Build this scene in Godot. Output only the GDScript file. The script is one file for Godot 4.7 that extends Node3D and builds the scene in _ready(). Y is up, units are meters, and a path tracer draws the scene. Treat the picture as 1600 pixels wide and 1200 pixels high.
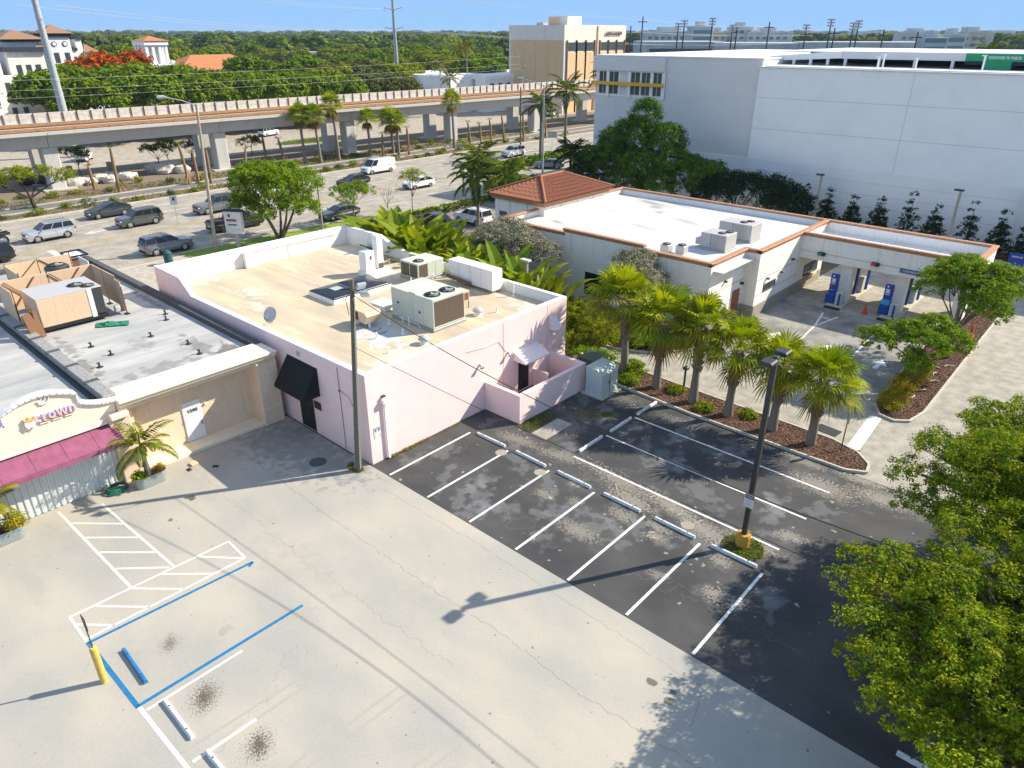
extends Node3D

# ---------------------------------------------------------------- helpers
var rng := RandomNumberGenerator.new()
var taken := {}
var M := {}          # materials
var T := {}          # textures

class MB:
	var v := PackedVector3Array()
	var n := PackedVector3Array()
	var u := PackedVector2Array()
	var c := PackedColorArray()
	var i := PackedInt32Array()
	var col := Color(1, 1, 1)
	var colored := false
	func vert(p: Vector3, nn: Vector3, uv := Vector2.ZERO) -> int:
		v.append(p); n.append(nn); u.append(uv); c.append(col)
		return v.size() - 1
	func tri(a: Vector3, b: Vector3, d: Vector3, want := Vector3.ZERO) -> void:
		var nn := (d - a).cross(b - a)
		if nn.length_squared() < 1e-16: return
		nn = nn.normalized()
		var k := v.size()
		if want != Vector3.ZERO and nn.dot(want) < 0.0:
			nn = -nn
			vert(a, nn); vert(d, nn); vert(b, nn)
		else:
			vert(a, nn); vert(b, nn); vert(d, nn)
		i.append(k); i.append(k + 1); i.append(k + 2)
	func quad(a: Vector3, b: Vector3, d: Vector3, e: Vector3, want := Vector3.ZERO) -> void:
		var nn := (d - a).cross(b - a)
		if nn.length_squared() < 1e-16: nn = (e - a).cross(d - a)
		if nn.length_squared() < 1e-16: return
		nn = nn.normalized()
		var k := v.size()
		var l1 := a.distance_to(b)
		var l2 := b.distance_to(d)
		if want != Vector3.ZERO and nn.dot(want) < 0.0:
			nn = -nn
			vert(a, nn, Vector2(0, 0)); vert(e, nn, Vector2(0, l2)); vert(d, nn, Vector2(l1, l2)); vert(b, nn, Vector2(l1, 0))
		else:
			vert(a, nn, Vector2(0, 0)); vert(b, nn, Vector2(l1, 0)); vert(d, nn, Vector2(l1, l2)); vert(e, nn, Vector2(0, l2))
		i.append_array(PackedInt32Array([k, k + 1, k + 2, k, k + 2, k + 3]))
	# box with bevelled edges; basis b holds the directions
	func box(at: Vector3, s: Vector3, bev := 0.0, b := Basis()) -> void:
		var h := s * 0.5
		if bev <= 0.0:
			for ax in 3:
				for sg in [-1.0, 1.0]:
					var nn := Vector3.ZERO
					nn[ax] = sg
					var a1 := (ax + 1) % 3
					var a2 := (ax + 2) % 3
					var pts := []
					for q in [[-1, -1], [1, -1], [1, 1], [-1, 1]]:
						var p := Vector3.ZERO
						p[ax] = sg * h[ax]; p[a1] = q[0] * h[a1]; p[a2] = q[1] * h[a2]
						pts.append(at + b * p)
					quad(pts[0], pts[1], pts[2], pts[3], b * nn)
			return
		bev = minf(bev, minf(h.x, minf(h.y, h.z)) * 0.9)
		for ax in 3:
			var a1 := (ax + 1) % 3
			var a2 := (ax + 2) % 3
			for sg in [-1.0, 1.0]:
				var nn := Vector3.ZERO
				nn[ax] = sg
				var pts := []
				for q in [[-1, -1], [1, -1], [1, 1], [-1, 1]]:
					var p := Vector3.ZERO
					p[ax] = sg * h[ax]; p[a1] = q[0] * (h[a1] - bev); p[a2] = q[1] * (h[a2] - bev)
					pts.append(at + b * p)
				quad(pts[0], pts[1], pts[2], pts[3], b * nn)
			for s1 in [-1.0, 1.0]:
				for s2 in [-1.0, 1.0]:
					var nn := Vector3.ZERO
					nn[a1] = s1; nn[a2] = s2
					var pts := []
					for q in [[-1, 0], [1, 0], [1, 1], [-1, 1]]:
						var p := Vector3.ZERO
						p[ax] = q[0] * (h[ax] - bev)
						p[a1] = s1 * (h[a1] - (bev if q[1] == 1 else 0.0))
						p[a2] = s2 * (h[a2] - (0.0 if q[1] == 1 else bev))
						pts.append(at + b * p)
					quad(pts[0], pts[1], pts[2], pts[3], b * nn)
		for sx in [-1.0, 1.0]:
			for sy in [-1.0, 1.0]:
				for sz in [-1.0, 1.0]:
					tri(at + b * Vector3(sx * h.x, sy * (h.y - bev), sz * (h.z - bev)), at + b * Vector3(sx * (h.x - bev), sy * h.y, sz * (h.z - bev)), at + b * Vector3(sx * (h.x - bev), sy * (h.y - bev), sz * h.z), b * Vector3(sx, sy, sz))
	func span(lo: Vector3, hi: Vector3, bev := 0.0) -> void:
		box((lo + hi) * 0.5, hi - lo, bev)
	func tube(pts: Array, rad: Array, sides := 8, caps := true) -> void:
		var rings := []
		var up := Vector3.UP
		for k in pts.size():
			var d: Vector3 = (pts[mini(k + 1, pts.size() - 1)] - pts[maxi(k - 1, 0)]).normalized()
			if absf(d.dot(up)) > 0.95: up = Vector3.RIGHT if absf(d.x) < 0.7 else Vector3.FORWARD
			var x := d.cross(up).normalized()
			var y := x.cross(d).normalized()
			up = y
			var ring := []
			for s in sides:
				var a := TAU * s / sides
				var nn := x * cos(a) + y * sin(a)
				ring.append(vert(pts[k] + nn * rad[k], nn, Vector2(float(s) / sides, k)))
			rings.append(ring)
		for k in pts.size() - 1:
			for s in sides:
				var t := (s + 1) % sides
				i.append_array(PackedInt32Array([rings[k][s], rings[k][t], rings[k + 1][t], rings[k][s], rings[k + 1][t], rings[k + 1][s]]))
		if caps:
			for e in [0, pts.size() - 1]:
				var cc: Vector3 = pts[e]
				var w: Vector3 = (pts[0] - pts[1]) if e == 0 else (pts[e] - pts[e - 1])
				for s in sides:
					tri(cc, v[rings[e][s]], v[rings[e][(s + 1) % sides]], w)
	func cyl(a: Vector3, b: Vector3, r0: float, r1 := -1.0, sides := 12) -> void:
		tube([a, b], [r0, r1 if r1 >= 0.0 else r0], sides, true)
	# profile of (radius, height) turned round y at a point
	func lathe(at: Vector3, prof: Array, sides := 16) -> void:
		for k in prof.size() - 1:
			var p: Vector2 = prof[k]
			var q: Vector2 = prof[k + 1]
			var d := (q - p).normalized()
			for s in sides:
				var a0 := TAU * s / sides
				var a1 := TAU * (s + 1) / sides
				var e0 := Vector3(cos(a0), 0, sin(a0))
				var e1 := Vector3(cos(a1), 0, sin(a1))
				quad(at + e0 * p.x + Vector3.UP * p.y, at + e1 * p.x + Vector3.UP * p.y, at + e1 * q.x + Vector3.UP * q.y, at + e0 * q.x + Vector3.UP * q.y, (e0 + e1) * d.y * 0.5 + Vector3(0, -d.x, 0))
	# polygon (2D) swept along a direction: f maps Vector2 -> Vector3
	func prism(poly: PackedVector2Array, o: Vector3, ex: Vector3, ey: Vector3, depth: Vector3) -> void:
		var t := Geometry2D.triangulate_polygon(poly)
		for k in range(0, t.size(), 3):
			var a := o + ex * poly[t[k]].x + ey * poly[t[k]].y
			var b := o + ex * poly[t[k + 1]].x + ey * poly[t[k + 1]].y
			var d := o + ex * poly[t[k + 2]].x + ey * poly[t[k + 2]].y
			tri(a, b, d, -depth)
			tri(a + depth, b + depth, d + depth, depth)
		var area := 0.0
		for k in poly.size():
			area += poly[k].cross(poly[(k + 1) % poly.size()])
		for k in poly.size():
			var p := poly[k]
			var q := poly[(k + 1) % poly.size()]
			var o2 := Vector2(q.y - p.y, p.x - q.x) * signf(area)
			var a := o + ex * p.x + ey * p.y
			var b := o + ex * q.x + ey * q.y
			quad(a, b, b + depth, a + depth, ex * o2.x + ey * o2.y)
	func mesh() -> ArrayMesh:
		var m := ArrayMesh.new()
		if v.is_empty(): return m
		var arr := []
		arr.resize(Mesh.ARRAY_MAX)
		arr[Mesh.ARRAY_VERTEX] = v
		arr[Mesh.ARRAY_NORMAL] = n
		arr[Mesh.ARRAY_TEX_UV] = u
		if colored: arr[Mesh.ARRAY_COLOR] = c
		arr[Mesh.ARRAY_INDEX] = i
		m.add_surface_from_arrays(Mesh.PRIMITIVE_TRIANGLES, arr)
		return m

func numbered(n: String) -> String:
	if taken.has(n):
		taken[n] += 1
		return "%s_%03d" % [n, taken[n]]
	taken[n] = 0
	return n

func obj(called: String, m, material: Material, parent: Node3D = self) -> MeshInstance3D:
	var o := MeshInstance3D.new()
	o.name = numbered(called) if parent == self else called
	o.mesh = m.mesh() if m is MB else m
	o.material_override = material
	parent.add_child(o, true)
	return o

func tag(o: Node3D, label: String, category: String, group := "") -> Node3D:
	o.set_meta("label", label)
	o.set_meta("category", category)
	if group != "": o.set_meta("group", group)
	return o

func thing(called: String, label: String, category: String, at := Vector3.ZERO, turn := 0.0, group := "") -> Node3D:
	var o := Node3D.new()
	o.name = numbered(called)
	add_child(o)
	o.position = at
	o.rotation.y = turn
	return tag(o, label, category, group)

func copy(src: Node3D, at: Vector3, turn: float, label := "", sc := 1.0) -> Node3D:
	var o: Node3D = src.duplicate()
	var base := String(src.name)
	if base.length() > 4 and base[base.length() - 4] == "_" and base.right(3).is_valid_int(): base = base.left(base.length() - 4)
	o.name = numbered(base)
	add_child(o)
	o.position = at
	o.rotation.y = turn
	o.scale = Vector3.ONE * sc
	if label != "": o.set_meta("label", label)
	return o

func struct(called: String, m, material: Material) -> MeshInstance3D:
	var o := obj(called, m, material)
	o.set_meta("kind", "structure")
	return o

func stuff(o: Node3D) -> Node3D:
	o.set_meta("kind", "stuff")
	return o

func lin(r: float, g: float, b: float) -> Color:
	return Color(r, g, b).linear_to_srgb()

# flat polygon sheet; uv = (x - o.x, z - o.y) / s
func sheet(poly: PackedVector2Array, y: float, o := Vector2.ZERO, s := Vector2.ONE) -> MB:
	var b := MB.new()
	var t := Geometry2D.triangulate_polygon(poly)
	for k in range(0, t.size(), 3):
		b.tri(Vector3(poly[t[k]].x, y, poly[t[k]].y), Vector3(poly[t[k + 1]].x, y, poly[t[k + 1]].y), Vector3(poly[t[k + 2]].x, y, poly[t[k + 2]].y), Vector3.UP)
	for k in b.v.size():
		b.u[k] = Vector2((b.v[k].x - o.x) / s.x, (b.v[k].z - o.y) / s.y)
	return b

func rect(x0: float, z0: float, x1: float, z1: float) -> PackedVector2Array:
	return PackedVector2Array([Vector2(x0, z0), Vector2(x1, z0), Vector2(x1, z1), Vector2(x0, z1)])

# ---------------------------------------------------------------- textures
func noise(sd: int, freq: float, oct := 4, kind := FastNoiseLite.TYPE_SIMPLEX_SMOOTH) -> FastNoiseLite:
	var f := FastNoiseLite.new()
	f.seed = sd
	f.frequency = freq
	f.noise_type = kind
	f.fractal_octaves = oct
	f.fractal_type = FastNoiseLite.FRACTAL_FBM if oct > 1 else FastNoiseLite.FRACTAL_NONE
	return f

# grey multiplier texture between lo and hi, from coarse and fine noise
func grain_tex(sd: int, w: int, fc: float, ff: float, lo: float, hi: float, fine := 0.5) -> ImageTexture:
	var a := noise(sd, fc).get_seamless_image(w, w).get_data()
	var b := noise(sd + 7, ff, 2).get_seamless_image(w, w).get_data()
	var out := PackedByteArray()
	out.resize(w * w)
	for k in w * w:
		var t := (a[k] * (1.0 - fine) + b[k] * fine) / 255.0
		out[k] = int(clampf(lo + (hi - lo) * t, 0.0, 1.0) * 255.0)
	return ImageTexture.create_from_image(Image.create_from_data(w, w, false, Image.FORMAT_L8, out))

# stained paint: vertical runs on walls (u across, v down)
func streak_tex(sd: int, w: int) -> ImageTexture:
	var f := noise(sd, 0.02, 3)
	var g := noise(sd + 3, 0.05, 3)
	var out := PackedByteArray()
	out.resize(w * w)
	for y in w:
		for x in w:
			var ang := TAU * x / w
			var cx := cos(ang) * w / TAU
			var cz := sin(ang) * w / TAU
			var t := 0.5 + 0.5 * f.get_noise_3d(cx * 3.0, sin(TAU * y / w) * 16.0, cz * 3.0)
			var q := 0.5 + 0.5 * g.get_noise_3d(cx, sin(TAU * y / w) * 40.0, cz + cos(TAU * y / w) * 40.0)
			var k := 1.0 - 0.055 * smoothstep(0.55, 0.9, t) - 0.05 * smoothstep(0.5, 0.9, q)
			out[y * w + x] = int(clampf(k, 0.0, 1.0) * 255.0)
	return ImageTexture.create_from_image(Image.create_from_data(w, w, false, Image.FORMAT_L8, out))

func mat(called: String, c: Color, rough := 0.8, tex := "", scale := 0.25, opts := {}) -> StandardMaterial3D:
	var m := StandardMaterial3D.new()
	m.resource_name = called
	m.albedo_color = c
	m.roughness = rough
	if tex != "":
		m.albedo_texture = T[tex]
		m.uv1_triplanar = true
		m.uv1_world_triplanar = true
		m.uv1_scale = Vector3.ONE * scale
	for k in opts: m.set(k, opts[k])
	M[called] = m
	return m

func leaf_mat(called: String, back: Color, rough := 0.55) -> StandardMaterial3D:
	var m := StandardMaterial3D.new()
	m.resource_name = called
	m.vertex_color_use_as_albedo = true
	m.roughness = rough
	m.metallic_specular = 0.16
	m.backlight_enabled = true
	m.backlight = back
	m.cull_mode = BaseMaterial3D.CULL_DISABLED
	M[called] = m
	return m

func text(s: String, size: float, depth: float, font := "Droid Sans", weight := 700) -> TextMesh:
	var t := TextMesh.new()
	var f := SystemFont.new()
	f.font_names = PackedStringArray([font])
	f.font_weight = weight
	t.font = f
	t.text = s
	t.font_size = 64
	t.pixel_size = size / 64.0
	t.depth = depth
	t.curve_step = 4.0
	return t

# ---------------------------------------------------------------- scene
const SUN := Vector3(0.50, 0.72, -0.866)

func _ready() -> void:
	rng.seed = 20
	var cam := Camera3D.new()
	cam.name = "camera"
	add_child(cam)
	cam.position = Vector3(24.993, 19.0, 17.257)
	cam.rotation = Vector3(deg_to_rad(-26.234), deg_to_rad(42.4), 0)
	cam.fov = 56.70
	cam.near = 0.1
	cam.far = 12000.0
	cam.current = true
	var sky_mat := ProceduralSkyMaterial.new()
	sky_mat.sky_top_color = lin(0.255, 0.355, 0.53)
	sky_mat.sky_horizon_color = lin(0.20, 0.375, 0.63)
	sky_mat.sky_curve = 0.12
	sky_mat.ground_horizon_color = lin(0.20, 0.375, 0.63)
	sky_mat.ground_bottom_color = lin(0.16, 0.16, 0.13)
	sky_mat.ground_curve = 0.05
	sky_mat.energy_multiplier = 1.0
	var sky := Sky.new()
	sky.sky_material = sky_mat
	var env := Environment.new()
	env.background_mode = Environment.BG_SKY
	env.sky = sky
	env.tonemap_mode = Environment.TONE_MAPPER_LINEAR
	env.tonemap_exposure = 1.62
	env.sdfgi_enabled = true
	env.ssao_enabled = true
	env.ssil_enabled = true
	env.fog_enabled = true
	env.fog_density = 0.00011
	env.fog_light_color = lin(0.42, 0.56, 0.74)
	var we := WorldEnvironment.new()
	we.name = "world_environment"
	we.environment = env
	add_child(we)
	var sun := DirectionalLight3D.new()
	sun.name = "sun"
	sun.light_energy = 1.6
	sun.light_color = Color(1.0, 0.96, 0.88)
	sun.light_angular_distance = 0.5
	sun.shadow_enabled = true
	add_child(sun)
	sun.look_at_from_position(SUN * 100.0, Vector3.ZERO)

	make_textures()
	make_materials()
	ground()
	lot_markings()
	pink_building()
	pink_roof_things()
	crown_building()
	bank()
	big_store()
	viaduct()
	street()
	far_buildings()
	site_things()
	cars()
	plants_near()
	plants_street()
	plants_far()
	wires()
	print("triangles ", count_tris(self, {}))

func count_tris(n: Node, seen: Dictionary) -> int:
	var t := 0
	if n is MeshInstance3D and n.mesh and not seen.has(n.mesh):
		seen[n.mesh] = true
		for s in n.mesh.get_surface_count():
			var a: Array = n.mesh.surface_get_arrays(s)
			t += (a[Mesh.ARRAY_INDEX].size() if a[Mesh.ARRAY_INDEX] != null else a[Mesh.ARRAY_VERTEX].size()) / 3
	for k in n.get_children(): t += count_tris(k, seen)
	return t

# ---------------------------------------------------------------- textures and materials
func stamp(px: PackedByteArray, w: int, h: int, ppm: float, o: Vector2, at: Vector2, r: Vector2, rot: float, c: Color, strength: float, nz: FastNoiseLite, cut := 0.5, soft := 0.12) -> void:
	var m := maxf(r.x, r.y) * 1.6
	var x0 := maxi(0, int((at.x - m - o.x) * ppm))
	var x1 := mini(w - 1, int((at.x + m - o.x) * ppm))
	var y0 := maxi(0, int((at.y - m - o.y) * ppm))
	var y1 := mini(h - 1, int((at.y + m - o.y) * ppm))
	var s := c.linear_to_srgb()
	var cr := s.r * 255.0
	var cg := s.g * 255.0
	var cb := s.b * 255.0
	var co := cos(rot)
	var si := sin(rot)
	for y in range(y0, y1 + 1):
		for x in range(x0, x1 + 1):
			var p := Vector2(x / ppm + o.x, y / ppm + o.y)
			var q := p - at
			var e := Vector2((q.x * co + q.y * si) / r.x, (-q.x * si + q.y * co) / r.y)
			var g := 1.0 - e.length()
			if g < -0.6: continue
			var k := smoothstep(cut - soft, cut + soft, g * 0.75 + 0.35 + nz.get_noise_2d(p.x, p.y) * 0.75) * strength
			if k <= 0.003: continue
			var j := (y * w + x) * 3
			px[j] = int(lerpf(px[j], cr, k))
			px[j + 1] = int(lerpf(px[j + 1], cg, k))
			px[j + 2] = int(lerpf(px[j + 2], cb, k))

func crack(px: PackedByteArray, w: int, h: int, ppm: float, o: Vector2, pts: Array, c: Color, strength: float, wid: int, jit: float, sd: int) -> void:
	var nz := noise(sd, 1.3, 4)
	var s := c.linear_to_srgb() * 255.0
	for k in pts.size() - 1:
		var a: Vector2 = pts[k]
		var b: Vector2 = pts[k + 1]
		var steps := int(a.distance_to(b) * ppm * 1.5)
		var nn := (b - a).normalized().orthogonal()
		for t in steps:
			var p := a.lerp(b, float(t) / steps)
			p += nn * nz.get_noise_2d(p.x, p.y) * jit
			var gate := 0.5 + 0.5 * nz.get_noise_2d(p.x * 2.0 + 40.0, p.y * 2.0)
			if gate < 0.32: continue
			var x := int((p.x - o.x) * ppm)
			var y := int((p.y - o.y) * ppm)
			for dx in wid:
				for dy in wid:
					if x + dx < 0 or y + dy < 0 or x + dx >= w or y + dy >= h: continue
					var j := ((y + dy) * w + x + dx) * 3
					px[j] = int(lerpf(px[j], s.r, strength))
					px[j + 1] = int(lerpf(px[j + 1], s.g, strength))
					px[j + 2] = int(lerpf(px[j + 2], s.b, strength))

# base colour c (linear) times (1 +- coarse noise, +- fine grain), streaked along x by sx and along z by sz
func base_px(w: int, h: int, sd: int, c: Color, fc: float, coarse: float, fine: float, sx := 1.0, sz := 1.0, warm := 0.0) -> PackedByteArray:
	var a := noise(sd, fc, 5)
	var px := PackedByteArray()
	px.resize(w * h * 3)
	var r := RandomNumberGenerator.new()
	r.seed = sd
	var s := c.linear_to_srgb()
	for y in h:
		for x in w:
			var t := a.get_noise_2d(x * sx, y * sz)
			var k := 1.0 + t * coarse + (r.randf() - 0.5) * fine
			var j := (y * w + x) * 3
			px[j] = int(clampf(s.r * k * (1.0 + warm * t), 0, 1) * 255.0)
			px[j + 1] = int(clampf(s.g * k, 0, 1) * 255.0)
			px[j + 2] = int(clampf(s.b * k * (1.0 - warm * t), 0, 1) * 255.0)
	return px

func tex_of(px: PackedByteArray, w: int, h: int) -> ImageTexture:
	return ImageTexture.create_from_image(Image.create_from_data(w, h, false, Image.FORMAT_RGB8, px))

func make_textures() -> void:
	T.grain = grain_tex(3, 512, 0.012, 0.11, 0.72, 1.12, 0.45)
	T.blotch = grain_tex(11, 512, 0.006, 0.05, 0.66, 1.18, 0.25)
	T.rough = grain_tex(23, 512, 0.05, 0.25, 0.45, 1.25, 0.55)
	T.paint = streak_tex(5, 384)
	T.soft = grain_tex(41, 512, 0.008, 0.09, 0.965, 1.03, 0.4)
	# concrete of the front lot: x -10..30, z 0..20 at 40 px/m
	var w := 1600
	var h := 800
	var o := Vector2(-10, 0)
	var px := base_px(w, h, 31, Color(0.385, 0.36, 0.316), 0.004, 0.075, 0.06, 1.0, 1.6, 0.03)
	var nz := noise(77, 1.4, 4)
	var fz := noise(78, 6.0, 3)
	var gz := noise(79, 13.0, 3)
	for k in 26:
		var at := Vector2(rng.randf_range(-7, 24), rng.randf_range(0.6, 16))
		stamp(px, w, h, 40, o, at, Vector2(rng.randf_range(0.8, 3.2), rng.randf_range(0.3, 0.9)), rng.randf_range(-0.3, 0.3), Color(0.30, 0.285, 0.255) if k % 3 else Color(0.43, 0.40, 0.355), 0.22, nz, 0.55, 0.3)
	# darker, greyer patch in front of the pink wall's door
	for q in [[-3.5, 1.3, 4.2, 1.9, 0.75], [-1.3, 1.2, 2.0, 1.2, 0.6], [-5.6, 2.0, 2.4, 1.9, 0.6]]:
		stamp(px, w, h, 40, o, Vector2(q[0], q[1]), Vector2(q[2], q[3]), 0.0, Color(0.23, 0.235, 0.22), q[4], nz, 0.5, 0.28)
	# oil drips
	for q in [[6.97, 12.07, 0.40, 0.9], [9.81, 11.8, 0.36, 0.9], [3.95, 11.84, 0.3, 0.35], [13.6, 11.3, 0.3, 0.5]]:
		stamp(px, w, h, 40, o, Vector2(q[0], q[1]), Vector2(q[2] * 1.6, q[2] * 0.8), 0.5, Color(0.045, 0.036, 0.028), q[3], gz, 0.66, 0.14)
		stamp(px, w, h, 40, o, Vector2(q[0], q[1]), Vector2(q[2] * 2.0, q[2] * 1.6), 0.7, Color(0.15, 0.12, 0.09), q[3] * 0.75, gz, 0.72, 0.12)
	for q in [[4.85, 10.35, 0.32, 0.5], [-3.95, 7.25, 0.26, 0.95], [17.22, 1.93, 0.17, 0.8], [18.0, 2.22, 0.15, 0.75], [17.9, 1.85, 0.09, 0.7], [-2.96, 8.67, 0.1, 0.7]]:
		stamp(px, w, h, 40, o, Vector2(q[0], q[1]), Vector2(q[2], q[2]), 0.0, Color(0.10, 0.085, 0.065) if q[3] > 0.6 else Color(0.31, 0.26, 0.22), q[3], nz, 0.5, 0.1)
	for k in 420:
		var at := Vector2(rng.randf_range(-8, 26), rng.randf_range(0.4, 18))
		var rr := 0.012 + 0.03 * pow(rng.randf(), 3.0)
		stamp(px, w, h, 40, o, at, Vector2(rr, rr), 0.0, Color(0.10, 0.09, 0.08), rng.randf_range(0.3, 0.9), fz, 0.4, 0.2)
	var dk := Color(0.21, 0.185, 0.155)
	crack(px, w, h, 40, o, [Vector2(2.0, 0.95), Vector2(8, 0.85), Vector2(13, 0.95), Vector2(18.6, 1.05)], dk, 0.5, 1, 0.1, 4)
	crack(px, w, h, 40, o, [Vector2(-6, 3.75), Vector2(3, 3.9), Vector2(9.2, 3.88), Vector2(12.4, 3.76), Vector2(15.6, 3.92), Vector2(22, 3.5)], dk, 0.6, 1, 0.12, 5)
	crack(px, w, h, 40, o, [Vector2(-7, 6.1), Vector2(4, 6.3), Vector2(12, 5.9)], dk, 0.35, 1, 0.3, 6)
	crack(px, w, h, 40, o, [Vector2(7.2, 9.0), Vector2(8.5, 10.5), Vector2(9.2, 13)], dk, 0.35, 1, 0.4, 8)
	crack(px, w, h, 40, o, [Vector2(18.6, 1.05), Vector2(19.0, 2.6)], dk, 0.5, 1, 0.2, 9)
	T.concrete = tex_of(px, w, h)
	# asphalt of the side lot: x 0..28, z -15.6..0.4 at 40 px/m
	w = 1120
	h = 640
	o = Vector2(0, -15.6)
	px = base_px(w, h, 51, Color(0.054, 0.0535, 0.055), 0.006, 0.26, 0.12, 1.0, 1.4, 0.02)
	var sand := Color(0.44, 0.385, 0.31)
	var pale := Color(0.185, 0.19, 0.20)
	for k in 48:
		var at := Vector2(rng.randf_range(1, 20), rng.randf_range(-14.5, -0.6))
		stamp(px, w, h, 40, o, at, Vector2(rng.randf_range(0.5, 1.8), rng.randf_range(0.3, 0.9)), rng.randf_range(0, 3), pale, 0.5, nz, 0.6, 0.25)
	for q in [[9.8, -7.0, 2.6, 0.55, 0.75], [12.6, -6.9, 1.9, 0.5, 0.85], [14.6, -6.35, 1.6, 0.6, 0.8], [11.0, -6.1, 1.5, 0.5, 0.8], [16.6, -6.9, 1.3, 0.5, 0.6], [6.3, -6.9, 1.6, 0.45, 0.5], [17.4, -8.4, 0.8, 0.4, 0.6],
			[17.0, -13.0, 1.7, 0.8, 0.75], [19.5, -13.9, 1.6, 0.7, 0.8], [18.2, -14.8, 1.3, 0.4, 0.8], [15.4, -14.6, 1.4, 0.35, 0.6], [21.5, -14.6, 1.8, 0.6, 0.8], [8.8, -13.9, 1.3, 0.5, 0.45], [5.2, -13.9, 1.2, 0.7, 0.6],
			[8.3, -5.5, 0.5, 0.4, 0.8], [11.3, -4.9, 0.8, 0.45, 0.6], [10.5, -2.7, 1.3, 0.5, 0.55], [13.2, -4.6, 0.5, 0.35, 1.0], [13.0, -5.2, 0.9, 0.3, 0.6], [16.8, -3.1, 0.7, 0.45, 0.8], [7.8, -3.8, 0.6, 0.4, 0.6],
			[17.6, -3.3, 0.5, 0.3, 0.8], [9.2, -4.3, 0.5, 0.3, 0.5], [4.7, -9.3, 1.1, 0.8, 0.5], [16.0, -5.0, 0.6, 0.4, 0.6], [14.6, -2.6, 0.5, 0.3, 0.5], [3.6, -6.6, 1.4, 0.5, 0.5]]:
		stamp(px, w, h, 40, o, Vector2(q[0], q[1]), Vector2(q[2], q[3]), rng.randf_range(-0.25, 0.25), sand, q[4], fz, 0.60, 0.10)
		stamp(px, w, h, 40, o, Vector2(q[0], q[1]), Vector2(q[2] * 1.3, q[3] * 1.6), 0.0, Color(0.14, 0.13, 0.115), q[4] * 0.6, nz, 0.55, 0.25)
	# pale rings left round filled cores
	for k in 130:
		var at := Vector2(rng.randf_range(0.5, 22), rng.randf_range(-15, 0))
		var rr := 0.02 + 0.07 * pow(rng.randf(), 3.0)
		stamp(px, w, h, 40, o, at, Vector2(rr * 1.5, rr), rng.randf() * 3.0, Color(0.42, 0.39, 0.35), 0.75, fz, 0.45, 0.2)
	for k in 9:
		var a := Vector2(rng.randf_range(1, 16), rng.randf_range(-14, -1))
		crack(px, w, h, 40, o, [a, a + Vector2(rng.randf_range(1, 3), rng.randf_range(-1, 1)), a + Vector2(rng.randf_range(2, 6), rng.randf_range(-2, 2))], Color(0.2, 0.19, 0.18), 0.5, 1, 0.5, 60 + k)
	T.asphalt = tex_of(px, w, h)
	# tan coated roof: x -22..0, z -15..0
	w = 704
	h = 480
	o = Vector2(-22, -15)
	px = base_px(w, h, 71, Color(0.53, 0.425, 0.30), 0.006, 0.12, 0.06, 0.6, 2.6, 0.05)
	for k in 70:
		var at := Vector2(rng.randf_range(-21, -1), rng.randf_range(-14, -0.6))
		stamp(px, w, h, 32, o, at, Vector2(rng.randf_range(0.8, 2.6), rng.randf_range(0.08, 0.3)), 0.0, [Color(0.62, 0.55, 0.45), Color(0.48, 0.345, 0.21), Color(0.58, 0.49, 0.37)][k % 3], 0.45, nz, 0.58, 0.22)
	for q in [[-16.5, -3.6, 1.5, 0.7, 0.9], [-13.8, -2.4, 1.2, 0.5, 0.8], [-19.0, -8.0, 1.4, 0.4, 0.6], [-1.7, -3.6, 0.9, 2.2, 0.9], [-19.8, -13.2, 1.6, 1.2, 0.9], [-1.5, -13.4, 1.4, 1.0, 0.8], [-12.5, -12.0, 1.0, 0.6, 0.7], [-20.9, -2.5, 0.8, 2.2, 0.8]]:
		stamp(px, w, h, 32, o, Vector2(q[0], q[1]), Vector2(q[2], q[3]), 0.1, Color(0.68, 0.63, 0.55), q[4] * 0.7, nz, 0.52, 0.26)
	# light blue-grey patch of new coating beside the big unit
	stamp(px, w, h, 32, o, Vector2(-5.0, -4.8), Vector2(2.3, 1.15), 0.35, Color(0.52, 0.535, 0.55), 0.9, nz, 0.36, 0.08)
	for k in 8:
		stamp(px, w, h, 32, o, Vector2(-5.4 + rng.randf_range(-0.8, 0.8), -4.9 + rng.randf_range(-0.3, 0.3)), Vector2(0.25, 0.06), rng.randf() * 3.0, Color(0.16, 0.17, 0.19), 0.8, fz, 0.5, 0.1)
	T.tan_roof = tex_of(px, w, h)
	# grey felt roof of the shop: x -34..-8, z 0.3..22
	w = 704
	h = 560
	o = Vector2(-34, 0.3)
	px = base_px(w, h, 91, Color(0.40, 0.395, 0.385), 0.01, 0.14, 0.05, 2.2, 0.6, 0.02)
	for k in 60:
		var at := Vector2(rng.randf_range(-33, -9), rng.randf_range(0.8, 14))
		stamp(px, w, h, 26, o, at, Vector2(rng.randf_range(0.08, 0.25), rng.randf_range(0.5, 1.8)), 0.0, Color(0.33, 0.325, 0.31) if k % 2 else Color(0.50, 0.50, 0.49), 0.4, nz, 0.55, 0.2)
	for q in [[-9.5, 1.6, 1.4, 0.7, 0.9], [-11.5, 2.6, 2.2, 0.5, 0.55], [-10.0, 5.0, 0.7, 2.4, 0.45], [-16.0, 7.4, 2.5, 0.4, 0.5], [-25.0, 7.0, 2.0, 0.6, 0.5], [-14, 4.5, 1.2, 0.6, 0.3], [-21, 1.2, 3.0, 0.25, 0.6], [-13.0, 7.6, 2.0, 0.4, 0.6]]:
		stamp(px, w, h, 26, o, Vector2(q[0], q[1]), Vector2(q[2], q[3]), 0.0, Color(0.15, 0.145, 0.135), q[4], nz, 0.55, 0.2)
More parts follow.
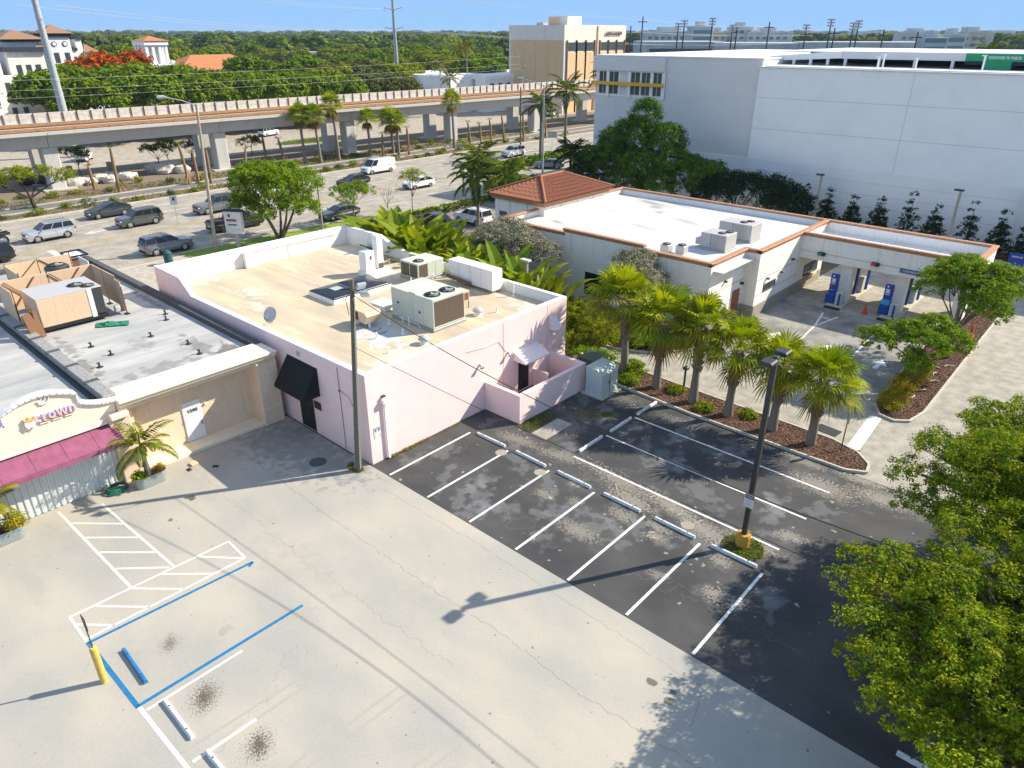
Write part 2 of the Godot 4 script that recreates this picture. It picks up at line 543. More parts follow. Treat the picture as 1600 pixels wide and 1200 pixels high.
	for k in 24:
		crack(px, w, h, 26, o, [Vector2(-33.6 + k * 1.06, 0.4), Vector2(-33.6 + k * 1.06, 14)], Color(0.24, 0.24, 0.235), 0.35, 1, 0.06, 200 + k)
	T.felt = tex_of(px, w, h)
	# white bank roof: x -17..5, z -45..-26
	w = 528
	h = 456
	o = Vector2(-17, -45)
	px = base_px(w, h, 111, Color(0.57, 0.56, 0.54), 0.009, 0.09, 0.03, 1.0, 1.5, 0.01)
	for q in [[-11.5, -42.5, 2.2, 0.6, 0.9], [-10.2, -41.2, 0.8, 0.5, 0.95], [-8.8, -39.6, 0.6, 0.4, 0.8], [-9.6, -43.6, 2.6, 0.3, 0.7], [-5.0, -38.0, 2.2, 0.5, 0.3], [-7.0, -34.0, 2.6, 0.7, 0.25], [-13.4, -30.5, 0.9, 0.4, 0.7], [-2.0, -40, 1.8, 0.4, 0.3]]:
		stamp(px, w, h, 24, o, Vector2(q[0], q[1]), Vector2(q[2], q[3]), 0.3, Color(0.12, 0.11, 0.10), q[4], fz, 0.64, 0.18)
		stamp(px, w, h, 24, o, Vector2(q[0], q[1]), Vector2(q[2] * 1.6, q[3] * 1.8), 0.3, Color(0.46, 0.44, 0.41), q[4] * 0.6, nz, 0.55, 0.25)
	T.white_roof = tex_of(px, w, h)

func uvmat(called: String, tex: Texture2D, rough: float) -> StandardMaterial3D:
	var m := StandardMaterial3D.new()
	m.resource_name = called
	m.albedo_texture = tex
	m.roughness = rough
	m.texture_repeat = false
	M[called] = m
	return m

func make_materials() -> void:
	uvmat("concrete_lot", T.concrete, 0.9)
	uvmat("asphalt_lot", T.asphalt, 0.88)
	uvmat("tan_roof", T.tan_roof, 0.8)
	uvmat("felt_roof", T.felt, 0.85)
	uvmat("white_roof", T.white_roof, 0.7)
	mat("felt_dark", lin(0.11, 0.11, 0.115), 0.8, "rough", 0.3)
	mat("felt_grey", lin(0.42, 0.415, 0.40), 0.85, "rough", 0.25)
	mat("land", lin(0.135, 0.13, 0.07), 1.0, "blotch", 0.03)
	mat("soil", lin(0.30, 0.235, 0.165), 1.0, "rough", 0.22)
	mat("gravel_lot", lin(0.44, 0.38, 0.31), 1.0, "grain", 0.1)
	mat("drive", lin(0.40, 0.365, 0.31), 0.9, "grain", 0.16)
	mat("lane", lin(0.29, 0.275, 0.25), 0.9, "blotch", 0.13)
	mat("road", lin(0.40, 0.355, 0.295), 0.9, "grain", 0.06)
	mat("path", lin(0.20, 0.19, 0.18), 0.9, "grain", 0.15)
	mat("car_park", lin(0.27, 0.245, 0.21), 0.9, "blotch", 0.15)
	mat("kerb", lin(0.58, 0.54, 0.46), 0.85, "grain", 0.5)
	mat("sidewalk", lin(0.50, 0.44, 0.37), 0.9, "grain", 0.2)
	mat("mulch", lin(0.115, 0.058, 0.036), 1.0, "rough", 1.1)
	mat("lawn", lin(0.23, 0.33, 0.02), 0.9, "grain", 0.5)
	mat("paint_white", lin(0.86, 0.85, 0.83), 0.7, "grain", 0.7)
	mat("paint_worn", lin(0.80, 0.765, 0.70), 0.8, "grain", 1.3)
	mat("paint_faint", lin(0.535, 0.50, 0.435), 0.8, "rough", 1.3)
	mat("paint_blue", lin(0.015, 0.19, 0.42), 0.6, "grain", 0.7)
	mat("paint_yellow", lin(0.62, 0.42, 0.10), 0.8, "rough", 0.6)
	mat("stop_white", lin(0.82, 0.81, 0.80), 0.75, "grain", 0.6)
	mat("stop_blue", lin(0.03, 0.20, 0.47), 0.45, "grain", 0.7)
	mat("yellow", lin(0.74, 0.53, 0.12), 0.55, "grain", 0.6)
	mat("yellow_old", lin(0.66, 0.38, 0.05), 0.8, "rough", 1.2)
	mat("pink", lin(0.875, 0.675, 0.665), 0.85, "soft", 0.22)
	mat("pink_light", lin(0.86, 0.76, 0.765), 0.85, "paint", 0.2)
	mat("white_wall", lin(0.83, 0.815, 0.79), 0.8, "paint", 0.2)
	mat("cream", lin(0.76, 0.60, 0.44), 0.85, "paint", 0.2)
	mat("cream_light", lin(0.82, 0.71, 0.56), 0.8, "paint", 0.25)
	mat("trim_white", lin(0.84, 0.83, 0.81), 0.7, "grain", 0.4)
	mat("bank_wall", lin(0.87, 0.83, 0.75), 0.85, "paint", 0.16)
	mat("bank_inner", lin(0.80, 0.80, 0.79), 0.8, "paint", 0.2)
	mat("copper", lin(0.52, 0.255, 0.13), 0.6, "grain", 0.4)
	mat("stone_base", lin(0.46, 0.42, 0.35), 0.9, "rough", 0.4)
	mat("clay_tile", lin(0.47, 0.17, 0.085), 0.75, "rough", 0.5)
	mat("store_white", lin(0.88, 0.89, 0.88), 0.8, "soft", 0.05)
	mat("store_grey", lin(0.72, 0.71, 0.69), 0.8, "soft", 0.05)
	mat("store_light", lin(0.86, 0.855, 0.83), 0.8, "soft", 0.06)
	mat("store_joint", lin(0.64, 0.66, 0.68), 0.9)
	mat("viaduct_concrete", lin(0.56, 0.545, 0.52), 0.9, "paint", 0.07)
	mat("barrier_cream", lin(0.76, 0.70, 0.62), 0.85, "grain", 0.2)
	mat("track_rust", lin(0.22, 0.10, 0.055), 0.9, "rough", 0.3)
	mat("rail_orange", lin(0.44, 0.235, 0.11), 0.7, "grain", 0.3)
	mat("black_cloth", lin(0.007, 0.007, 0.009), 0.9)
	mat("black", lin(0.012, 0.012, 0.013), 0.5)
	mat("dark_metal", lin(0.035, 0.036, 0.038), 0.5, "grain", 0.5)
	mat("rubber", lin(0.018, 0.018, 0.019), 0.85)
	mat("steel", lin(0.46, 0.50, 0.53), 0.45, "grain", 0.3)
	mat("galvanised", lin(0.50, 0.56, 0.58), 0.4, "rough", 0.6, {"metallic": 0.35})
	mat("grey_box", lin(0.52, 0.58, 0.57), 0.5, "paint", 0.5)
	mat("green_box", lin(0.10, 0.14, 0.085), 0.6, "grain", 0.5)
	mat("unit_green", lin(0.55, 0.585, 0.49), 0.55, "paint", 0.5)
	mat("unit_grey", lin(0.45, 0.44, 0.44), 0.55, "paint", 0.5)
	mat("unit_beige", lin(0.64, 0.475, 0.325), 0.65, "paint", 0.5)
	mat("coil", lin(0.16, 0.115, 0.08), 0.7, "rough", 1.6)
	mat("coil_dark", lin(0.055, 0.06, 0.062), 0.6, "rough", 1.6)
	mat("rust", lin(0.26, 0.13, 0.07), 0.9, "rough", 0.8)
	mat("awning_purple", lin(0.32, 0.095, 0.175), 0.85, "grain", 0.3)
	mat("lavender", lin(0.60, 0.47, 0.66), 0.5)
	mat("lavender_side", lin(0.72, 0.66, 0.74), 0.5)
	mat("gold", lin(0.72, 0.44, 0.12), 0.5)
	mat("shutter", lin(0.62, 0.65, 0.64), 0.5, "paint", 0.4)
	mat("wood_pole", lin(0.235, 0.20, 0.135), 0.95, "rough", 0.4)
	mat("concrete_pole", lin(0.44, 0.39, 0.31), 0.9, "grain", 0.3)
	mat("bark", lin(0.20, 0.155, 0.115), 0.95, "rough", 0.6)
	mat("bark_tan", lin(0.40, 0.25, 0.125), 0.95, "rough", 0.8)
	mat("bark_palm", lin(0.33, 0.28, 0.225), 0.95, "rough", 0.9)
	mat("bark_dark", lin(0.085, 0.06, 0.045), 0.95, "rough", 0.6)
	mat("brace_wood", lin(0.50, 0.30, 0.15), 0.9, "grain", 0.6)
	mat("boulder", lin(0.80, 0.75, 0.68), 0.95, "rough", 0.25)
	mat("glass_dark", lin(0.016, 0.02, 0.024), 0.06)
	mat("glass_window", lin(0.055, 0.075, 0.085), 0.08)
	mat("glass_teal", lin(0.10, 0.22, 0.25), 0.1)
	mat("chrome", lin(0.62, 0.63, 0.65), 0.25, "", 1.0, {"metallic": 0.9})
	mat("rim", lin(0.52, 0.53, 0.55), 0.35, "", 1.0, {"metallic": 0.6})
	mat("lamp_red", lin(0.30, 0.012, 0.012), 0.25)
	mat("lamp_clear", lin(0.72, 0.74, 0.76), 0.15)
	mat("plate", lin(0.75, 0.75, 0.72), 0.5)
	mat("blue_panel", lin(0.012, 0.055, 0.30), 0.4)
	mat("blue_light", lin(0.05, 0.36, 0.62), 0.4)
	mat("cone_red", lin(0.62, 0.055, 0.025), 0.6)
	mat("white", lin(0.82, 0.82, 0.81), 0.5)
	mat("sign_white", lin(0.78, 0.785, 0.79), 0.5, "grain", 0.6)
	mat("sign_blue", lin(0.06, 0.14, 0.30), 0.5)
	mat("red_sign", lin(0.55, 0.05, 0.06), 0.5)
	mat("door_rust", lin(0.33, 0.10, 0.05), 0.6, "grain", 0.5)
	mat("awning_yellow", lin(0.74, 0.42, 0.03), 0.5)
	mat("office_tan", lin(0.70, 0.485, 0.28), 0.85, "paint", 0.06)
	mat("office_cream", lin(0.76, 0.70, 0.62), 0.85, "paint", 0.06)
	mat("villa_wall", lin(0.76, 0.72, 0.66), 0.85, "paint", 0.06)
	mat("villa_white", lin(0.78, 0.80, 0.83), 0.85, "paint", 0.06)
	mat("villa_roof", lin(0.42, 0.235, 0.14), 0.85, "rough", 0.2)
	mat("navy", lin(0.022, 0.026, 0.05), 0.7)
	mat("orange_roof", lin(0.66, 0.25, 0.10), 0.85, "rough", 0.25)
	mat("green_panel", lin(0.012, 0.30, 0.12), 0.5)
	mat("campus", lin(0.60, 0.62, 0.62), 0.8, "grain", 0.02)
	mat("campus_tan", lin(0.62, 0.56, 0.47), 0.8, "grain", 0.02)
	mat("hill", lin(0.06, 0.085, 0.03), 1.0, "rough", 0.05)
	mat("tarp_green", lin(0.02, 0.27, 0.15), 0.6, "rough", 0.7)
	mat("teal_cloth", lin(0.02, 0.085, 0.11), 0.8)
	mat("skylight_dark", lin(0.012, 0.013, 0.018), 0.3)
	leaf_mat("leaf_bright", Color(0.88, 0.9, 0.3))
	leaf_mat("leaf_deep", Color(0.72, 0.78, 0.25))
	leaf_mat("leaf_silver", Color(0.5, 0.5, 0.38), 0.7)
	leaf_mat("leaf_palm", Color(0.88, 0.88, 0.28), 0.45)

# ---------------------------------------------------------------- ground
func ground() -> void:
	var R := 7000.0
	struct("ground", sheet(rect(-R, -R, R, R), -0.06), M.land)
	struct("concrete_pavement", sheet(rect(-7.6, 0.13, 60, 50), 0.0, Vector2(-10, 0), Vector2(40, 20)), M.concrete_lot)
	struct("asphalt_pavement", sheet(rect(0.0, -15.02, 40, 0.13), -0.004, Vector2(0, -15.6), Vector2(28, 16)), M.asphalt_lot)
	struct("rear_driveway", sheet(PackedVector2Array([Vector2(18.3, -63.0), Vector2(60, -63.0), Vector2(60, -15.02), Vector2(18.3, -15.02)]), -0.002), M.drive)
	struct("drive_through_lane", sheet(PackedVector2Array([Vector2(4.5, -37.2), Vector2(15.6, -37.2), Vector2(15.8, -25.0), Vector2(14.2, -23.6), Vector2(10.5, -23.2), Vector2(6.5, -24.4), Vector2(4.5, -25.2)]), 0.002), M.lane)
	struct("lane_apron", sheet(PackedVector2Array([Vector2(4.5, -62), Vector2(18.3, -62), Vector2(18.3, -15.02), Vector2(17.8, -15.02), Vector2(17.2, -17.5), Vector2(-6.0, -17.6), Vector2(-8, -19.4), Vector2(4.5, -19.4)]), -0.006), M.drive)
	struct("canopy_pavement", sheet(rect(4.6, -46.0, 16.9, -37.2), 0.002), M.drive)
	struct("lane_pavement", sheet(rect(-12, -19.4, 16.6, -17.55), 0.0), M.drive)
	struct("alley", sheet(rect(-24, -26.5, 4.5, -19.4), -0.012), M.drive)
	struct("side_yard", sheet(rect(-26, -17.6, 1.2, -15.0), -0.01), M.soil)
	struct("front_pavement", sheet(rect(-37.6, -15.0, -22, 40), -0.01), M.sidewalk)
	struct("parking_area", sheet(rect(-37.6, -56, -24, -15.0), -0.014), M.car_park)
	struct("road", sheet(rect(-70.4, -420, -40.2, 160), -0.03), M.road)
	struct("sidewalk", sheet(rect(-40.0, -62, -37.6, 60), 0.0), M.sidewalk)
	struct("grass_verge", sheet(PackedVector2Array([Vector2(-43.5, -10.6), Vector2(-43.5, -20), Vector2(-42.9, -31), Vector2(-41.3, -41), Vector2(-40.6, -62), Vector2(-38.2, -62), Vector2(-38.8, -39), Vector2(-40.4, -29), Vector2(-41.0, -17), Vector2(-41.0, -10.6)]), 0.03), M.lawn)
	struct("front_walk", sheet(rect(-42.3, -10.6, -40.0, 60), 0.0), M.sidewalk)
	struct("bare_soil", sheet(rect(-112, -260, -70.4, 120), -0.035), M.soil)
	struct("cycle_path", sheet(rect(-77.6, -260, -74.4, 120), -0.018), M.path)
	struct("gravel_lot", sheet(PackedVector2Array([Vector2(-150, -170), Vector2(-97.5, -170), Vector2(-97.5, -40), Vector2(-103, -20), Vector2(-103, 100), Vector2(-150, 100)]), -0.02), M.gravel_lot)
	# kerbs along the road
	for q in [[-42.42, -10.6, 60, 0.2], [-70.45, -260, 120, 0.3], [-74.3, -260, 120, 0.2], [-77.75, -260, 120, 0.2]]:
		var b := MB.new()
		b.span(Vector3(q[0] - q[3] * 0.5, -0.05, q[1]), Vector3(q[0] + q[3] * 0.5, 0.10, q[2]), 0.02)
		struct("kerb", b, M.kerb)
	var vk := [Vector2(-43.55, -10.6), Vector2(-43.55, -20), Vector2(-42.95, -31), Vector2(-41.35, -41), Vector2(-40.65, -62)]
	for k in 4:
		var b := strip(vk[k], vk[k + 1], 0.2, -0.05, 0.14)
		struct("kerb", b, M.kerb)
	var lines := snode("road_marking")
	for x in [-54.35, -54.75]:
		var b := MB.new()
		b.span(Vector3(x - 0.08, -0.03, -260), Vector3(x + 0.08, -0.024, 120))
		obj("centre_line", b, M.paint_yellow, lines)
	var dash := MB.new()
	dash.span(Vector3(-0.07, 0, -1.6), Vector3(0.07, 0.005, 1.6))
	var dm := dash.mesh()
	for x in [-46.0, -50.2, -59.2, -62.8, -66.6]:
		for k in 26:
			var o := obj("lane_dash", dm, M.paint_worn, lines)
			o.position = Vector3(x, -0.03, 18.0 - k * 9.2 - (2.0 if x > -54 else 0.0))
	var sb := MB.new()
	sb.span(Vector3(-54.2, -0.03, -2.9), Vector3(-43.4, -0.024, -2.3))
	obj("stop_line", sb, M.paint_white, lines)
	# painted turn arrow beside the waiting cars
	var ta := MB.new()
	ta.prism(PackedVector2Array([Vector2(-0.12, 0), Vector2(0.12, 0), Vector2(0.12, 1.2), Vector2(0.5, 1.2), Vector2(0, 2.2), Vector2(-0.5, 1.2), Vector2(-0.12, 1.2)]), Vector3(-58.6, -0.03, -9.4), Vector3.RIGHT, Vector3.BACK, Vector3(0, 0.006, 0))
	obj("turn_arrow", ta, M.paint_worn, lines)
	# planting bed with the row of palms: kerb ring and bark mulch
	bed("palm_bed", PackedVector2Array([Vector2(-1.0, -15.25), Vector2(3.4, -15.4), Vector2(9, -15.05), Vector2(14, -15.02), Vector2(17.3, -15.05), Vector2(18.15, -15.5), Vector2(18.0, -16.3), Vector2(17.2, -17.1), Vector2(15.8, -17.55), Vector2(12, -17.65), Vector2(7, -17.8), Vector2(2, -18.0), Vector2(-1.5, -18.2)]), 0.13)
	bed("lane_island", PackedVector2Array([Vector2(15.5, -46), Vector2(15.75, -30), Vector2(16.0, -23.2), Vector2(16.6, -22.0), Vector2(17.5, -21.75), Vector2(18.2, -22.3), Vector2(18.5, -24.0), Vector2(18.35, -38), Vector2(18.3, -46)]), 0.13)
	bed("bank_bed", PackedVector2Array([Vector2(-22, -21.0), Vector2(-4.2, -20.4), Vector2(-1.6, -19.6), Vector2(0.65, -19.8), Vector2(3.0, -20.9), Vector2(4.4, -23.0), Vector2(4.4, -26.5), Vector2(-22, -26.0)]), 0.13)
	bed("store_bed", PackedVector2Array([Vector2(-36, -64.2), Vector2(-36, -60.5), Vector2(19, -60.5), Vector2(19, -64.2)]), 0.13)

func bed(called: String, poly: PackedVector2Array, kw: float) -> void:
	var ins := Geometry2D.offset_polygon(poly, -kw)
	var inner: PackedVector2Array = ins[0]
	var s := struct(called, sheet(inner, 0.075), M.mulch)
	var b := MB.new()
	var n := poly.size()
	if inner.size() == n:
		var best := 0
		for k in n:
			if inner[k].distance_to(poly[0]) < inner[best].distance_to(poly[0]): best = k
		var dirn := 1
		if inner[(best + 1) % n].distance_to(poly[1]) > inner[(best - 1 + n) % n].distance_to(poly[1]): dirn = -1
		for k in n:
			var a := poly[k]
			var c := poly[(k + 1) % n]
			var a2 := inner[(best + dirn * k + n * 2) % n]
			var c2 := inner[(best + dirn * (k + 1) + n * 2) % n]
			b.quad(Vector3(a.x, 0.12, a.y), Vector3(c.x, 0.12, c.y), Vector3(c2.x, 0.12, c2.y), Vector3(a2.x, 0.12, a2.y), Vector3.UP)
			var out := a - a2
			b.quad(Vector3(a.x, -0.05, a.y), Vector3(c.x, -0.05, c.y), Vector3(c.x, 0.12, c.y), Vector3(a.x, 0.12, a.y), Vector3(out.x, 0, out.y))
			b.quad(Vector3(a2.x, -0.05, a2.y), Vector3(c2.x, -0.05, c2.y), Vector3(c2.x, 0.12, c2.y), Vector3(a2.x, 0.12, a2.y), Vector3(-out.x, 0, -out.y))
	else:
		for k in n:
			var a := poly[k]
			var c := poly[(k + 1) % n]
			var d := (c - a)
			b.box(Vector3((a.x + c.x) / 2, 0.04, (a.y + c.y) / 2), Vector3(d.length(), 0.17, kw), 0.01, Basis(Vector3.UP, -atan2(d.y, d.x)))
	obj("kerb", b, M.kerb, s)
	# loose bark chips, too many to count
	var mm := MultiMesh.new()
	mm.transform_format = MultiMesh.TRANSFORM_3D
	mm.use_colors = true
	var ch := MB.new()
	ch.box(Vector3.ZERO, Vector3(0.11, 0.02, 0.035))
	mm.mesh = ch.mesh()
	var lo := poly[0]
	var hi := poly[0]
	for p in poly:
		lo = lo.min(p); hi = hi.max(p)
	var want := mini(9000, int((hi.x - lo.x) * (hi.y - lo.y) * 110.0))
	var list := []
	for k in want:
		var p := Vector2(rng.randf_range(lo.x, hi.x), rng.randf_range(lo.y, hi.y))
		if Geometry2D.is_point_in_polygon(p, inner): list.append(p)
	mm.instance_count = list.size()
	for k in list.size():
		var p: Vector2 = list[k]
		mm.set_instance_transform(k, Transform3D(Basis.from_euler(Vector3(rng.randf_range(-0.5, 0.5), rng.randf() * TAU, rng.randf_range(-0.4, 0.4))).scaled(Vector3.ONE * rng.randf_range(0.6, 1.5)), Vector3(p.x, 0.085, p.y)))
		var t := rng.randf()
		mm.set_instance_color(k, Color(0.10, 0.045, 0.028).lerp(Color(0.33, 0.19, 0.13), t * t))
	var mi := MultiMeshInstance3D.new()
	mi.name = "bark_chips"
	mi.multimesh = mm
	var cm := StandardMaterial3D.new()
	cm.vertex_color_use_as_albedo = true
	cm.roughness = 1.0
	mi.material_override = cm
	stuff(mi)
	s.add_child(mi, true)

func strip(a: Vector2, b: Vector2, w: float, y := 0.0, t := 0.005) -> MB:
	var d := b - a
	var m := MB.new()
	m.box(Vector3((a.x + b.x) / 2, y + t / 2, (a.y + b.y) / 2), Vector3(d.length(), t, w), 0.0, Basis(Vector3.UP, -atan2(d.y, d.x)))
	return m

func lot_markings() -> void:
	var root := snode("lot_marking")
	for k in 7:
		obj("stall_line", strip(Vector2(1.32 + 2.715 * k, 0.02), Vector2(1.28 + 2.715 * k, -5.42), 0.115), M.paint_white, root)
	for z in [-7.25, -10.03, -12.7]:
		obj("stall_line", strip(Vector2(6.8, z), Vector2(17.45, z), 0.11), M.paint_white, root)
	# blue outlined accessible stall
	for q in [[1.85, 13.75, 2.2, 7.7, 0.12, 1], [1.80, 13.74, 5.8, 13.68, 0.15, 1], [5.77, 13.74, 5.77, 7.7, 0.13, 1], [2.2, 7.7, 2.35, 7.95, 0.12, 1],
			[1.62, 13.7, 1.75, 7.8, 0.09, 0], [0.05, 13.74, 1.72, 13.76, 0.10, 0], [0.05, 13.78, 0.28, 7.72, 0.09, 0], [0.28, 7.72, 1.76, 7.78, 0.09, 0],
			[0.62, 13.7, 1.66, 12.8, 0.10, 0], [0.14, 12.9, 1.68, 11.56, 0.10, 0], [0.2, 11.58, 1.7, 10.26, 0.10, 0], [0.2, 10.5, 1.7, 9.1, 0.10, 0], [0.27, 9.03, 1.72, 7.85, 0.10, 0],
			[-7.2, 11.78, 0.08, 11.6, 0.11, 0], [-6.4, 10.25, 0.15, 9.95, 0.11, 0], [-5.9, 11.7, -4.2, 10.2, 0.10, 0], [-4.4, 11.66, -2.72, 10.1, 0.10, 0], [-2.97, 11.62, -1.23, 10.04, 0.10, 0], [-1.47, 11.6, 0.06, 10.1, 0.10, 0],
			[5.85, 13.66, 9.6, 13.58, 0.13, 2], [6.12, 13.55, 6.12, 10.3, 0.09, 0], [6.12, 10.3, 6.2, 7.4, 0.09, 3], [8.38, 13.5, 8.6, 9.6, 0.09, 3], [8.9, 13.4, 8.95, 11.4, 0.11, 0], [8.95, 11.4, 9.0, 9.4, 0.1, 3], [11.12, 11.9, 11.25, 7.7, 0.10, 3], [11.5, 11.9, 11.66, 7.5, 0.09, 3], [13.72, 10.2, 13.86, 7.6, 0.10, 3], [14.1, 10.2, 14.25, 7.4, 0.10, 3]]:
		obj("stall_line", strip(Vector2(q[0], q[1]), Vector2(q[2], q[3]), q[4]), [M.paint_worn, M.paint_blue, M.paint_white, M.paint_faint][q[5]], root)
	# drive-through lane markings
	for q in [[-1.0, -18.3, 16.2, -17.6, 0.1], [5.8, -26.2, 5.8, -26.2, 0.1], [9.15, -28.4, 8.75, -33.0, 0.12], [8.75, -33.0, 8.15, -36.2, 0.12], [8.75, -33.0, 9.35, -36.0, 0.12], [8.35, -35.2, 9.1, -35.1, 0.14], [12.75, -28.6, 12.45, -34.4, 0.12], [12.45, -34.4, 12.0, -36.6, 0.12], [12.45, -34.4, 12.95, -36.4, 0.12], [12.1, -35.6, 12.8, -35.5, 0.14], [5.4, -24.0, 5.2, -30.5, 0.1]]:
		if q[0] == q[2]: continue
		obj("lane_line", strip(Vector2(q[0], q[1]), Vector2(q[2], q[3]), q[4], 0.0), M.paint_white, root)
	obj("stop_band", strip(Vector2(16.85, -17.45), Vector2(16.6, -21.7), 0.62, 0.0), M.paint_white, root)
	for q in [[7.43, -29.3], [10.94, -29.4], [14.4, -29.2], [10.6, -23.6]]:
		var a := MB.new()
		a.prism(PackedVector2Array([Vector2(-0.14, 0), Vector2(0.14, 0), Vector2(0.14, 0.8), Vector2(0.5, 0.8), Vector2(0, 1.75), Vector2(-0.5, 0.8), Vector2(-0.14, 0.8)]), Vector3(q[0], 0.0, q[1] + 0.9), Vector3.RIGHT, Vector3.FORWARD, Vector3(0, 0.006, 0))
		obj("lane_arrow", a, M.paint_white, root)

# ---------------------------------------------------------------- buildings on the site
func snode(called: String) -> Node3D:
	var o := Node3D.new()
	o.name = numbered(called)
	add_child(o)
	o.set_meta("kind", "structure")
	return o

func part(called: String, lo: Vector3, hi: Vector3, m: Material, parent: Node3D, bev := 0.01) -> MeshInstance3D:
	var b := MB.new()
	b.span(lo, hi, bev)
	return obj(called, b, m, parent)

func lettering(s: String, size: float, at: Vector3, face: Basis, m: Material, parent: Node3D, depth := 0.01, wid := 1.0, called := "lettering") -> MeshInstance3D:
	var o := obj(called, text(s, size, depth), m, parent)
	o.transform = Transform3D(face.scaled_local(Vector3(wid, 1, 1)), at)
	return o

const FACE_X := Basis(Vector3(0, 0, -1), Vector3(0, 1, 0), Vector3(1, 0, 0))   # lettering that faces +x
const FACE_Z := Basis(Vector3(1, 0, 0), Vector3(0, 1, 0), Vector3(0, 0, 1))    # lettering that faces +z

func pink_building() -> void:
	var t := thing("pink_building", "low pale pink stucco building with white parapets and a tan roof", "building")
	var w := 0.25
	var side := PackedVector2Array([Vector2(-22, -0.3), Vector2(0, -0.3), Vector2(0, 4.78), Vector2(-17.2, 4.6), Vector2(-18.5, 5.5), Vector2(-22, 5.55)])
	var back := PackedVector2Array([Vector2(-22, -0.3), Vector2(0, -0.3), Vector2(0, 4.78), Vector2(-14.6, 4.78), Vector2(-16.2, 5.0), Vector2(-17.6, 5.5), Vector2(-22, 5.5)])
	var b := MB.new()
	b.prism(side, Vector3(0, 0, 0), Vector3.RIGHT, Vector3.UP, Vector3(0, 0, -w))
	obj("wall", b, M.pink, t)
	b = MB.new()
	b.prism(back, Vector3(0, 0, -15), Vector3.RIGHT, Vector3.UP, Vector3(0, 0, w))
	obj("wall", b, M.pink, t)
	part("wall", Vector3(-w, -0.3, -15 + w), Vector3(0, 4.78, -w), M.pink, t, 0.004)
	part("wall", Vector3(-22, -0.3, -15 + w), Vector3(-22 + w, 5.5, -w), M.pink, t, 0.004)
	# roof deck and the white inner faces and copings of the parapets
	obj("roof", sheet(rect(-21.7, -14.7, -0.3, -0.3), 4.2, Vector2(-22, -15), Vector2(22, 15)), M.tan_roof, t)
	var ci := 0.05
	b = MB.new()
	b.prism(PackedVector2Array([Vector2(-21.7, 4.0), Vector2(-0.3, 4.0), Vector2(-0.3, 4.77), Vector2(-17.2, 4.59), Vector2(-18.5, 5.49), Vector2(-21.7, 5.54)]), Vector3(0, 0, -w), Vector3.RIGHT, Vector3.UP, Vector3(0, 0, -ci))
	obj("parapet_lining", b, M.white_wall, t)
	b = MB.new()
	b.prism(PackedVector2Array([Vector2(-21.7, 4.0), Vector2(-0.3, 4.0), Vector2(-0.3, 4.77), Vector2(-14.6, 4.77), Vector2(-16.2, 4.99), Vector2(-17.6, 5.49), Vector2(-21.7, 5.49)]), Vector3(0, 0, -15 + w), Vector3.RIGHT, Vector3.UP, Vector3(0, 0, ci))
	obj("parapet_lining", b, M.white_wall, t)
	part("parapet_lining", Vector3(-w - ci, 4.0, -14.7), Vector3(-w, 4.77, -0.3), M.white_wall, t, 0.004)
	part("parapet_lining", Vector3(-22 + w, 4.0, -14.7), Vector3(-22 + w + ci, 5.52, -0.3), M.white_wall, t, 0.004)
	for q in [[Vector2(-0.02, 4.78), Vector2(-17.2, 4.6), 0.0], [Vector2(-17.2, 4.6), Vector2(-18.5, 5.5), 0.0], [Vector2(-18.5, 5.5), Vector2(-22, 5.55), 0.0], [Vector2(-0.02, 4.78), Vector2(-14.6, 4.78), -15.0], [Vector2(-14.6, 4.78), Vector2(-16.2, 5.0), -15.0], [Vector2(-16.2, 5.0), Vector2(-17.6, 5.5), -15.0], [Vector2(-17.6, 5.5), Vector2(-22, 5.5), -15.0]]:
		var p: Vector2 = q[0]
		var r: Vector2 = q[1]
		var d := r - p
		b = MB.new()
		b.box(Vector3((p.x + r.x) / 2, (p.y + r.y) / 2 + 0.02, q[2] + (-0.15 if q[2] == 0.0 else 0.15)), Vector3(d.length() + 0.02, 0.04, 0.32), 0.01, Basis(Vector3.BACK, atan2(d.y, d.x)))
		obj("coping", b, M.white_wall, t)
	part("coping", Vector3(-0.31, 4.785, -14.68), Vector3(0.01, 4.825, -0.32), M.white_wall, t)
	part("coping", Vector3(-22.01, 5.525, -14.68), Vector3(-21.69, 5.565, -0.32), M.white_wall, t)
	# buttress and thin conduit inside the front parapet
	part("buttress", Vector3(-21.65, 4.2, -6.4), Vector3(-21.3, 5.3, -5.9), M.white_wall, t)
	b = MB.new()
	b.tube([Vector3(-21.62, 5.2, -6.5), Vector3(-21.62, 5.15, -13.6)], [0.02, 0.02], 6)
	b.tube([Vector3(-21.62, 5.17, -9.6), Vector3(-21.62, 4.3, -9.6)], [0.02, 0.02], 6)
	obj("conduit", b, M.unit_grey, t)
	# step in the side wall past the yard door, leaving a pale joint
	part("wall_joint", Vector3(-0.02, 0, -9.42), Vector3(0.012, 4.7, -9.38), M.unit_beige, t, 0.002)
	part("wall_joint", Vector3(-0.02, 0, -13.22), Vector3(0.012, 4.7, -13.19), M.unit_beige, t, 0.002)
	# entrance: black awning, door, plaque
	b = MB.new()
	var x0 := -6.7
	var x1 := -4.0
	var A := [Vector3(x0, 3.95, 0.0), Vector3(x1, 3.95, 0.0), Vector3(x1, 2.55, 1.0), Vector3(x0, 2.55, 1.0), Vector3(x0, 2.4, 1.0), Vector3(x1, 2.4, 1.0), Vector3(x0, 2.4, 0.0), Vector3(x1, 2.4, 0.0)]
	b.quad(A[0], A[1], A[2], A[3], Vector3(0, 1, 1))
	b.quad(A[3], A[2], A[5], A[4], Vector3(0, 0, 1))
	b.quad(A[0], A[3], A[4], A[6], Vector3(-1, 0, 0))
	b.quad(A[1], A[2], A[5], A[7], Vector3(1, 0, 0))
	obj("awning", b, M.black_cloth, t)
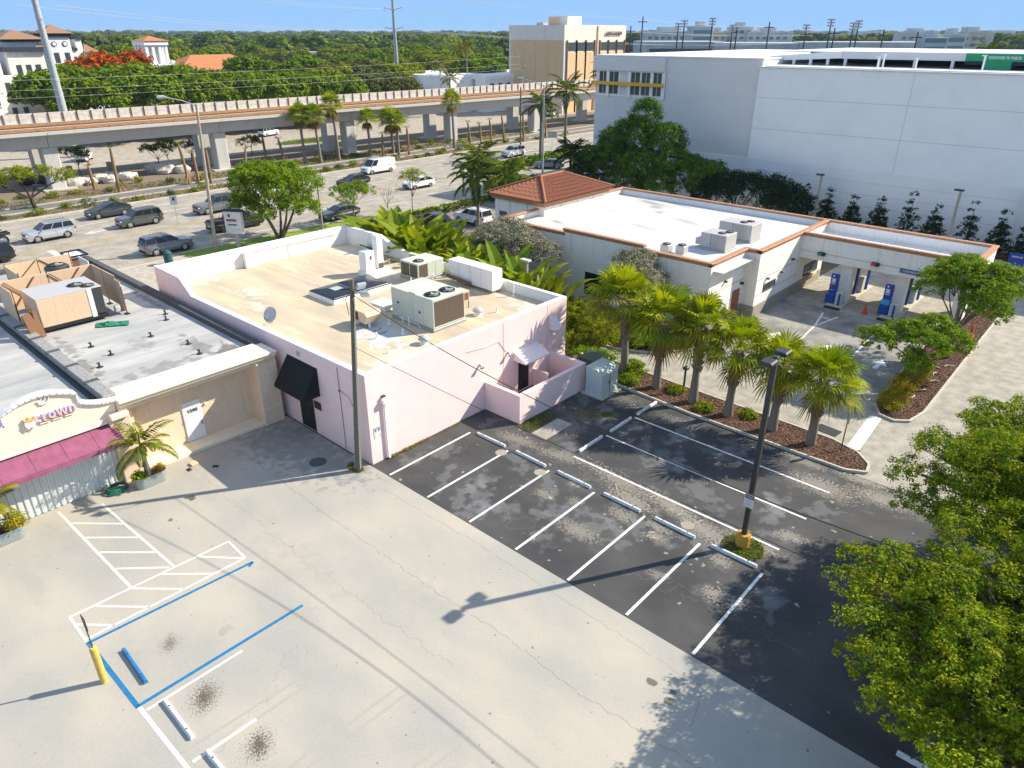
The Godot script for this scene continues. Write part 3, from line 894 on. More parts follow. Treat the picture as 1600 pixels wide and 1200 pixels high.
	var dr := part("door", Vector3(-5.98, 0.02, -0.05), Vector3(-4.85, 2.35, 0.03), M.black, t)
	part("frame", Vector3(-4.85, 0.02, -0.02), Vector3(-4.78, 2.4, 0.05), M.black, dr)
	part("frame", Vector3(-6.05, 0.02, -0.02), Vector3(-5.98, 2.4, 0.05), M.black, dr)
	part("handle", Vector3(-5.1, 0.95, 0.03), Vector3(-5.06, 1.25, 0.09), M.dark_metal, dr)
	var pq := part("plaque", Vector3(-4.68, 1.5, 0.0), Vector3(-4.05, 1.95, 0.03), M.black, t)
	part("panel", Vector3(-4.6, 1.56, 0.03), Vector3(-4.13, 1.89, 0.04), M.dark_metal, pq)
	part("wall_vent", Vector3(-5.72, 4.2, 0.0), Vector3(-5.45, 4.42, 0.06), M.unit_grey, t)
	b = MB.new()
	b.cyl(Vector3(-2.15, 0.05, 0.03), Vector3(-2.15, 4.6, 0.03), 0.014, -1, 6)
	obj("conduit", b, M.dark_metal, t)
	b = MB.new()
	b.tube([Vector3(-2.15, 3.4, 0.05), Vector3(-1.2, 3.25, 0.1), Vector3(-0.3, 3.0, 0.5)], [0.012, 0.012, 0.012], 6)
	b.lathe(Vector3(-2.15, 3.36, 0.06), [Vector2(0, -0.05), Vector2(0.05, 0), Vector2(0, 0.06)], 8)
	obj("service_cable", b, M.dark_metal, t)
	# rain pipe with box head near the corner, parking notice
	b = MB.new()
	b.box(Vector3(0.13, 3.2, -0.92), Vector3(0.24, 0.26, 0.34), 0.02)
	b.box(Vector3(0.09, 1.56, -0.92), Vector3(0.10, 3.1, 0.11), 0.015)
	b.box(Vector3(0.13, 0.1, -0.92), Vector3(0.16, 0.1, 0.11), 0.015, Basis(Vector3.BACK, -0.5))
	obj("rain_pipe", b, M.pink_light, t)
	part("scupper", Vector3(0.0, 3.42, -1.02), Vector3(0.16, 3.5, -0.82), M.dark_metal, t)
	var no := part("parking_notice", Vector3(0.0, 1.35, -0.62), Vector3(0.02, 1.95, -0.22), M.sign_white, t, 0.003)
	b = MB.new()
	b.cyl(Vector3(0.018, 1.78, -0.32), Vector3(0.024, 1.78, -0.32), 0.06)
	obj("tow_symbol", b, M.sign_blue, no)
	b = MB.new()
	b.cyl(Vector3(0.018, 1.78, -0.52), Vector3(0.024, 1.78, -0.52), 0.06)
	obj("tow_symbol", b, M.sign_blue, no)
	part("band", Vector3(0.018, 1.87, -0.6), Vector3(0.023, 1.91, -0.24), M.dark_metal, no, 0.001)
	# yard door, its small hood and wall lamps
	part("yard_door", Vector3(-0.04, 0.1, -11.55), Vector3(0.03, 2.1, -10.65), M.black, t)
	b = MB.new()
	b.prism(PackedVector2Array([Vector2(0, 2.75), Vector2(0, 2.2), Vector2(0.08, 2.2), Vector2(1.0, 2.2), Vector2(1.0, 2.28)]), Vector3(0, 0, -12.3), Vector3.RIGHT, Vector3.UP, Vector3(0, 0, 2.1))
	obj("door_hood", b, M.pink_light, t)
	b = MB.new()
	b.prism(PackedVector2Array([Vector2(0, 3.9), Vector2(0, 3.2), Vector2(0.45, 3.2)]), Vector3(0, 0, -14.0), Vector3.RIGHT, Vector3.UP, Vector3(0, 0, 0.6))
	obj("vent_hood", b, M.pink_light, t)
	for z in [-9.75, -7.5]:
		b = MB.new()
		b.box(Vector3(0.06, 2.85, z), Vector3(0.12, 0.12, 0.12), 0.02)
		b.cyl(Vector3(0.12, 2.86, z), Vector3(0.3, 2.75, z - 0.05), 0.05, 0.08, 8)
		b.cyl(Vector3(0.12, 2.86, z), Vector3(0.28, 2.75, z + 0.12), 0.05, 0.08, 8)
		obj("flood_lamp", b, M.unit_grey, t)
	b = MB.new()
	b.tube([Vector3(0.02, 3.9, -6.5), Vector3(0.02, 3.72, -8.0), Vector3(0.02, 3.75, -9.0), Vector3(0.02, 2.95, -9.6)], [0.012, 0.012, 0.012, 0.012], 5)
	obj("conduit", b, M.unit_grey, t)
	# walled yard
	var y := thing("yard_wall", "low pink stucco wall round the small yard at the side door", "wall")
	part("wall_panel", Vector3(0.005, -0.2, -8.1), Vector3(2.62, 1.68, -7.85), M.pink, y)
	part("wall_panel", Vector3(2.38, -0.2, -13.45), Vector3(2.62, 1.7, -8.1), M.pink, y)
	part("wall_panel", Vector3(0.005, -0.2, -13.7), Vector3(2.62, 1.7, -13.45), M.pink, y)
	part("inner_wall", Vector3(0.005, -0.2, -12.1), Vector3(1.1, 1.1, -11.95), M.pink, y)

func unit(called: String, label: String, cat: String, lo: Vector3, hi: Vector3, m: Material, coil: Material, group := "") -> Node3D:
	var c := (lo + hi) / 2
	var t := thing(called, label, cat, Vector3(c.x, lo.y, c.z), 0, group)
	var s := hi - lo
	part("base_rail", Vector3(-s.x / 2 - 0.05, 0, -s.z / 2 - 0.05), Vector3(s.x / 2 + 0.05, 0.16, s.z / 2 + 0.05), M.galvanised, t)
	part("cabinet", Vector3(-s.x / 2, 0.17, -s.z / 2), Vector3(s.x / 2, s.y, s.z / 2), m, t, 0.02)
	return t

func fan(t: Node3D, at: Vector3, r: float) -> void:
	var b := MB.new()
	b.lathe(at, [Vector2(r, 0), Vector2(r, 0.05), Vector2(r - 0.03, 0.06), Vector2(r - 0.03, 0.0)], 24)
	var f := obj("fan_ring", b, M.dark_metal, t)
	b = MB.new()
	b.cyl(at + Vector3(0, 0.002, 0), at + Vector3(0, 0.006, 0), r - 0.03, -1, 24)
	obj("fan_well", b, M.black, f)
	b = MB.new()
	for k in 5:
		var a := TAU * k / 5
		b.box(at + Vector3(cos(a), 0, sin(a)) * r * 0.45 + Vector3(0, 0.03, 0), Vector3(r * 0.75, 0.012, r * 0.34), 0.0, Basis(Vector3.UP, -a) * Basis(Vector3.RIGHT, 0.35))
	b.cyl(at + Vector3(0, 0.01, 0), at + Vector3(0, 0.06, 0), r * 0.16, -1, 10)
	obj("fan_blades", b, M.unit_grey, f)
	b = MB.new()
	for k in 5:
		b.lathe(at + Vector3(0, 0.066, 0), [Vector2(r * (0.2 + 0.17 * k), 0), Vector2(r * (0.2 + 0.17 * k) + 0.008, 0.006), Vector2(r * (0.2 + 0.17 * k) + 0.016, 0)], 20)
	obj("fan_guard", b, M.dark_metal, f)

func pink_roof_things() -> void:
	var R := 4.2
	var t := unit("rooftop_unit", "large pale green rooftop air conditioner with two fans and brown coils", "air conditioner", Vector3(-6.3, R, -9.15), Vector3(-2.75, R + 1.86, -6.75), M.unit_green, M.coil)
	for q in [[-1.12, 0.06], [0.1, 1.1]]:
		part("coil_panel", Vector3(1.775, 0.3, q[0]), Vector3(1.79, 1.72, q[1]), M.coil, t, 0.003)
	for k in 8: part("bolt", Vector3(1.775, 0.39 + k * 0.17, 0.06), Vector3(1.8, 0.45 + k * 0.17, 0.09), M.black, t, 0.004)
	for x in [-0.9, 0.1, 0.95]: part("panel_seam", Vector3(x, 0.2, 1.199), Vector3(x + 0.02, 1.84, 1.206), M.unit_grey, t, 0.001)
	part("access_panel", Vector3(-0.45, 0.55, 1.2), Vector3(0.05, 1.25, 1.215), M.unit_green, t, 0.004)
	for q in [[-1.25, 1.0], [0.6, 0.85]]: part("handle", Vector3(q[0], q[1], 1.2), Vector3(q[0] + 0.12, q[1] + 0.12, 1.23), M.black, t, 0.005)
	fan(t, Vector3(1.05, 1.86, 0.55), 0.46)
	fan(t, Vector3(1.05, 1.86, -0.55), 0.46)
	part("top_step", Vector3(-0.25, 1.86, -1.15), Vector3(0.3, 1.9, 1.15), M.unit_green, t)
	var pb := MB.new()
	pb.tube([Vector3(-0.5, 0.1, 1.5), Vector3(-0.5, 0.45, 1.5)], [0.03, 0.03], 8)
	pb.tube([Vector3(0.1, 0.05, 1.55), Vector3(0.1, 0.6, 1.55)], [0.03, 0.03], 8)
	pb.tube([Vector3(-1.0, 0.25, 1.35), Vector3(0.6, 0.22, 1.35), Vector3(0.9, 0.1, 1.4)], [0.02, 0.02, 0.02], 6)
	obj("condensate_pipe", pb, M.white, t)
	t = unit("rooftop_unit", "smaller pale green rooftop air conditioner with one fan near the back parapet", "air conditioner", Vector3(-11.9, R, -14.3), Vector3(-10.1, R + 1.2, -12.0), M.unit_green, M.coil)
	part("coil_panel", Vector3(-0.82, 0.24, 1.15), Vector3(0.02, 1.1, 1.162), M.coil, t, 0.002)
	part("coil_panel", Vector3(0.1, 0.24, 1.15), Vector3(0.82, 1.1, 1.162), M.coil, t, 0.002)
	part("coil_panel", Vector3(0.9, 0.24, 0.3), Vector3(0.912, 1.1, 1.05), M.coil, t, 0.002)
	part("panel_seam", Vector3(0.9, 0.2, -0.4), Vector3(0.91, 1.18, -0.38), M.unit_grey, t, 0.001)
	fan(t, Vector3(0.3, 1.2, 0.55), 0.36)
	# roof hatch with two dark domed lids
	t = thing("skylight", "long dark twin domed skylight on a low white curb", "skylight", Vector3(-11.8, R, -7.8))
	part("curb", Vector3(-1.35, 0, -2.2), Vector3(1.35, 0.3, 2.2), M.white_wall, t)
	for s in [-1, 1]:
		var b := MB.new()
		var pr := [Vector2(1.28, 0.0), Vector2(1.22, 0.08), Vector2(0.95, 0.13), Vector2(0.5, 0.2), Vector2(0.0, 0.22)]
		for k in pr.size() - 1:
			var p: Vector2 = pr[k]
			var q: Vector2 = pr[k + 1]
			for e in 4:
				var a0 := PI / 4 + e * PI / 2
				var a1 := a0 + PI / 2
				var f0 := Vector3(signf(cos(a0)), 0, signf(sin(a0)) * 0.8)
				var f1 := Vector3(signf(cos(a1)), 0, signf(sin(a1)) * 0.8)
				b.quad(Vector3(0, 0.3 + p.y, s * 1.08) + f0 * p.x, Vector3(0, 0.3 + p.y, s * 1.08) + f1 * p.x, Vector3(0, 0.3 + q.y, s * 1.08) + f1 * q.x, Vector3(0, 0.3 + q.y, s * 1.08) + f0 * q.x, f0 + f1 + Vector3(0, 1.0, 0))
		var d := obj("dome", b, M.skylight_dark, t)
		b = MB.new()
		for e in [-1, 1]:
			b.box(Vector3(e * 1.29, 0.33, s * 1.08), Vector3(0.06, 0.06, 2.1), 0.01)
			b.box(Vector3(0, 0.33, s * 1.08 + e * 1.05), Vector3(2.6, 0.06, 0.06), 0.01)
		obj("frame", b, M.dark_metal, d)
	part("dome_patch", Vector3(-0.3, 0.515, 0.75), Vector3(0.35, 0.53, 1.4), M.unit_grey, t, 0.004)
	# white air handler with tall riser
	t = thing("air_handler", "white sheet metal air handler with tall riser and small brown vent", "air handler", Vector3(-13.7, R, -11.1))
	part("plinth", Vector3(-0.75, 0, -0.95), Vector3(1.0, 0.3, 0.75), M.white_wall, t)
	part("cabinet", Vector3(-0.65, 0.3, -0.1), Vector3(0.1, 1.66, 0.65), M.white, t, 0.02)
	part("riser", Vector3(-0.4, 0.3, -0.85), Vector3(0.1, 2.6, -0.35), M.white, t, 0.02)
	part("vent_grille", Vector3(0.1, 0.35, -0.8), Vector3(0.14, 0.7, -0.4), M.coil, t)
	part("hatch", Vector3(0.1, 1.1, 0.15), Vector3(0.12, 1.35, 0.3), M.rust, t)
	# long white duct box on feet by the back parapet
	t = thing("duct_box", "long white sheet metal duct box raised on feet by the back parapet", "duct", Vector3(-6.8, R, -14.0))
	var b := MB.new()
	b.prism(PackedVector2Array([Vector2(-2.0, 0.75), Vector2(-1.1, 0.25), Vector2(2.0, 0.2), Vector2(2.0, 1.5), Vector2(-2.0, 1.5)]), Vector3(0, 0, -0.45), Vector3.RIGHT, Vector3.UP, Vector3(0, 0, 0.9))
	obj("box", b, M.white_wall, t)
	for x in [-0.8, 1.7]: part("foot", Vector3(x - 0.15, 0, -0.3), Vector3(x + 0.15, 0.25, 0.3), M.unit_grey, t)
	b = MB.new()
	b.tube([Vector3(-1.9, 0.5, 0.7), Vector3(-0.4, 0.4, 0.7), Vector3(0.2, 0.35, 0.65)], [0.12, 0.12, 0.12], 8)
	obj("flexible_duct", b, M.rust, t)
	for x in [-1.0, 0.0, 1.0]: part("seam", Vector3(x, 0.3, 0.45), Vector3(x + 0.02, 1.49, 0.46), M.unit_grey, t, 0.001)
	# small things
	t = thing("wall_condenser", "small rusty beige condenser on a thin stand beside the large unit", "condenser", Vector3(-4.55, R, -10.6))
	part("cabinet", Vector3(-0.4, 0.45, -0.3), Vector3(0.4, 1.1, 0.3), M.unit_beige, t, 0.02)
	part("fan_panel", Vector3(0.4, 0.55, -0.22), Vector3(0.415, 1.0, 0.2), M.rust, t)
	for x in [-0.35, 0.35]:
		for z in [-0.25, 0.25]: part("leg", Vector3(x - 0.025, 0, z - 0.025), Vector3(x + 0.025, 0.45, z + 0.025), M.rust, t)
	t = thing("exhaust_fan_box", "beige sheet metal fan box on feet with its shaded opening in black", "vent", Vector3(-6.45, R, -5.0))
	b = MB.new()
	b.prism(PackedVector2Array([Vector2(-0.7, 0.35), Vector2(0.55, 0.3), Vector2(0.75, 0.75), Vector2(0.55, 0.95), Vector2(-0.7, 0.95)]), Vector3(0, 0, -0.55), Vector3.RIGHT, Vector3.UP, Vector3(0, 0, 1.05))
	obj("housing", b, M.unit_beige, t)
	part("opening_shade", Vector3(-0.6, 0.42, 0.5), Vector3(-0.05, 0.88, 0.51), M.black, t)  # black plate stands in for the shade inside the fan box
	part("wheel", Vector3(-0.45, 0.2, 0.25), Vector3(0.0, 0.42, 0.6), M.unit_grey, t, 0.05)
	for x in [-0.6, 0.45]: part("leg", Vector3(x - 0.05, 0, 0.1), Vector3(x + 0.05, 0.4, 0.2), M.white, t)
	t = thing("roof_curb", "low flat white lidded curb beside the large rooftop unit", "roof curb", Vector3(-7.9, R, -7.4))
	part("curb", Vector3(-0.6, 0, -0.45), Vector3(0.6, 0.26, 0.45), M.white_wall, t)
	part("lid", Vector3(-0.7, 0.26, -0.55), Vector3(0.7, 0.36, 0.55), M.white, t, 0.02)
	for q in [[-2.9, -10.35, "domed grey roof vent near the small condenser"], [-1.97, -5.36, "domed grey roof vent near the outer corner parapet"]]:
		t = thing("roof_vent", q[2], "vent", Vector3(q[0], R, q[1]), 0, "domed vents on the tan roof")
		b = MB.new()
		b.lathe(Vector3.ZERO, [Vector2(0.28, 0), Vector2(0.2, 0.06), Vector2(0.17, 0.1), Vector2(0.17, 0.26)], 14)
		obj("neck", b, M.white, t)
		b = MB.new()
		b.lathe(Vector3(0, 0.24, 0), [Vector2(0.0, 0.0), Vector2(0.32, 0.0), Vector2(0.33, 0.06), Vector2(0.26, 0.16), Vector2(0.12, 0.24), Vector2(0, 0.26)], 16)
		obj("cap", b, M.unit_grey, t)
	var n := 0
	for q in [[-7.4, -5.0, 0.5], [-4.4, -4.1, 0.35], [-3.9, -5.5, 0.3], [-2.4, -3.3, 0.2], [-9.4, -10.8, 0.75], [-8.9, -12.2, 0.8], [-2.4, -11.4, 0.4], [-3.6, -14.2, 0.85], [-15.0, -13.5, 0.3], [-5.6, -5.9, 0.3], [-9.0, -14.0, 0.7]]:
		b = MB.new()
		b.tube([Vector3.ZERO, Vector3(0, q[2], 0)], [0.045, 0.045], 8)
		b.lathe(Vector3.ZERO, [Vector2(0.12, 0.0), Vector2(0.1, 0.02), Vector2(0.05, 0.06)], 10)
		var o := obj("vent_pipe", b, M.white)
		o.position = Vector3(q[0], R, q[1])
		tag(o, "thin white vent pipe standing on the tan roof", "pipe", "vent pipes on the tan roof")
		n += 1
	t = thing("satellite_dish", "grey satellite dish on a short mast on the tan roof", "satellite dish", Vector3(-10.6, R, -1.5), 0.4)
	b = MB.new()
	b.tube([Vector3(0, 0, 0), Vector3(0, 0.3, 0), Vector3(0, 0.42, -0.08)], [0.03, 0.03, 0.03], 8)
	obj("mast", b, M.unit_grey, t)
	b = MB.new()
	var dc := Basis(Vector3.RIGHT, 1.05)
	for k in 4:
		for s in 20:
			var a0 := TAU * s / 20
			var a1 := TAU * (s + 1) / 20
			var r0 := k / 4.0 * 0.42
			var r1 := (k + 1) / 4.0 * 0.42
			var f := func(r: float, a: float) -> Vector3: return Vector3(0, 0.5, 0) + dc * Vector3(cos(a) * r, r * r * 0.6, sin(a) * r * 1.1)
			b.quad(f.call(r0, a0), f.call(r0, a1), f.call(r1, a1), f.call(r1, a0), dc * Vector3.UP)
	obj("dish", b, M.steel, t)
	b = MB.new()
	b.tube([Vector3(0, 0.35, 0.2), Vector3(0, 0.35, 0.5), Vector3(0, 0.55, 0.6)], [0.015, 0.015, 0.03], 6)
	obj("feed_arm", b, M.dark_metal, t)

# ---------------------------------------------------------------- shop with curved parapet
func crown_building() -> void:
	var t := thing("shop_building", "cream stucco shop with curved parapet, purple awning and grey flat roof", "building")
	var X := -7.6
	# walls
	part("wall", Vector3(X - 0.3, -0.3, 7.9), Vector3(X, 4.05, 26), M.cream, t)
	part("wall", Vector3(X - 1.2, -0.3, 1.5), Vector3(X - 0.9, 4.05, 7.9), M.cream, t)
	part("wall", Vector3(X - 1.2, -0.3, 7.6), Vector3(X - 0.3, 3.5, 7.9), M.cream, t)
	part("wall", Vector3(-34, -0.3, 0.35), Vector3(X - 0.9, 4.0, 0.6), M.cream, t)
	part("wall", Vector3(-34, -0.3, 0.6), Vector3(-33.7, 4.0, 26), M.cream, t)
	# corner pilaster built of stucco blocks
	part("pilaster", Vector3(X - 1.2, -0.1, 0.35), Vector3(X + 0.28, 3.6, 1.5), M.cream, t, 0.03)
	for y in [0.95, 1.95, 2.95]:
		part("block_joint", Vector3(X - 0.6, y, 0.33), Vector3(X + 0.295, y + 0.03, 1.52), M.cream_light, t, 0.004)
	part("pilaster", Vector3(X - 0.5, -0.1, 7.9), Vector3(X + 0.25, 3.5, 8.8), M.cream, t, 0.03)
	part("pilaster", Vector3(X - 0.3, -0.1, 14.4), Vector3(X + 0.25, 3.5, 15.3), M.cream, t, 0.03)
	# stepped cornice over the recessed wall
	part("cornice", Vector3(X - 1.3, 3.55, 0.33), Vector3(X + 0.2, 3.8, 8.3), M.cream, t, 0.03)
	part("cornice", Vector3(X - 1.3, 3.8, 0.33), Vector3(X + 0.38, 4.0, 8.3), M.cream_light, t, 0.04)
	part("cornice", Vector3(X - 1.3, 4.0, 0.33), Vector3(X + 0.5, 4.14, 8.3), M.cream_light, t, 0.03)
	part("cornice_return", Vector3(X + 0.02, 3.3, 7.95), Vector3(X + 0.42, 3.55, 8.75), M.cream_light, t, 0.03)
	part("plinth_step", Vector3(X - 0.9, -0.05, 1.5), Vector3(X + 0.15, 0.16, 7.9), M.cream_light, t, 0.02)
	# curved parapet: arch between two scrolls, with white moulding on its edge
	var arch := PackedVector2Array()
	for k in 9: arch.append(Vector2(8.35 + k * 0.17, 4.1 + 0.42 * pow(k / 8.0, 2.0)))
	arch.append(Vector2(9.72, 4.95))
	for k in 13: arch.append(Vector2(9.72 + k * 0.235, 4.95 + 0.62 * sin(PI * (0.12 + 0.76 * k / 12.0)) - 0.22))
	arch.append(Vector2(12.55, 4.52))
	for k in 9: arch.append(Vector2(12.6 + k * 0.17, 4.1 + 0.42 * pow(1.0 - k / 8.0, 2.0)))
	var full := PackedVector2Array(arch)
	full.append(Vector2(13.96, 3.2))
	full.append(Vector2(8.35, 3.2))
	var b := MB.new()
	b.prism(full, Vector3(X - 0.28, 0, 0), Vector3.BACK, Vector3.UP, Vector3(0.32, 0, 0))
	obj("parapet", b, M.cream_light, t)
	b = MB.new()
	for k in arch.size() - 1:
		var p := arch[k]
		var q := arch[k + 1]
		var d := q - p
		if d.length() < 0.01: continue
		b.box(Vector3(X - 0.1, (p.y + q.y) / 2 + 0.03, (p.x + q.x) / 2), Vector3(0.5, 0.09, d.length() + 0.05), 0.01, Basis(Vector3.RIGHT, -atan2(d.y, d.x)))
	obj("moulding", b, M.trim_white, t)
	part("belt_course", Vector3(X, 3.12, 8.8), Vector3(X + 0.12, 3.26, 14.4), M.cream_light, t, 0.02)
	# shell ornament over the name
	var sh := MB.new()
	for k in 3:
		var pts := []
		var rad := []
		for j in 7:
			var a := -1.9 + j * 0.3
			var r := 0.14 + k * 0.09
			pts.append(Vector3(X + 0.08, 5.1 + sin(a) * r * 0.9 + 0.16, 11.15 - cos(a) * r - k * 0.06))
			rad.append(0.018 + 0.03 * sin(PI * (j + 0.5) / 7.0))
		sh.tube(pts, rad, 6)
	obj("shell_ornament", sh, M.trim_white, t)
	# raised name: letters on pale backing, gold rule, small words, tooth and crown emblem
	var face := FACE_X.rotated(Vector3.RIGHT, 0.0)
	lettering("crown", 0.54, Vector3(X + 0.10, 4.46, 10.66), face, M.lavender_side, t, 0.09, 1.05, "letters")
	lettering("crown", 0.525, Vector3(X + 0.155, 4.46, 10.66), face, M.lavender, t, 0.02, 1.05, "letters")
	part("gold_rule", Vector3(X + 0.06, 4.22, 9.98), Vector3(X + 0.13, 4.255, 11.34), M.gold, t)
	for q in [[10.0, 10.36], [10.46, 10.84], [10.94, 11.32]]: part("small_word", Vector3(X + 0.06, 4.11, q[0]), Vector3(X + 0.1, 4.16, q[1]), M.lavender_side, t, 0.01)
	b = MB.new()
	b.prism(PackedVector2Array([Vector2(-0.19, 0.12), Vector2(-0.21, 0.0), Vector2(-0.12, -0.2), Vector2(0.0, -0.13), Vector2(0.12, -0.2), Vector2(0.21, 0.0), Vector2(0.19, 0.12), Vector2(0.0, 0.09)]), Vector3(X + 0.05, 4.3, 11.66), Vector3.FORWARD, Vector3.UP, Vector3(0.13, 0, 0))
	obj("emblem", b, M.lavender_side, t)
	b = MB.new()
	b.prism(PackedVector2Array([Vector2(-0.17, 0.13), Vector2(0.17, 0.13), Vector2(0.2, 0.28), Vector2(0.09, 0.19), Vector2(0, 0.31), Vector2(-0.09, 0.19), Vector2(-0.2, 0.28)]), Vector3(X + 0.06, 4.3, 11.66), Vector3.FORWARD, Vector3.UP, Vector3(0.11, 0, 0))
	obj("emblem_crown", b, M.gold, t)
	# purple awning with valance; corrugated shutter beneath
	b = MB.new()
	var z0 := 8.55
	var z1 := 14.6
	b.quad(Vector3(X + 0.02, 3.05, z0), Vector3(X + 0.02, 3.05, z1), Vector3(X + 0.95, 2.5, z1), Vector3(X + 0.95, 2.5, z0), Vector3(0.5, 1, 0))
	b.quad(Vector3(X + 0.95, 2.5, z0), Vector3(X + 0.95, 2.5, z1), Vector3(X + 0.97, 2.26, z1), Vector3(X + 0.97, 2.26, z0), Vector3(1, 0, 0))
	b.tri(Vector3(X + 0.02, 3.05, z0), Vector3(X + 0.95, 2.5, z0), Vector3(X + 0.02, 2.5, z0), Vector3(0, 0, -1))
	var aw := obj("awning", b, M.awning_purple, t)
	for k in 4: part("seam", Vector3(0, 0, 0), Vector3(0.03, 0.012, 0.02), M.awning_purple, aw, 0.002).transform = Transform3D(Basis(Vector3.BACK, -0.534).scaled_local(Vector3(36, 1, 1)), Vector3(X + 0.02, 3.053, 9.6 + k * 1.25))
	part("top_bar", Vector3(X + 0.0, 3.05, z0), Vector3(X + 0.06, 3.1, z1), M.navy, aw)
	var sht := part("shutter", Vector3(X - 0.02, 0.02, 8.85), Vector3(X + 0.03, 2.36, 14.4), M.shutter, t)
	var cor := MB.new()
	cor.prism(PackedVector2Array([Vector2(0, 0), Vector2(0.10, 0), Vector2(0.13, 0.05), Vector2(0.23, 0.05), Vector2(0.26, 0)]), Vector3(0, 0, 0), Vector3.BACK, Vector3.RIGHT, Vector3(0, 2.3, 0))
	var cm := cor.mesh()
	for k in 21:
		var o := obj("slat", cm, M.shutter, sht)
		o.position = Vector3(X + 0.024, 0.03, 8.9 + k * 0.26)
	# door with number
	var dr := part("door", Vector3(X - 0.9, 0.18, 4.25), Vector3(X - 0.84, 2.35, 5.2), M.white, t, 0.008)
	lettering("1590", 0.26, Vector3(X - 0.83, 1.83, 4.72), FACE_X, M.black, dr, 0.012, 1.0, "number")
	for y in [1.12, 0.98]:
		var hb := MB.new()
		hb.cyl(Vector3(X - 0.84, y, 4.36), Vector3(X - 0.77, y, 4.36), 0.035, -1, 8)
		obj("handle", hb, M.dark_metal, dr)
	for y in [0.5, 1.3, 2.1]: part("hinge", Vector3(X - 0.845, y, 5.18), Vector3(X - 0.82, y + 0.1, 5.22), M.unit_grey, dr, 0.002)
	part("wall_box", Vector3(X - 0.9, 1.9, 3.95), Vector3(X - 0.8, 2.0, 4.05), M.white, t)
	# roof
	obj("roof", sheet(rect(-33.7, 0.6, X - 0.9, 26), 3.86, Vector2(-34, 0.3), Vector2(27.08, 21.54)), M.felt_roof, t)
	for q in [[-34.05, 0.3, X - 1.0, 0.75, 4.16], [-34.05, 0.75, -33.6, 8.0, 4.16], [-34.05, 8.7, -33.6, 26.0, 4.16]]:
		part("roof_edge", Vector3(q[0], 3.8, q[1]), Vector3(q[2], q[4], q[3]), M.felt_dark, t, 0.03)
	part("fire_wall", Vector3(-34.2, 3.7, 8.05), Vector3(X - 0.3, 4.28, 8.65), M.felt_grey, t, 0.05)
	part("flashing", Vector3(-34.2, 3.84, 7.86), Vector3(X - 1.0, 3.93, 8.06), M.black, t, 0.01)
	part("flashing", Vector3(-34.2, 3.84, 8.64), Vector3(X - 1.0, 3.95, 8.9), M.black, t, 0.01)
	for k in 9: part("cap_joint", Vector3(-31.0 + k * 2.6, 4.2, 8.03), Vector3(-30.7 + k * 2.6, 4.3, 8.67), M.felt_dark, t, 0.01)
	# screens and units on the shop roof
	var R := 3.86
	var n := thing("rooftop_unit", "boxy beige rooftop air conditioner with dark coil beside the green tarp", "air conditioner", Vector3(-20.3, R, 6.0))
	part("cabinet", Vector3(-1.7, 0.35, -1.2), Vector3(1.0, 1.95, 1.55), M.unit_beige, n, 0.02)
	part("top_panel", Vector3(-1.7, 1.95, -1.9), Vector3(1.0, 2.0, 1.55), M.unit_grey, n)
	part("coil_panel", Vector3(-1.6, 0.4, -1.85), Vector3(0.96, 1.93, -1.2), M.coil_dark, n)
	part("base_rail", Vector3(-1.7, 0.15, -1.9), Vector3(1.02, 0.35, 1.55), M.black, n)
	part("corner_post", Vector3(0.96, 0.3, -1.3), Vector3(1.03, 1.97, -1.05), M.white, n)
	fan(n, Vector3(-0.2, 2.0, -0.9), 0.42)
	fan(n, Vector3(0.4, 2.0, -1.35), 0.36)
	var s := thing("equipment_screen", "beige sheet screen on braced posts round the boxy rooftop unit", "screen", Vector3(-20.3, R, 6.0))
	for q in [[-3.4, -2.9, -3.32, 2.2, 0.35, 2.2], [-3.4, 2.15, -0.9, 2.2, 0.3, 2.15], [-3.3, -2.95, 0.2, -2.88, 0.35, 2.2], [0.25, -2.9, 1.05, -2.85, 0.2, 2.0]]:
		part("panel", Vector3(q[0], q[4], q[1]), Vector3(q[2], q[5], maxf(q[3], q[1] + 0.05)), M.unit_beige, s)
	for q in [[-3.35, -2.9], [-3.35, -0.4], [-3.35, 2.1], [-1.6, -2.9], [0.2, -2.9], [1.05, -2.88], [-1.0, 2.1], [1.2, 1.9]]:
		var h := 2.2 if q[0] < 1.0 else 1.7
		part("post", Vector3(q[0] - 0.03, 0, q[1] - 0.03), Vector3(q[0] + 0.03, h, q[1] + 0.03), M.rust, s)
		part("shoe", Vector3(q[0] - 0.18, 0, q[1] - 0.12), Vector3(q[0] + 0.18, 0.05, q[1] + 0.12), M.black, s)
	for q in [[-3.25, -2.3, -0.5], [-3.25, -0.5, -2.2], [-3.25, 0.2, 1.9], [-3.25, 1.9, 0.3]]:
		var br := MB.new()
		br.tube([Vector3(q[0], 0.3, q[1]), Vector3(q[0], 2.15, q[2])], [0.035, 0.035], 6)
		obj("brace", br, M.rust, s)
	var fp := part("fallen_panel", Vector3(-0.03, 0, -0.4), Vector3(0.03, 1.5, 0.4), M.rust, s)
	fp.transform = Transform3D(Basis(Vector3.UP, 0.4) * Basis(Vector3.BACK, 0.25), Vector3(1.5, 0.0, 1.95))
	part("bucket", Vector3(0.7, 0.2, -2.6), Vector3(1.0, 0.6, -2.3), M.unit_grey, s, 0.06)
	n = thing("equipment_screen", "beige sheet screen round the round condenser by the street edge", "screen", Vector3(-27.6, R, 4.6))
	for q in [[-1.6, -2.0, -1.53, 1.9, 0.3, 1.7], [-1.6, 1.85, 1.2, 1.9, 0.3, 1.7], [0.3, -2.0, 2.0, -1.93, 0.2, 1.9]]:
		part("panel", Vector3(q[0], q[4], q[1]), Vector3(q[2], q[5], q[3]), M.unit_beige if q[0] < 0 else M.trim_white, n)
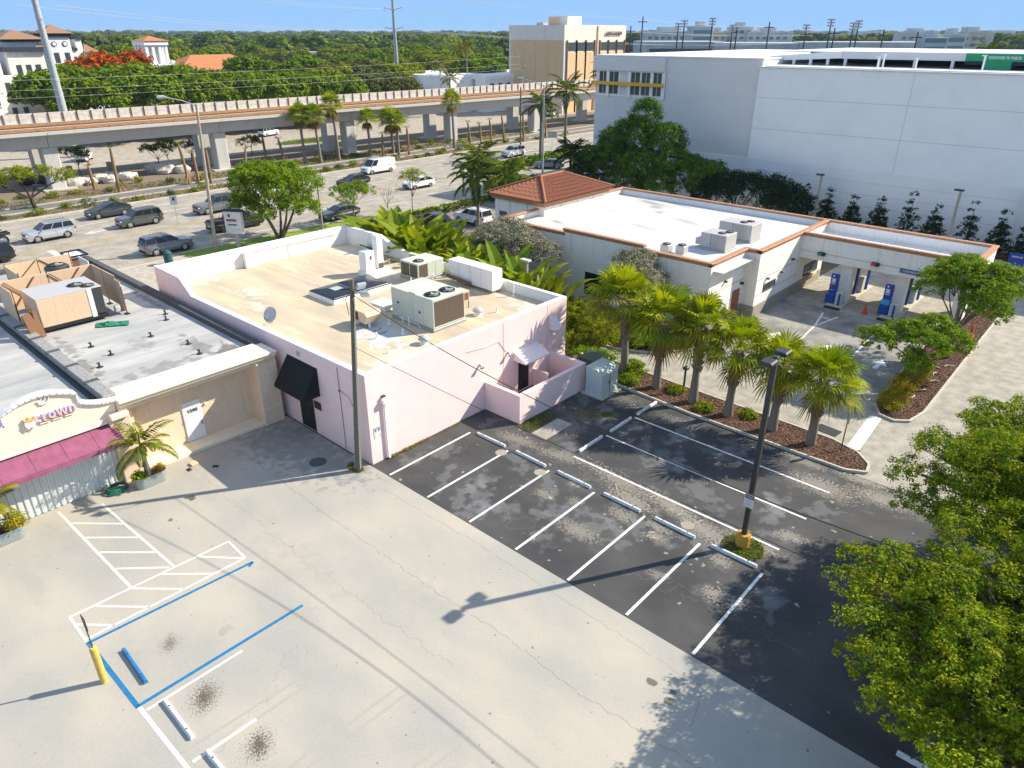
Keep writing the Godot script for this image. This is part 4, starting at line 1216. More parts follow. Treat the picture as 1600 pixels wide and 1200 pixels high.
	for q in [[-1.56, -1.96], [-1.56, 0.0], [-1.56, 1.86], [0.3, -1.96], [1.95, -1.96], [1.2, 1.86]]:
		part("post", Vector3(q[0] - 0.03, 0, q[1] - 0.03), Vector3(q[0] + 0.03, 1.8, q[1] + 0.03), M.rust, n)
	for q in [[-1.5, -1.8, -0.1], [-1.5, 1.8, 0.1]]:
		var br := MB.new()
		br.tube([Vector3(q[0], 0.2, q[1]), Vector3(q[0], 1.7, q[2])], [0.035, 0.035], 6)
		obj("brace", br, M.rust, n)
	n = thing("condenser", "round grey condenser inside the street side roof screen", "condenser", Vector3(-27.9, R, 3.9))
	b = MB.new()
	b.lathe(Vector3.ZERO, [Vector2(0.0, 0.3), Vector2(0.72, 0.3), Vector2(0.72, 1.35), Vector2(0.6, 1.45), Vector2(0.0, 1.45)], 20)
	obj("drum", b, M.coil_dark, n)
	fan(n, Vector3(0, 1.45, 0), 0.5)
	b = MB.new()
	for k in 3:
		b.lathe(Vector3(0, 0.5 + k * 0.35, 0), [Vector2(0.73, 0), Vector2(0.745, 0.02), Vector2(0.73, 0.04)], 20)
	obj("band", b, M.unit_grey, n)
	n = thing("roof_hatch_frame", "small dark metal frame standing on the street end of the grey roof", "roof hatch", Vector3(-31.8, R, 1.6))
	part("box", Vector3(-0.7, 0, -0.5), Vector3(0.7, 0.85, 0.5), M.rust, n)
	part("lid", Vector3(-0.85, 0.86, -0.65), Vector3(0.85, 0.93, 0.65), M.white, n)
	for k in [-1, 1]:
		part("rim", Vector3(-0.9, 0.93, k * 0.62 - 0.04), Vector3(0.9, 1.05, k * 0.62 + 0.04), M.black, n)
		part("rim", Vector3(k * 0.86 - 0.04, 0.93, -0.6), Vector3(k * 0.86 + 0.04, 1.05, 0.6), M.black, n)
	b = MB.new()
	var nz := noise(9, 1.7, 3)
	for i in 10:
		for j in 6:
			var f := func(a: int, c: int) -> Vector3: return Vector3(a * 0.17, 0.06 + 0.28 * maxf(0.0, 0.35 + nz.get_noise_2d(a, c)) * sin(PI * a / 10.0) * sin(PI * c / 6.0), c * 0.13 + 0.04 * a)
			b.quad(f.call(i, j), f.call(i + 1, j), f.call(i + 1, j + 1), f.call(i, j + 1), Vector3.UP)
	var tp := obj("tarp", b, M.tarp_green)
	tp.position = Vector3(-18.9, R, 5.0)
	tp.rotation.y = 1.2
	tag(tp, "crumpled green tarp lying on the grey shop roof", "tarp")
	for q in [[-12.0, 2.8], [-13.6, 6.2], [-14.6, 3.7], [-16.5, 2.0], [-15.5, 6.5], [-17.5, 1.6], [-10.3, 3.0], [-22.2, 2.2], [-12.4, 7.2]]:
		b = MB.new()
		b.lathe(Vector3.ZERO, [Vector2(0.18, 0), Vector2(0.16, 0.02), Vector2(0.07, 0.05), Vector2(0.055, 0.1)], 10)
		b.tube([Vector3.ZERO, Vector3(0, 0.26, 0)], [0.05, 0.05], 8)
		b.tube([Vector3(0, 0.22, 0), Vector3(0.02, 0.25, 0.1)], [0.04, 0.04], 6)
		var o := obj("vent_stub", b, M.dark_metal)
		o.position = Vector3(q[0], R, q[1])
		tag(o, "short dark vent stub standing on the grey felt roof", "vent", "vent stubs on the grey roof")
	b = MB.new()
	b.tube([Vector3(0, 0, 0), Vector3(0, 0.45, 0), Vector3(0.12, 0.56, 0), Vector3(0.25, 0.45, 0)], [0.06, 0.06, 0.06, 0.07], 8)
	var gp := obj("gooseneck_vent", b, M.dark_metal)
	gp.position = Vector3(-24.2, R, 2.3)
	tag(gp, "gooseneck vent pipe between the two roof screens", "vent")

# ---------------------------------------------------------------- bank with drive-through canopy
func trim_run(t: Node3D, pts: Array, y: float, m: Material) -> void:
	# stepped cornice along a polyline of (x, z), overhanging outward
	for k in pts.size() - 1:
		var a: Vector2 = pts[k]
		var c: Vector2 = pts[k + 1]
		var d := c - a
		var r := Basis(Vector3.UP, -atan2(d.y, d.x))
		var b := MB.new()
		var mid := Vector3((a.x + c.x) / 2, y, (a.y + c.y) / 2)
		b.box(mid + Vector3(0, -0.02, 0), Vector3(d.length() + 0.42, 0.14, 0.42), 0.02, r)
		b.box(mid + Vector3(0, -0.16, 0), Vector3(d.length() + 0.30, 0.14, 0.30), 0.02, r)
		b.box(mid + Vector3(0, -0.31, 0), Vector3(d.length() + 0.18, 0.16, 0.19), 0.02, r)
		var o := obj("cornice", b, m, t)
		o.position.y = 0.003 * (k % 2)

func bank() -> void:
	var t := thing("bank_building", "cream bank building with copper brown cornices and a white flat roof", "building")
	var H := 5.0
	var w := 0.25
	# outer walls as separate faces
	for q in [[-16.3, -26.6, -9.0, -26.3], [-9.0, -26.4, -2.0, -26.1], [-2.0, -26.6, 3.5, -26.3], [-16.3, -44.6, 4.55, -44.3], [-16.3, -44.3, -16.05, -26.6]]:
		part("wall", Vector3(q[0], -0.2, q[1]), Vector3(q[2], H - 0.1, q[3]), M.bank_wall, t, 0.004)
	part("wall", Vector3(3.25, -0.2, -31.6), Vector3(3.5, H - 0.1, -26.6), M.bank_wall, t, 0.004)
	part("wall", Vector3(3.5, -0.2, -31.85), Vector3(4.55, H - 0.1, -31.6), M.bank_wall, t, 0.004)
	part("wall", Vector3(4.3, -0.2, -44.3), Vector3(4.55, H - 0.1, -31.85), M.bank_wall, t, 0.004)
	part("raised_parapet", Vector3(-9.0, H - 0.1, -26.4), Vector3(-2.0, H + 0.3, -26.1), M.bank_wall, t, 0.004)
	# white linings inside the parapets, roof deck
	obj("roof", sheet(rect(-16.0, -44.3, 4.3, -26.6), 4.45, Vector2(-17, -45), Vector2(22, 19)), M.white_roof, t)
	part("parapet_lining", Vector3(-16.0, 4.4, -44.3), Vector3(4.3, H - 0.12, -44.24), M.bank_inner, t, 0.003)
	part("parapet_lining", Vector3(4.24, 4.4, -44.2), Vector3(4.3, H - 0.12, -31.9), M.bank_inner, t, 0.003)
	trim_run(t, [Vector2(-16.2, -44.5), Vector2(-16.2, -26.42)], H, M.copper)
	trim_run(t, [Vector2(-16.2, -26.42), Vector2(-9.2, -26.42)], H, M.copper)
	trim_run(t, [Vector2(-9.0, -26.22), Vector2(-2.0, -26.22)], H + 0.36, M.copper)
	trim_run(t, [Vector2(-1.8, -26.42), Vector2(3.38, -26.42), Vector2(3.38, -31.72)], H, M.copper)
	trim_run(t, [Vector2(3.38, -31.74), Vector2(4.43, -31.74), Vector2(4.43, -44.45)], H + 0.002, M.copper)
	trim_run(t, [Vector2(-16.2, -44.45), Vector2(4.3, -44.45)], H + 0.004, M.copper)
	# grooves and stone base
	for y in [1.55, 2.75]:
		part("groove", Vector3(-16.32, y, -26.295), Vector3(3.52, y + 0.035, -26.27), M.stone_base, t, 0.002)
		part("groove", Vector3(3.49, y, -31.6), Vector3(3.515, y + 0.035, -26.28), M.stone_base, t, 0.002)
		part("groove", Vector3(4.54, y, -39.0), Vector3(4.565, y + 0.035, -31.6), M.stone_base, t, 0.002)
	part("stone_base", Vector3(3.5, -0.1, -31.6), Vector3(3.58, 0.85, -26.28), M.stone_base, t, 0.02)
	part("stone_base", Vector3(4.55, -0.1, -44.3), Vector3(4.64, 0.85, -31.58), M.stone_base, t, 0.02)
	part("stone_base", Vector3(3.58, -0.1, -31.6), Vector3(4.64, 0.85, -31.5), M.stone_base, t, 0.02)
	# openings
	var d := part("door", Vector3(3.5, 0.02, -31.1), Vector3(3.6, 2.15, -30.1), M.door_rust, t)
	part("handle", Vector3(3.6, 1.0, -30.25), Vector3(3.66, 1.15, -30.2), M.dark_metal, d)
	part("door_lamp", Vector3(3.5, 2.45, -31.35), Vector3(3.75, 2.6, -31.1), M.dark_metal, t)
	for q in [[-34.9, -33.0, 1.7, 2.15], [-43.4, -40.7, 1.05, 1.9]]:
		var wn := part("window", Vector3(4.55, q[2], q[0]), Vector3(4.58, q[3], q[1]), M.glass_window, t, 0.004)
		part("frame", Vector3(4.55, q[2] - 0.07, q[0] - 0.07), Vector3(4.61, q[2], q[1] + 0.07), M.dark_metal, wn)
		part("frame", Vector3(4.55, q[3], q[0] - 0.07), Vector3(4.61, q[3] + 0.07, q[1] + 0.07), M.dark_metal, wn)
		part("frame", Vector3(4.55, q[2], (q[0] + q[1]) / 2 - 0.03), Vector3(4.6, q[3], (q[0] + q[1]) / 2 + 0.03), M.dark_metal, wn)
		part("frame", Vector3(4.55, q[2], q[1]), Vector3(4.61, q[3], q[1] + 0.07), M.dark_metal, wn)
		part("frame", Vector3(4.55, q[2], q[0] - 0.07), Vector3(4.61, q[3], q[0]), M.dark_metal, wn)
	part("garden_window", Vector3(-6.9, 0.6, -26.3), Vector3(-4.2, 2.4, -26.08), M.glass_dark, t)
	part("teller_drawer", Vector3(4.56, 0.75, -42.9), Vector3(4.85, 1.0, -41.3), M.unit_beige, t, 0.03)
	for q in [[-35.8, 2.5], [-33.3, 2.55], [-28.6, 3.2], [-37.6, 3.1]]:
		part("wall_lamp", Vector3(4.55 if q[0] < -31.6 else 3.5, q[1], q[0] - 0.14), Vector3(4.8 if q[0] < -31.6 else 3.72, q[1] + 0.12, q[0] + 0.14), M.dark_metal, t, 0.03)
	# canopy
	var c := obj("canopy", MB.new(), M.bank_wall, t)
	var b := MB.new()
	b.span(Vector3(4.56, 3.05, -44.6), Vector3(16.75, 3.3, -39.0), 0.01)
	c.mesh = b.mesh()
	part("fascia", Vector3(4.56, 3.3, -39.25), Vector3(16.75, H - 0.1, -39.0), M.bank_wall, c, 0.006)
	part("fascia", Vector3(16.5, 3.3, -44.35), Vector3(16.75, H - 0.1, -39.25), M.bank_wall, c, 0.006)
	part("fascia", Vector3(4.56, 3.3, -44.6), Vector3(16.75, H - 0.1, -44.35), M.bank_wall, c, 0.006)
	part("lining", Vector3(4.7, 4.3, -44.35), Vector3(16.5, H - 0.12, -44.28), M.bank_inner, c, 0.003)
	part("lining", Vector3(16.44, 4.3, -44.28), Vector3(16.5, H - 0.12, -39.25), M.bank_inner, c, 0.003)
	part("deck", Vector3(4.56, 4.05, -44.35), Vector3(16.5, 4.15, -39.25), M.bank_inner, c, 0.003)
	part("groove", Vector3(4.56, 3.62, -38.995), Vector3(16.76, 3.65, -38.985), M.stone_base, c, 0.001)
	trim_run(t, [Vector2(4.75, -39.12), Vector2(16.62, -39.12)], H + 0.006, M.copper)
	trim_run(t, [Vector2(16.63, -39.12), Vector2(16.63, -44.45)], H + 0.009, M.copper)
	trim_run(t, [Vector2(4.6, -44.47), Vector2(16.6, -44.47)], H + 0.012, M.copper)
	for x in [8.25, 12.15]:
		for z in [-39.85, -43.8]:
			part("column", Vector3(x - 0.42, 0.1, z - 0.42), Vector3(x + 0.42, 3.04, z + 0.42), M.bank_wall, t, 0.02)
	part("column", Vector3(15.8, 0.1, -44.2), Vector3(16.6, 3.04, -43.4), M.bank_wall, t, 0.02)
	part("column", Vector3(15.8, 0.1, -40.2), Vector3(16.6, 3.04, -39.4), M.bank_wall, t, 0.02)
	for x in [8.3, 12.2]:
		part("lane_kerb", Vector3(x - 0.6, -0.05, -45.0), Vector3(x + 0.6, 0.16, -37.6), M.kerb, t, 0.03)
		part("kerb_nose", Vector3(x - 0.58, -0.05, -37.62), Vector3(x + 0.58, 0.15, -37.3), M.black, t, 0.05)
	# lane lights and clearance sign
	for q in [[6.3, 3.62, "green_panel"], [10.3, 3.6, "lamp_red"]]:
		var l := part("lane_light", Vector3(q[0] - 0.28, q[1] - 0.12, -38.98), Vector3(q[0] + 0.28, q[1] + 0.14, -38.7), M.black, t, 0.03)
		part("lens", Vector3(q[0] - 0.24, q[1] - 0.09, -38.7), Vector3(q[0] + 0.06, q[1] + 0.11, -38.67), M[q[2]] if q[2] != "lamp_red" else M.red_sign, l)
	var cs := part("clearance_sign", Vector3(12.0, 3.32, -38.99), Vector3(13.7, 3.66, -38.95), M.sign_blue, t, 0.004)
	lettering("CLEARANCE 9'-0\"", 0.2, Vector3(12.85, 3.49, -38.94), FACE_Z, M.sign_white, cs, 0.008, 0.8)
	# teller machine columns on the islands: things of their own
	for q in [[8.05, -38.6, "blue teller machine panel on the lane island beside the bank wall"], [11.95, -38.7, "blue teller machine panel with cyan screen on the outer lane island"]]:
		var k := thing("teller_machine", q[2], "teller machine", Vector3(q[0], 0.16, q[1]), 0, "teller machines under the canopy")
		part("panel", Vector3(-0.5, 0.5, 0.1), Vector3(0.1, 2.3, 0.3), M.blue_panel, k, 0.02)
		part("base", Vector3(-0.62, 0, -0.3), Vector3(0.06, 0.75, 0.45), M.blue_panel, k, 0.04)
		part("cabinet", Vector3(0.12, 0, -0.35), Vector3(0.6, 0.95, 0.4), M.grey_box, k, 0.03)
		part("guard_post", Vector3(0.42, 0, 0.55), Vector3(0.56, 0.95, 0.69), M.blue_panel, k, 0.04)
		part("logo_square", Vector3(-0.36, 2.08, 0.3), Vector3(-0.24, 2.2, 0.305), M.white, k, 0.001)
		part("lettering_block", Vector3(-0.4, 1.62, 0.3), Vector3(-0.12, 1.95, 0.304), M.lavender_side, k, 0.001)
		part("lettering_block", Vector3(-0.42, 1.5, 0.3), Vector3(-0.1, 1.56, 0.304), M.lavender_side, k, 0.001)
		if q[0] < 10.0:
			part("red_mark", Vector3(-0.4, 1.24, 0.3), Vector3(-0.26, 1.36, 0.304), M.red_sign, k, 0.001)
			part("blue_mark", Vector3(-0.36, 0.95, 0.3), Vector3(-0.2, 1.1, 0.304), M.blue_light, k, 0.001)
		else:
			part("screen", Vector3(-0.55, 0.76, 0.3), Vector3(0.05, 1.15, 0.46), M.blue_light, k, 0.03)
		var pt := thing("teller_tube", "tall dark blue pneumatic tube posts behind the teller machine", "tube post", Vector3(q[0] + 0.35, 0.16, q[1] - 2.6), 0, "tube posts on the lane islands")
		for p in [[-0.3, 0.0, 1.4], [0.05, -0.5, 2.3], [0.35, -2.4, 2.2]]:
			part("post", Vector3(p[0] - 0.09, 0, p[1] - 0.12), Vector3(p[0] + 0.09, p[2], p[1] + 0.12), M.blue_panel, pt, 0.02)
		part("machine", Vector3(-0.1, 0, -1.7), Vector3(0.4, 1.25, -1.1), M.grey_box, pt, 0.04)
	for q in [[10.52, 0.0, -38.1, "red traffic cone standing in the lane under the canopy"], [17.6, 0.08, -38.2, "red traffic cone standing in the mulch of the island"]]:
		var k := thing("traffic_cone", q[3], "cone", Vector3(q[0], q[1], q[2]))
		part("base", Vector3(-0.2, 0, -0.2), Vector3(0.2, 0.04, 0.2), M.cone_red, k)
		b = MB.new()
		b.lathe(Vector3.ZERO, [Vector2(0.16, 0.04), Vector2(0.10, 0.35), Vector2(0.03, 0.8), Vector2(0.0, 0.8)], 14)
		obj("body", b, M.cone_red, k)
	# blue sign by the back corner
	var sg := thing("blue_sign", "dark blue upright sign panel behind the canopy corner", "sign", Vector3(16.9, 0, -55.5))
	part("panel", Vector3(-0.6, 0.3, -0.08), Vector3(0.6, 2.2, 0.08), M.blue_panel, sg, 0.02)
	part("foot", Vector3(-0.5, 0, -0.06), Vector3(0.5, 0.3, 0.06), M.dark_metal, sg)
	lettering("DRIVE-UP", 0.2, Vector3(0, 1.9, 0.085), FACE_Z, M.white, sg, 0.006, 0.9)
	# units on the bank roof
	var R := 4.45
	for q in [[-0.1, 1.95, -32.9, -31.2, 1.25, "grey ribbed rooftop air conditioner with two fans above the bank door"], [-0.6, 2.1, -36.8, -35.0, 1.35, "grey ribbed rooftop air conditioner with round side port further back"]]:
		var u := unit("rooftop_unit", q[5], "air conditioner", Vector3(q[0], R, q[2]), Vector3(q[1], R + q[4], q[3]), M.unit_grey, M.coil)
		var rib := MB.new()
		for k in 12: rib.box(Vector3(-0.05 + k * 0.085, 0.75, (q[3] - q[2]) / 2 + 0.01), Vector3(0.03, 0.95, 0.03))
		obj("ribs", rib, M.unit_grey, u)
		part("hood", Vector3(-1.5, 0.25, 0.1), Vector3(-0.95, 0.75, 0.75), M.unit_grey, u, 0.04)
		part("seam", Vector3(-0.2, 0.2, (q[3] - q[2]) / 2), Vector3(-0.17, q[4], (q[3] - q[2]) / 2 + 0.01), M.dark_metal, u, 0.002)
		fan(u, Vector3(0.35, q[4], 0.2), 0.3)
		fan(u, Vector3(0.6, q[4], -0.45), 0.3)
	for q in [[-1.3, -28.4], [-0.3, -28.9]]:
		var u := thing("condenser", "small round fan condenser near the front corner of the white roof", "condenser", Vector3(q[0], R, q[1]), 0, "condensers on the white roof")
		part("cabinet", Vector3(-0.35, 0.06, -0.35), Vector3(0.35, 0.66, 0.35), M.unit_grey, u, 0.06)
		fan(u, Vector3(0, 0.66, 0), 0.3)
		part("pad", Vector3(-0.42, 0, -0.42), Vector3(0.42, 0.06, 0.42), M.white, u)
	# tower with hipped tile roof at the street end
	var w2 := thing("bank_tower", "cream corner block with hipped terracotta tile roof on the bank", "building")
	var E := 5.75
	var lo := Vector3(-21.4, 0, -40.4)
	var hi := Vector3(-15.4, E, -31.2)
	part("wall", Vector3(lo.x, -0.2, lo.z), Vector3(hi.x, E - 0.25, hi.z), M.bank_wall, w2)
	part("eave", Vector3(lo.x - 0.25, E - 0.45, lo.z - 0.25), Vector3(hi.x + 0.25, E - 0.2, hi.z + 0.25), M.copper, w2, 0.04)
	part("eave", Vector3(lo.x - 0.4, E - 0.2, lo.z - 0.4), Vector3(hi.x + 0.4, E, hi.z + 0.4), M.copper, w2, 0.04)
	for z in [-38.4, -36.0, -33.6]: part("wall_joint", Vector3(hi.x, 4.5, z), Vector3(hi.x + 0.02, E - 0.45, z + 0.04), M.stone_base, w2, 0.002)
	for x in [-19.5, -17.4]: part("wall_joint", Vector3(x, 0, hi.z), Vector3(x + 0.04, E - 0.45, hi.z + 0.02), M.stone_base, w2, 0.002)
	part("window", Vector3(-20.8, 1.0, hi.z), Vector3(-19.9, 4.2, hi.z + 0.05), M.glass_window, w2)
	var ov := 0.55
	var x0 := lo.x - ov
	var x1 := hi.x + ov
	var z0 := lo.z - ov
	var z1 := hi.z + ov
	var xm := (x0 + x1) / 2
	var half := (x1 - x0) / 2
	var rise := 1.35
	var ra := Vector3(xm, E + rise, z1 - half)
	var rb := Vector3(xm, E + rise, z0 + half)
	b = MB.new()
	b.quad(Vector3(x1, E, z0), Vector3(x1, E, z1), ra, rb, Vector3(1, 1, 0))
	b.quad(Vector3(x0, E, z0), Vector3(x0, E, z1), ra, rb, Vector3(-1, 1, 0))
	b.tri(Vector3(x0, E, z1), Vector3(x1, E, z1), ra, Vector3(0, 1, 1))
	b.tri(Vector3(x0, E, z0), Vector3(x1, E, z0), rb, Vector3(0, 1, -1))
	var rf := obj("roof", b, M.clay_tile, w2)
	b = MB.new()
	var stp := 0.27
	var nn := int((z1 - z0) / stp)
	for sgn in [-1.0, 1.0]:
		for k in nn:
			var z := z0 + (k + 0.5) * stp
			var f := minf(1.0, minf(z - z0, z1 - z) / half)
			var bx: float = xm + sgn * half
			var n2 := maxi(1, int(f * 7))
			for j in n2:
				var p := Vector3(lerpf(bx, xm, f * j / n2), E + rise * f * j / n2 + 0.035, z)
				var q := Vector3(lerpf(bx, xm, f * (j + 1) / n2), E + rise * f * (j + 1) / n2 + 0.02, z)
				b.tube([p, q], [0.10, 0.075], 6, false)
	var mx := int((x1 - x0) / stp)
	for sgn in [-1.0, 1.0]:
		for k in mx:
			var x := x0 + (k + 0.5) * stp
			var f := minf(x - x0, x1 - x) / half
			var bz: float = (z1 if sgn > 0 else z0)
			var n2 := maxi(1, int(f * 7))
			for j in n2:
				var p := Vector3(x, E + rise * f * j / n2 + 0.035, bz - sgn * half * f * j / n2)
				var q := Vector3(x, E + rise * f * (j + 1) / n2 + 0.02, bz - sgn * half * f * (j + 1) / n2)
				b.tube([p, q], [0.10, 0.075], 6, false)
	for q in [[Vector3(x0, E, z1), ra], [Vector3(x1, E, z1), ra], [Vector3(x0, E, z0), rb], [Vector3(x1, E, z0), rb], [ra, rb]]:
		b.tube([q[0] + Vector3(0, 0.07, 0), q[1] + Vector3(0, 0.1, 0)], [0.13, 0.13], 8)
	stuff(obj("roof_tiles", b, M.clay_tile, rf))

# ---------------------------------------------------------------- large pale store with car park roof
func big_store() -> void:
	var t := thing("large_store", "huge windowless white and grey panelled store behind the bank", "building")
	var Z := -64.4
	part("wall", Vector3(-12.6, 6.1, -110), Vector3(40, 15.6, Z), M.store_white, t, 0.02)
	part("wall", Vector3(-12.6, -0.3, -110), Vector3(40, 6.1, Z + 0.02), M.store_light, t, 0.02)
	part("wall", Vector3(-35.2, 6.0, -110), Vector3(-12.6, 16.4, Z - 0.6), M.store_grey, t, 0.02)
	part("wall", Vector3(-35.2, -0.3, -110), Vector3(-12.6, 6.0, Z - 0.55), M.store_light, t, 0.02)
	part("end_pier", Vector3(14.9, -0.3, Z), Vector3(18.5, 6.1, Z + 0.5), M.store_grey, t, 0.02)
	# recessed joints between the wall panels
	for y in [12.55, 9.3]: part("panel_joint", Vector3(-12.58, y, Z), Vector3(40, y + 0.07, Z + 0.012), M.store_joint, t, 0.001)
	for x in [3.2, 19.0]: part("panel_joint", Vector3(x, 6.1, Z), Vector3(x + 0.07, 15.6, Z + 0.012), M.store_joint, t, 0.001)
	for y in [1.2, 2.4, 3.6, 4.85]: part("panel_joint", Vector3(-12.58, y, Z + 0.02), Vector3(14.9, y + 0.05, Z + 0.032), M.store_joint, t, 0.001)
	for y in [14.6, 12.3, 9.2, 7.4]: part("panel_joint", Vector3(-25.2 if y > 9.0 and y < 14.7 else -35.2, y, Z - 0.6), Vector3(-12.6, y + 0.07, Z - 0.588), M.store_joint, t, 0.001)
	for x in [-32.0, -28.4, -25.3]: part("panel_joint", Vector3(x, 6.0, Z - 0.6), Vector3(x + 0.07, 11.6, Z - 0.588), M.store_joint, t, 0.001)
	for y in [10.5, 8.4]: part("panel_joint", Vector3(-35.2, y, Z - 0.6), Vector3(-25.3, y + 0.07, Z - 0.588), M.store_joint, t, 0.001)
	part("coping", Vector3(-12.7, 15.6, -110), Vector3(40, 15.72, Z + 0.1), M.store_grey, t, 0.02)
	part("coping", Vector3(-35.3, 16.4, -110), Vector3(-12.5, 16.55, Z - 0.5), M.store_light, t, 0.02)
	part("visor", Vector3(-35.5, 14.75, Z - 0.6), Vector3(-24.8, 16.35, Z - 0.2), M.store_grey, t, 0.03)
	# corner window band with yellow rail
	var wr := part("window_recess", Vector3(-35.0, 11.7, Z - 0.6), Vector3(-24.9, 14.75, Z - 0.55), M.store_light, t, 0.005)
	for k in 6:
		var x := -34.7 + k * 1.62
		var g := part("window", Vector3(x + 0.12, 12.0, Z - 0.55), Vector3(x + 1.42, 14.6, Z - 0.5), M.glass_window if k != 2 else M.store_joint, wr, 0.003)
		part("mullion", Vector3(x + 0.74, 12.0, Z - 0.5), Vector3(x + 0.8, 14.6, Z - 0.46), M.store_light, g)
	for x in [-33.2, -29.9, -26.6, -24.95]: part("pier", Vector3(x - 0.2, 11.6, Z - 0.5), Vector3(x + 0.25, 14.76, Z - 0.35), M.store_light, wr)
	part("yellow_rail", Vector3(-35.6, 13.05, Z - 0.4), Vector3(-24.8, 13.45, Z - 0.05), M.awning_yellow, t, 0.03)
	# car park storey on the roof: long parapet band over square openings
	var g := thing("roof_car_park", "white parapet storey with square openings on top of the store", "car park", Vector3(0, 15.6, -70))
	part("deck", Vector3(-12.4, 0.14, -39), Vector3(39, 0.2, 5.0), M.store_grey, g)
	part("roof_slab", Vector3(-13.5, 1.5, -24), Vector3(39, 1.62, -0.3), M.store_light, g)
	part("parapet_band", Vector3(-6.0, 0.92, -0.35), Vector3(6.0, 1.66, 0.0), M.store_grey, g)
	var b := MB.new()
	b.prism(PackedVector2Array([Vector2(-14.2, 0.55), Vector2(-6.02, 0.95), Vector2(-6.02, 1.66), Vector2(-14.2, 1.05)]), Vector3(0, 0, 0.05), Vector3.RIGHT, Vector3.UP, Vector3(0, 0, -0.4))
	obj("side_band", b, M.store_light, g)
	part("back_wall", Vector3(-13, 0.2, -9.0), Vector3(39, 1.5, -8.8), M.hill, g)
	for k in 8:
		var x := -13.2 + k * 1.9 + (0.0 if k < 5 else (k - 4) * 1.6)
		part("pier", Vector3(x - 0.12, 0.2, -0.3), Vector3(x + 0.16, 0.95, -0.02), M.store_light if k < 4 else M.store_grey, g)
	var gr := thing("green_lift_block", "bright green lift lobby block with white lettering on the store roof", "building", Vector3(8.6, 15.6, -70))
	part("block", Vector3(-0.9, 0.2, -3), Vector3(1.4, 1.2, 0.05), M.green_panel, gr)
	part("band", Vector3(-2.6, 0.95, -0.4), Vector3(9, 1.62, 0.1), M.green_panel, gr)
	part("dark_band", Vector3(-2.6, 0.62, -0.6), Vector3(-0.9, 0.95, 0.0), M.navy, gr)
	part("dark_band", Vector3(1.4, 0.62, -0.6), Vector3(9, 0.95, 0.0), M.navy, gr)
	part("coping", Vector3(-2.7, 1.62, -0.5), Vector3(9, 1.7, 0.15), M.store_light, gr)
	lettering("ELEVATORS TO PUBLIX", 0.34, Vector3(0.75, 1.28, 0.11), FACE_Z, M.white, gr, 0.02, 0.75)
	for q in [[-1.5, -68.0, 1.0], [-1.0, -68.0, 1.25], [2.15, -68.0, 0.95], [8.05, -68.0, 1.3]]:
		var l := thing("deck_lamp", "short white lamp post standing on the store roof deck", "lamp", Vector3(q[0], 15.75, q[1]), 0, "lamp posts on the store roof")
		part("post", Vector3(-0.07, 0, -0.07), Vector3(0.07, q[2], 0.07), M.white, l)
		part("head", Vector3(-0.3, q[2], -0.1), Vector3(0.12, q[2] + 0.08, 0.1), M.white, l, 0.02)

# ---------------------------------------------------------------- elevated railway
func viaduct() -> void:
	var t := thing("railway_viaduct", "elevated concrete railway viaduct with cream barrier panels crossing behind the road", "viaduct", Vector3(-85.9, 0, -37.0), deg_to_rad(-4.0))
	var za := -150.0
	var zb := 92.0
	var gm := MB.new()
	gm.prism(PackedVector2Array([Vector2(-1.2, 5.5), Vector2(1.2, 5.5), Vector2(1.6, 6.9), Vector2(2.6, 7.15), Vector2(2.6, 7.4), Vector2(-2.6, 7.4), Vector2(-2.6, 7.15), Vector2(-1.6, 6.9)]), Vector3.ZERO, Vector3.RIGHT, Vector3.UP, Vector3(0, 0, -22.94))
	var gmesh := gm.mesh()
	var pm0 := MB.new()
	pm0.box(Vector3(0, 2.65, 0), Vector3(2.1, 5.7, 1.9), 0.12)
	var pmesh := pm0.mesh()
	for x in [0.0, -6.6]:
		var near: bool = x > -1.0
		for k in 11:
			var z1 := 92.0 - k * 23.0
			obj("girder", gmesh, M.viaduct_concrete, t).position = Vector3(x, 0, z1)
			obj("pier", pmesh, M.viaduct_concrete, t).position = Vector3(x, 0, z1)
			part("footing", Vector3(x - 2.0, -0.1, z1 - 2.0), Vector3(x + 2.0, 0.14, z1 + 2.0), M.kerb, t)
		part("track_bed", Vector3(x - 1.7, 7.4, za), Vector3(x + 1.7, 7.52, zb), M.track_rust, t)
		for dx in [-0.95, 0.35]: part("rail", Vector3(x + dx - 0.05, 7.52, za), Vector3(x + dx + 0.05, 7.68, zb), M.rust, t)
		part("third_rail_cover", Vector3(x + 1.2, 7.55, za), Vector3(x + 1.6, 7.95, zb), M.rail_orange, t)
		if near: part("edge_beam", Vector3(x + 2.35, 7.4, za), Vector3(x + 2.6, 7.55, zb), M.viaduct_concrete, t)
	var hb := MB.new()
	hb.box(Vector3(0, 0.25, 0), Vector3(0.08, 0.5, 0.12))
	var hm := hb.mesh()
	for k in 44:
		obj("bracket", hm, M.rust, t).position = Vector3(2.05, 7.3, 54.0 - k * 4.3)
	var pb := MB.new()
	pb.box(Vector3(0, 0.75, 0), Vector3(0.10, 1.5, 1.72), 0.015)
	var pm := pb.mesh()
	var qb := MB.new()
	qb.box(Vector3(0.1, 0.7, 0), Vector3(0.16, 1.56, 0.1))
	var qm := qb.mesh()
	for k in 96:
		obj("barrier_panel", pm, M.barrier_cream, t).position = Vector3(-9.2, 7.42, 58.0 - k * 1.86)
		obj("barrier_post", qm, M.rust, t).position = Vector3(-9.2, 7.42, 58.0 - (k + 0.5) * 1.86)

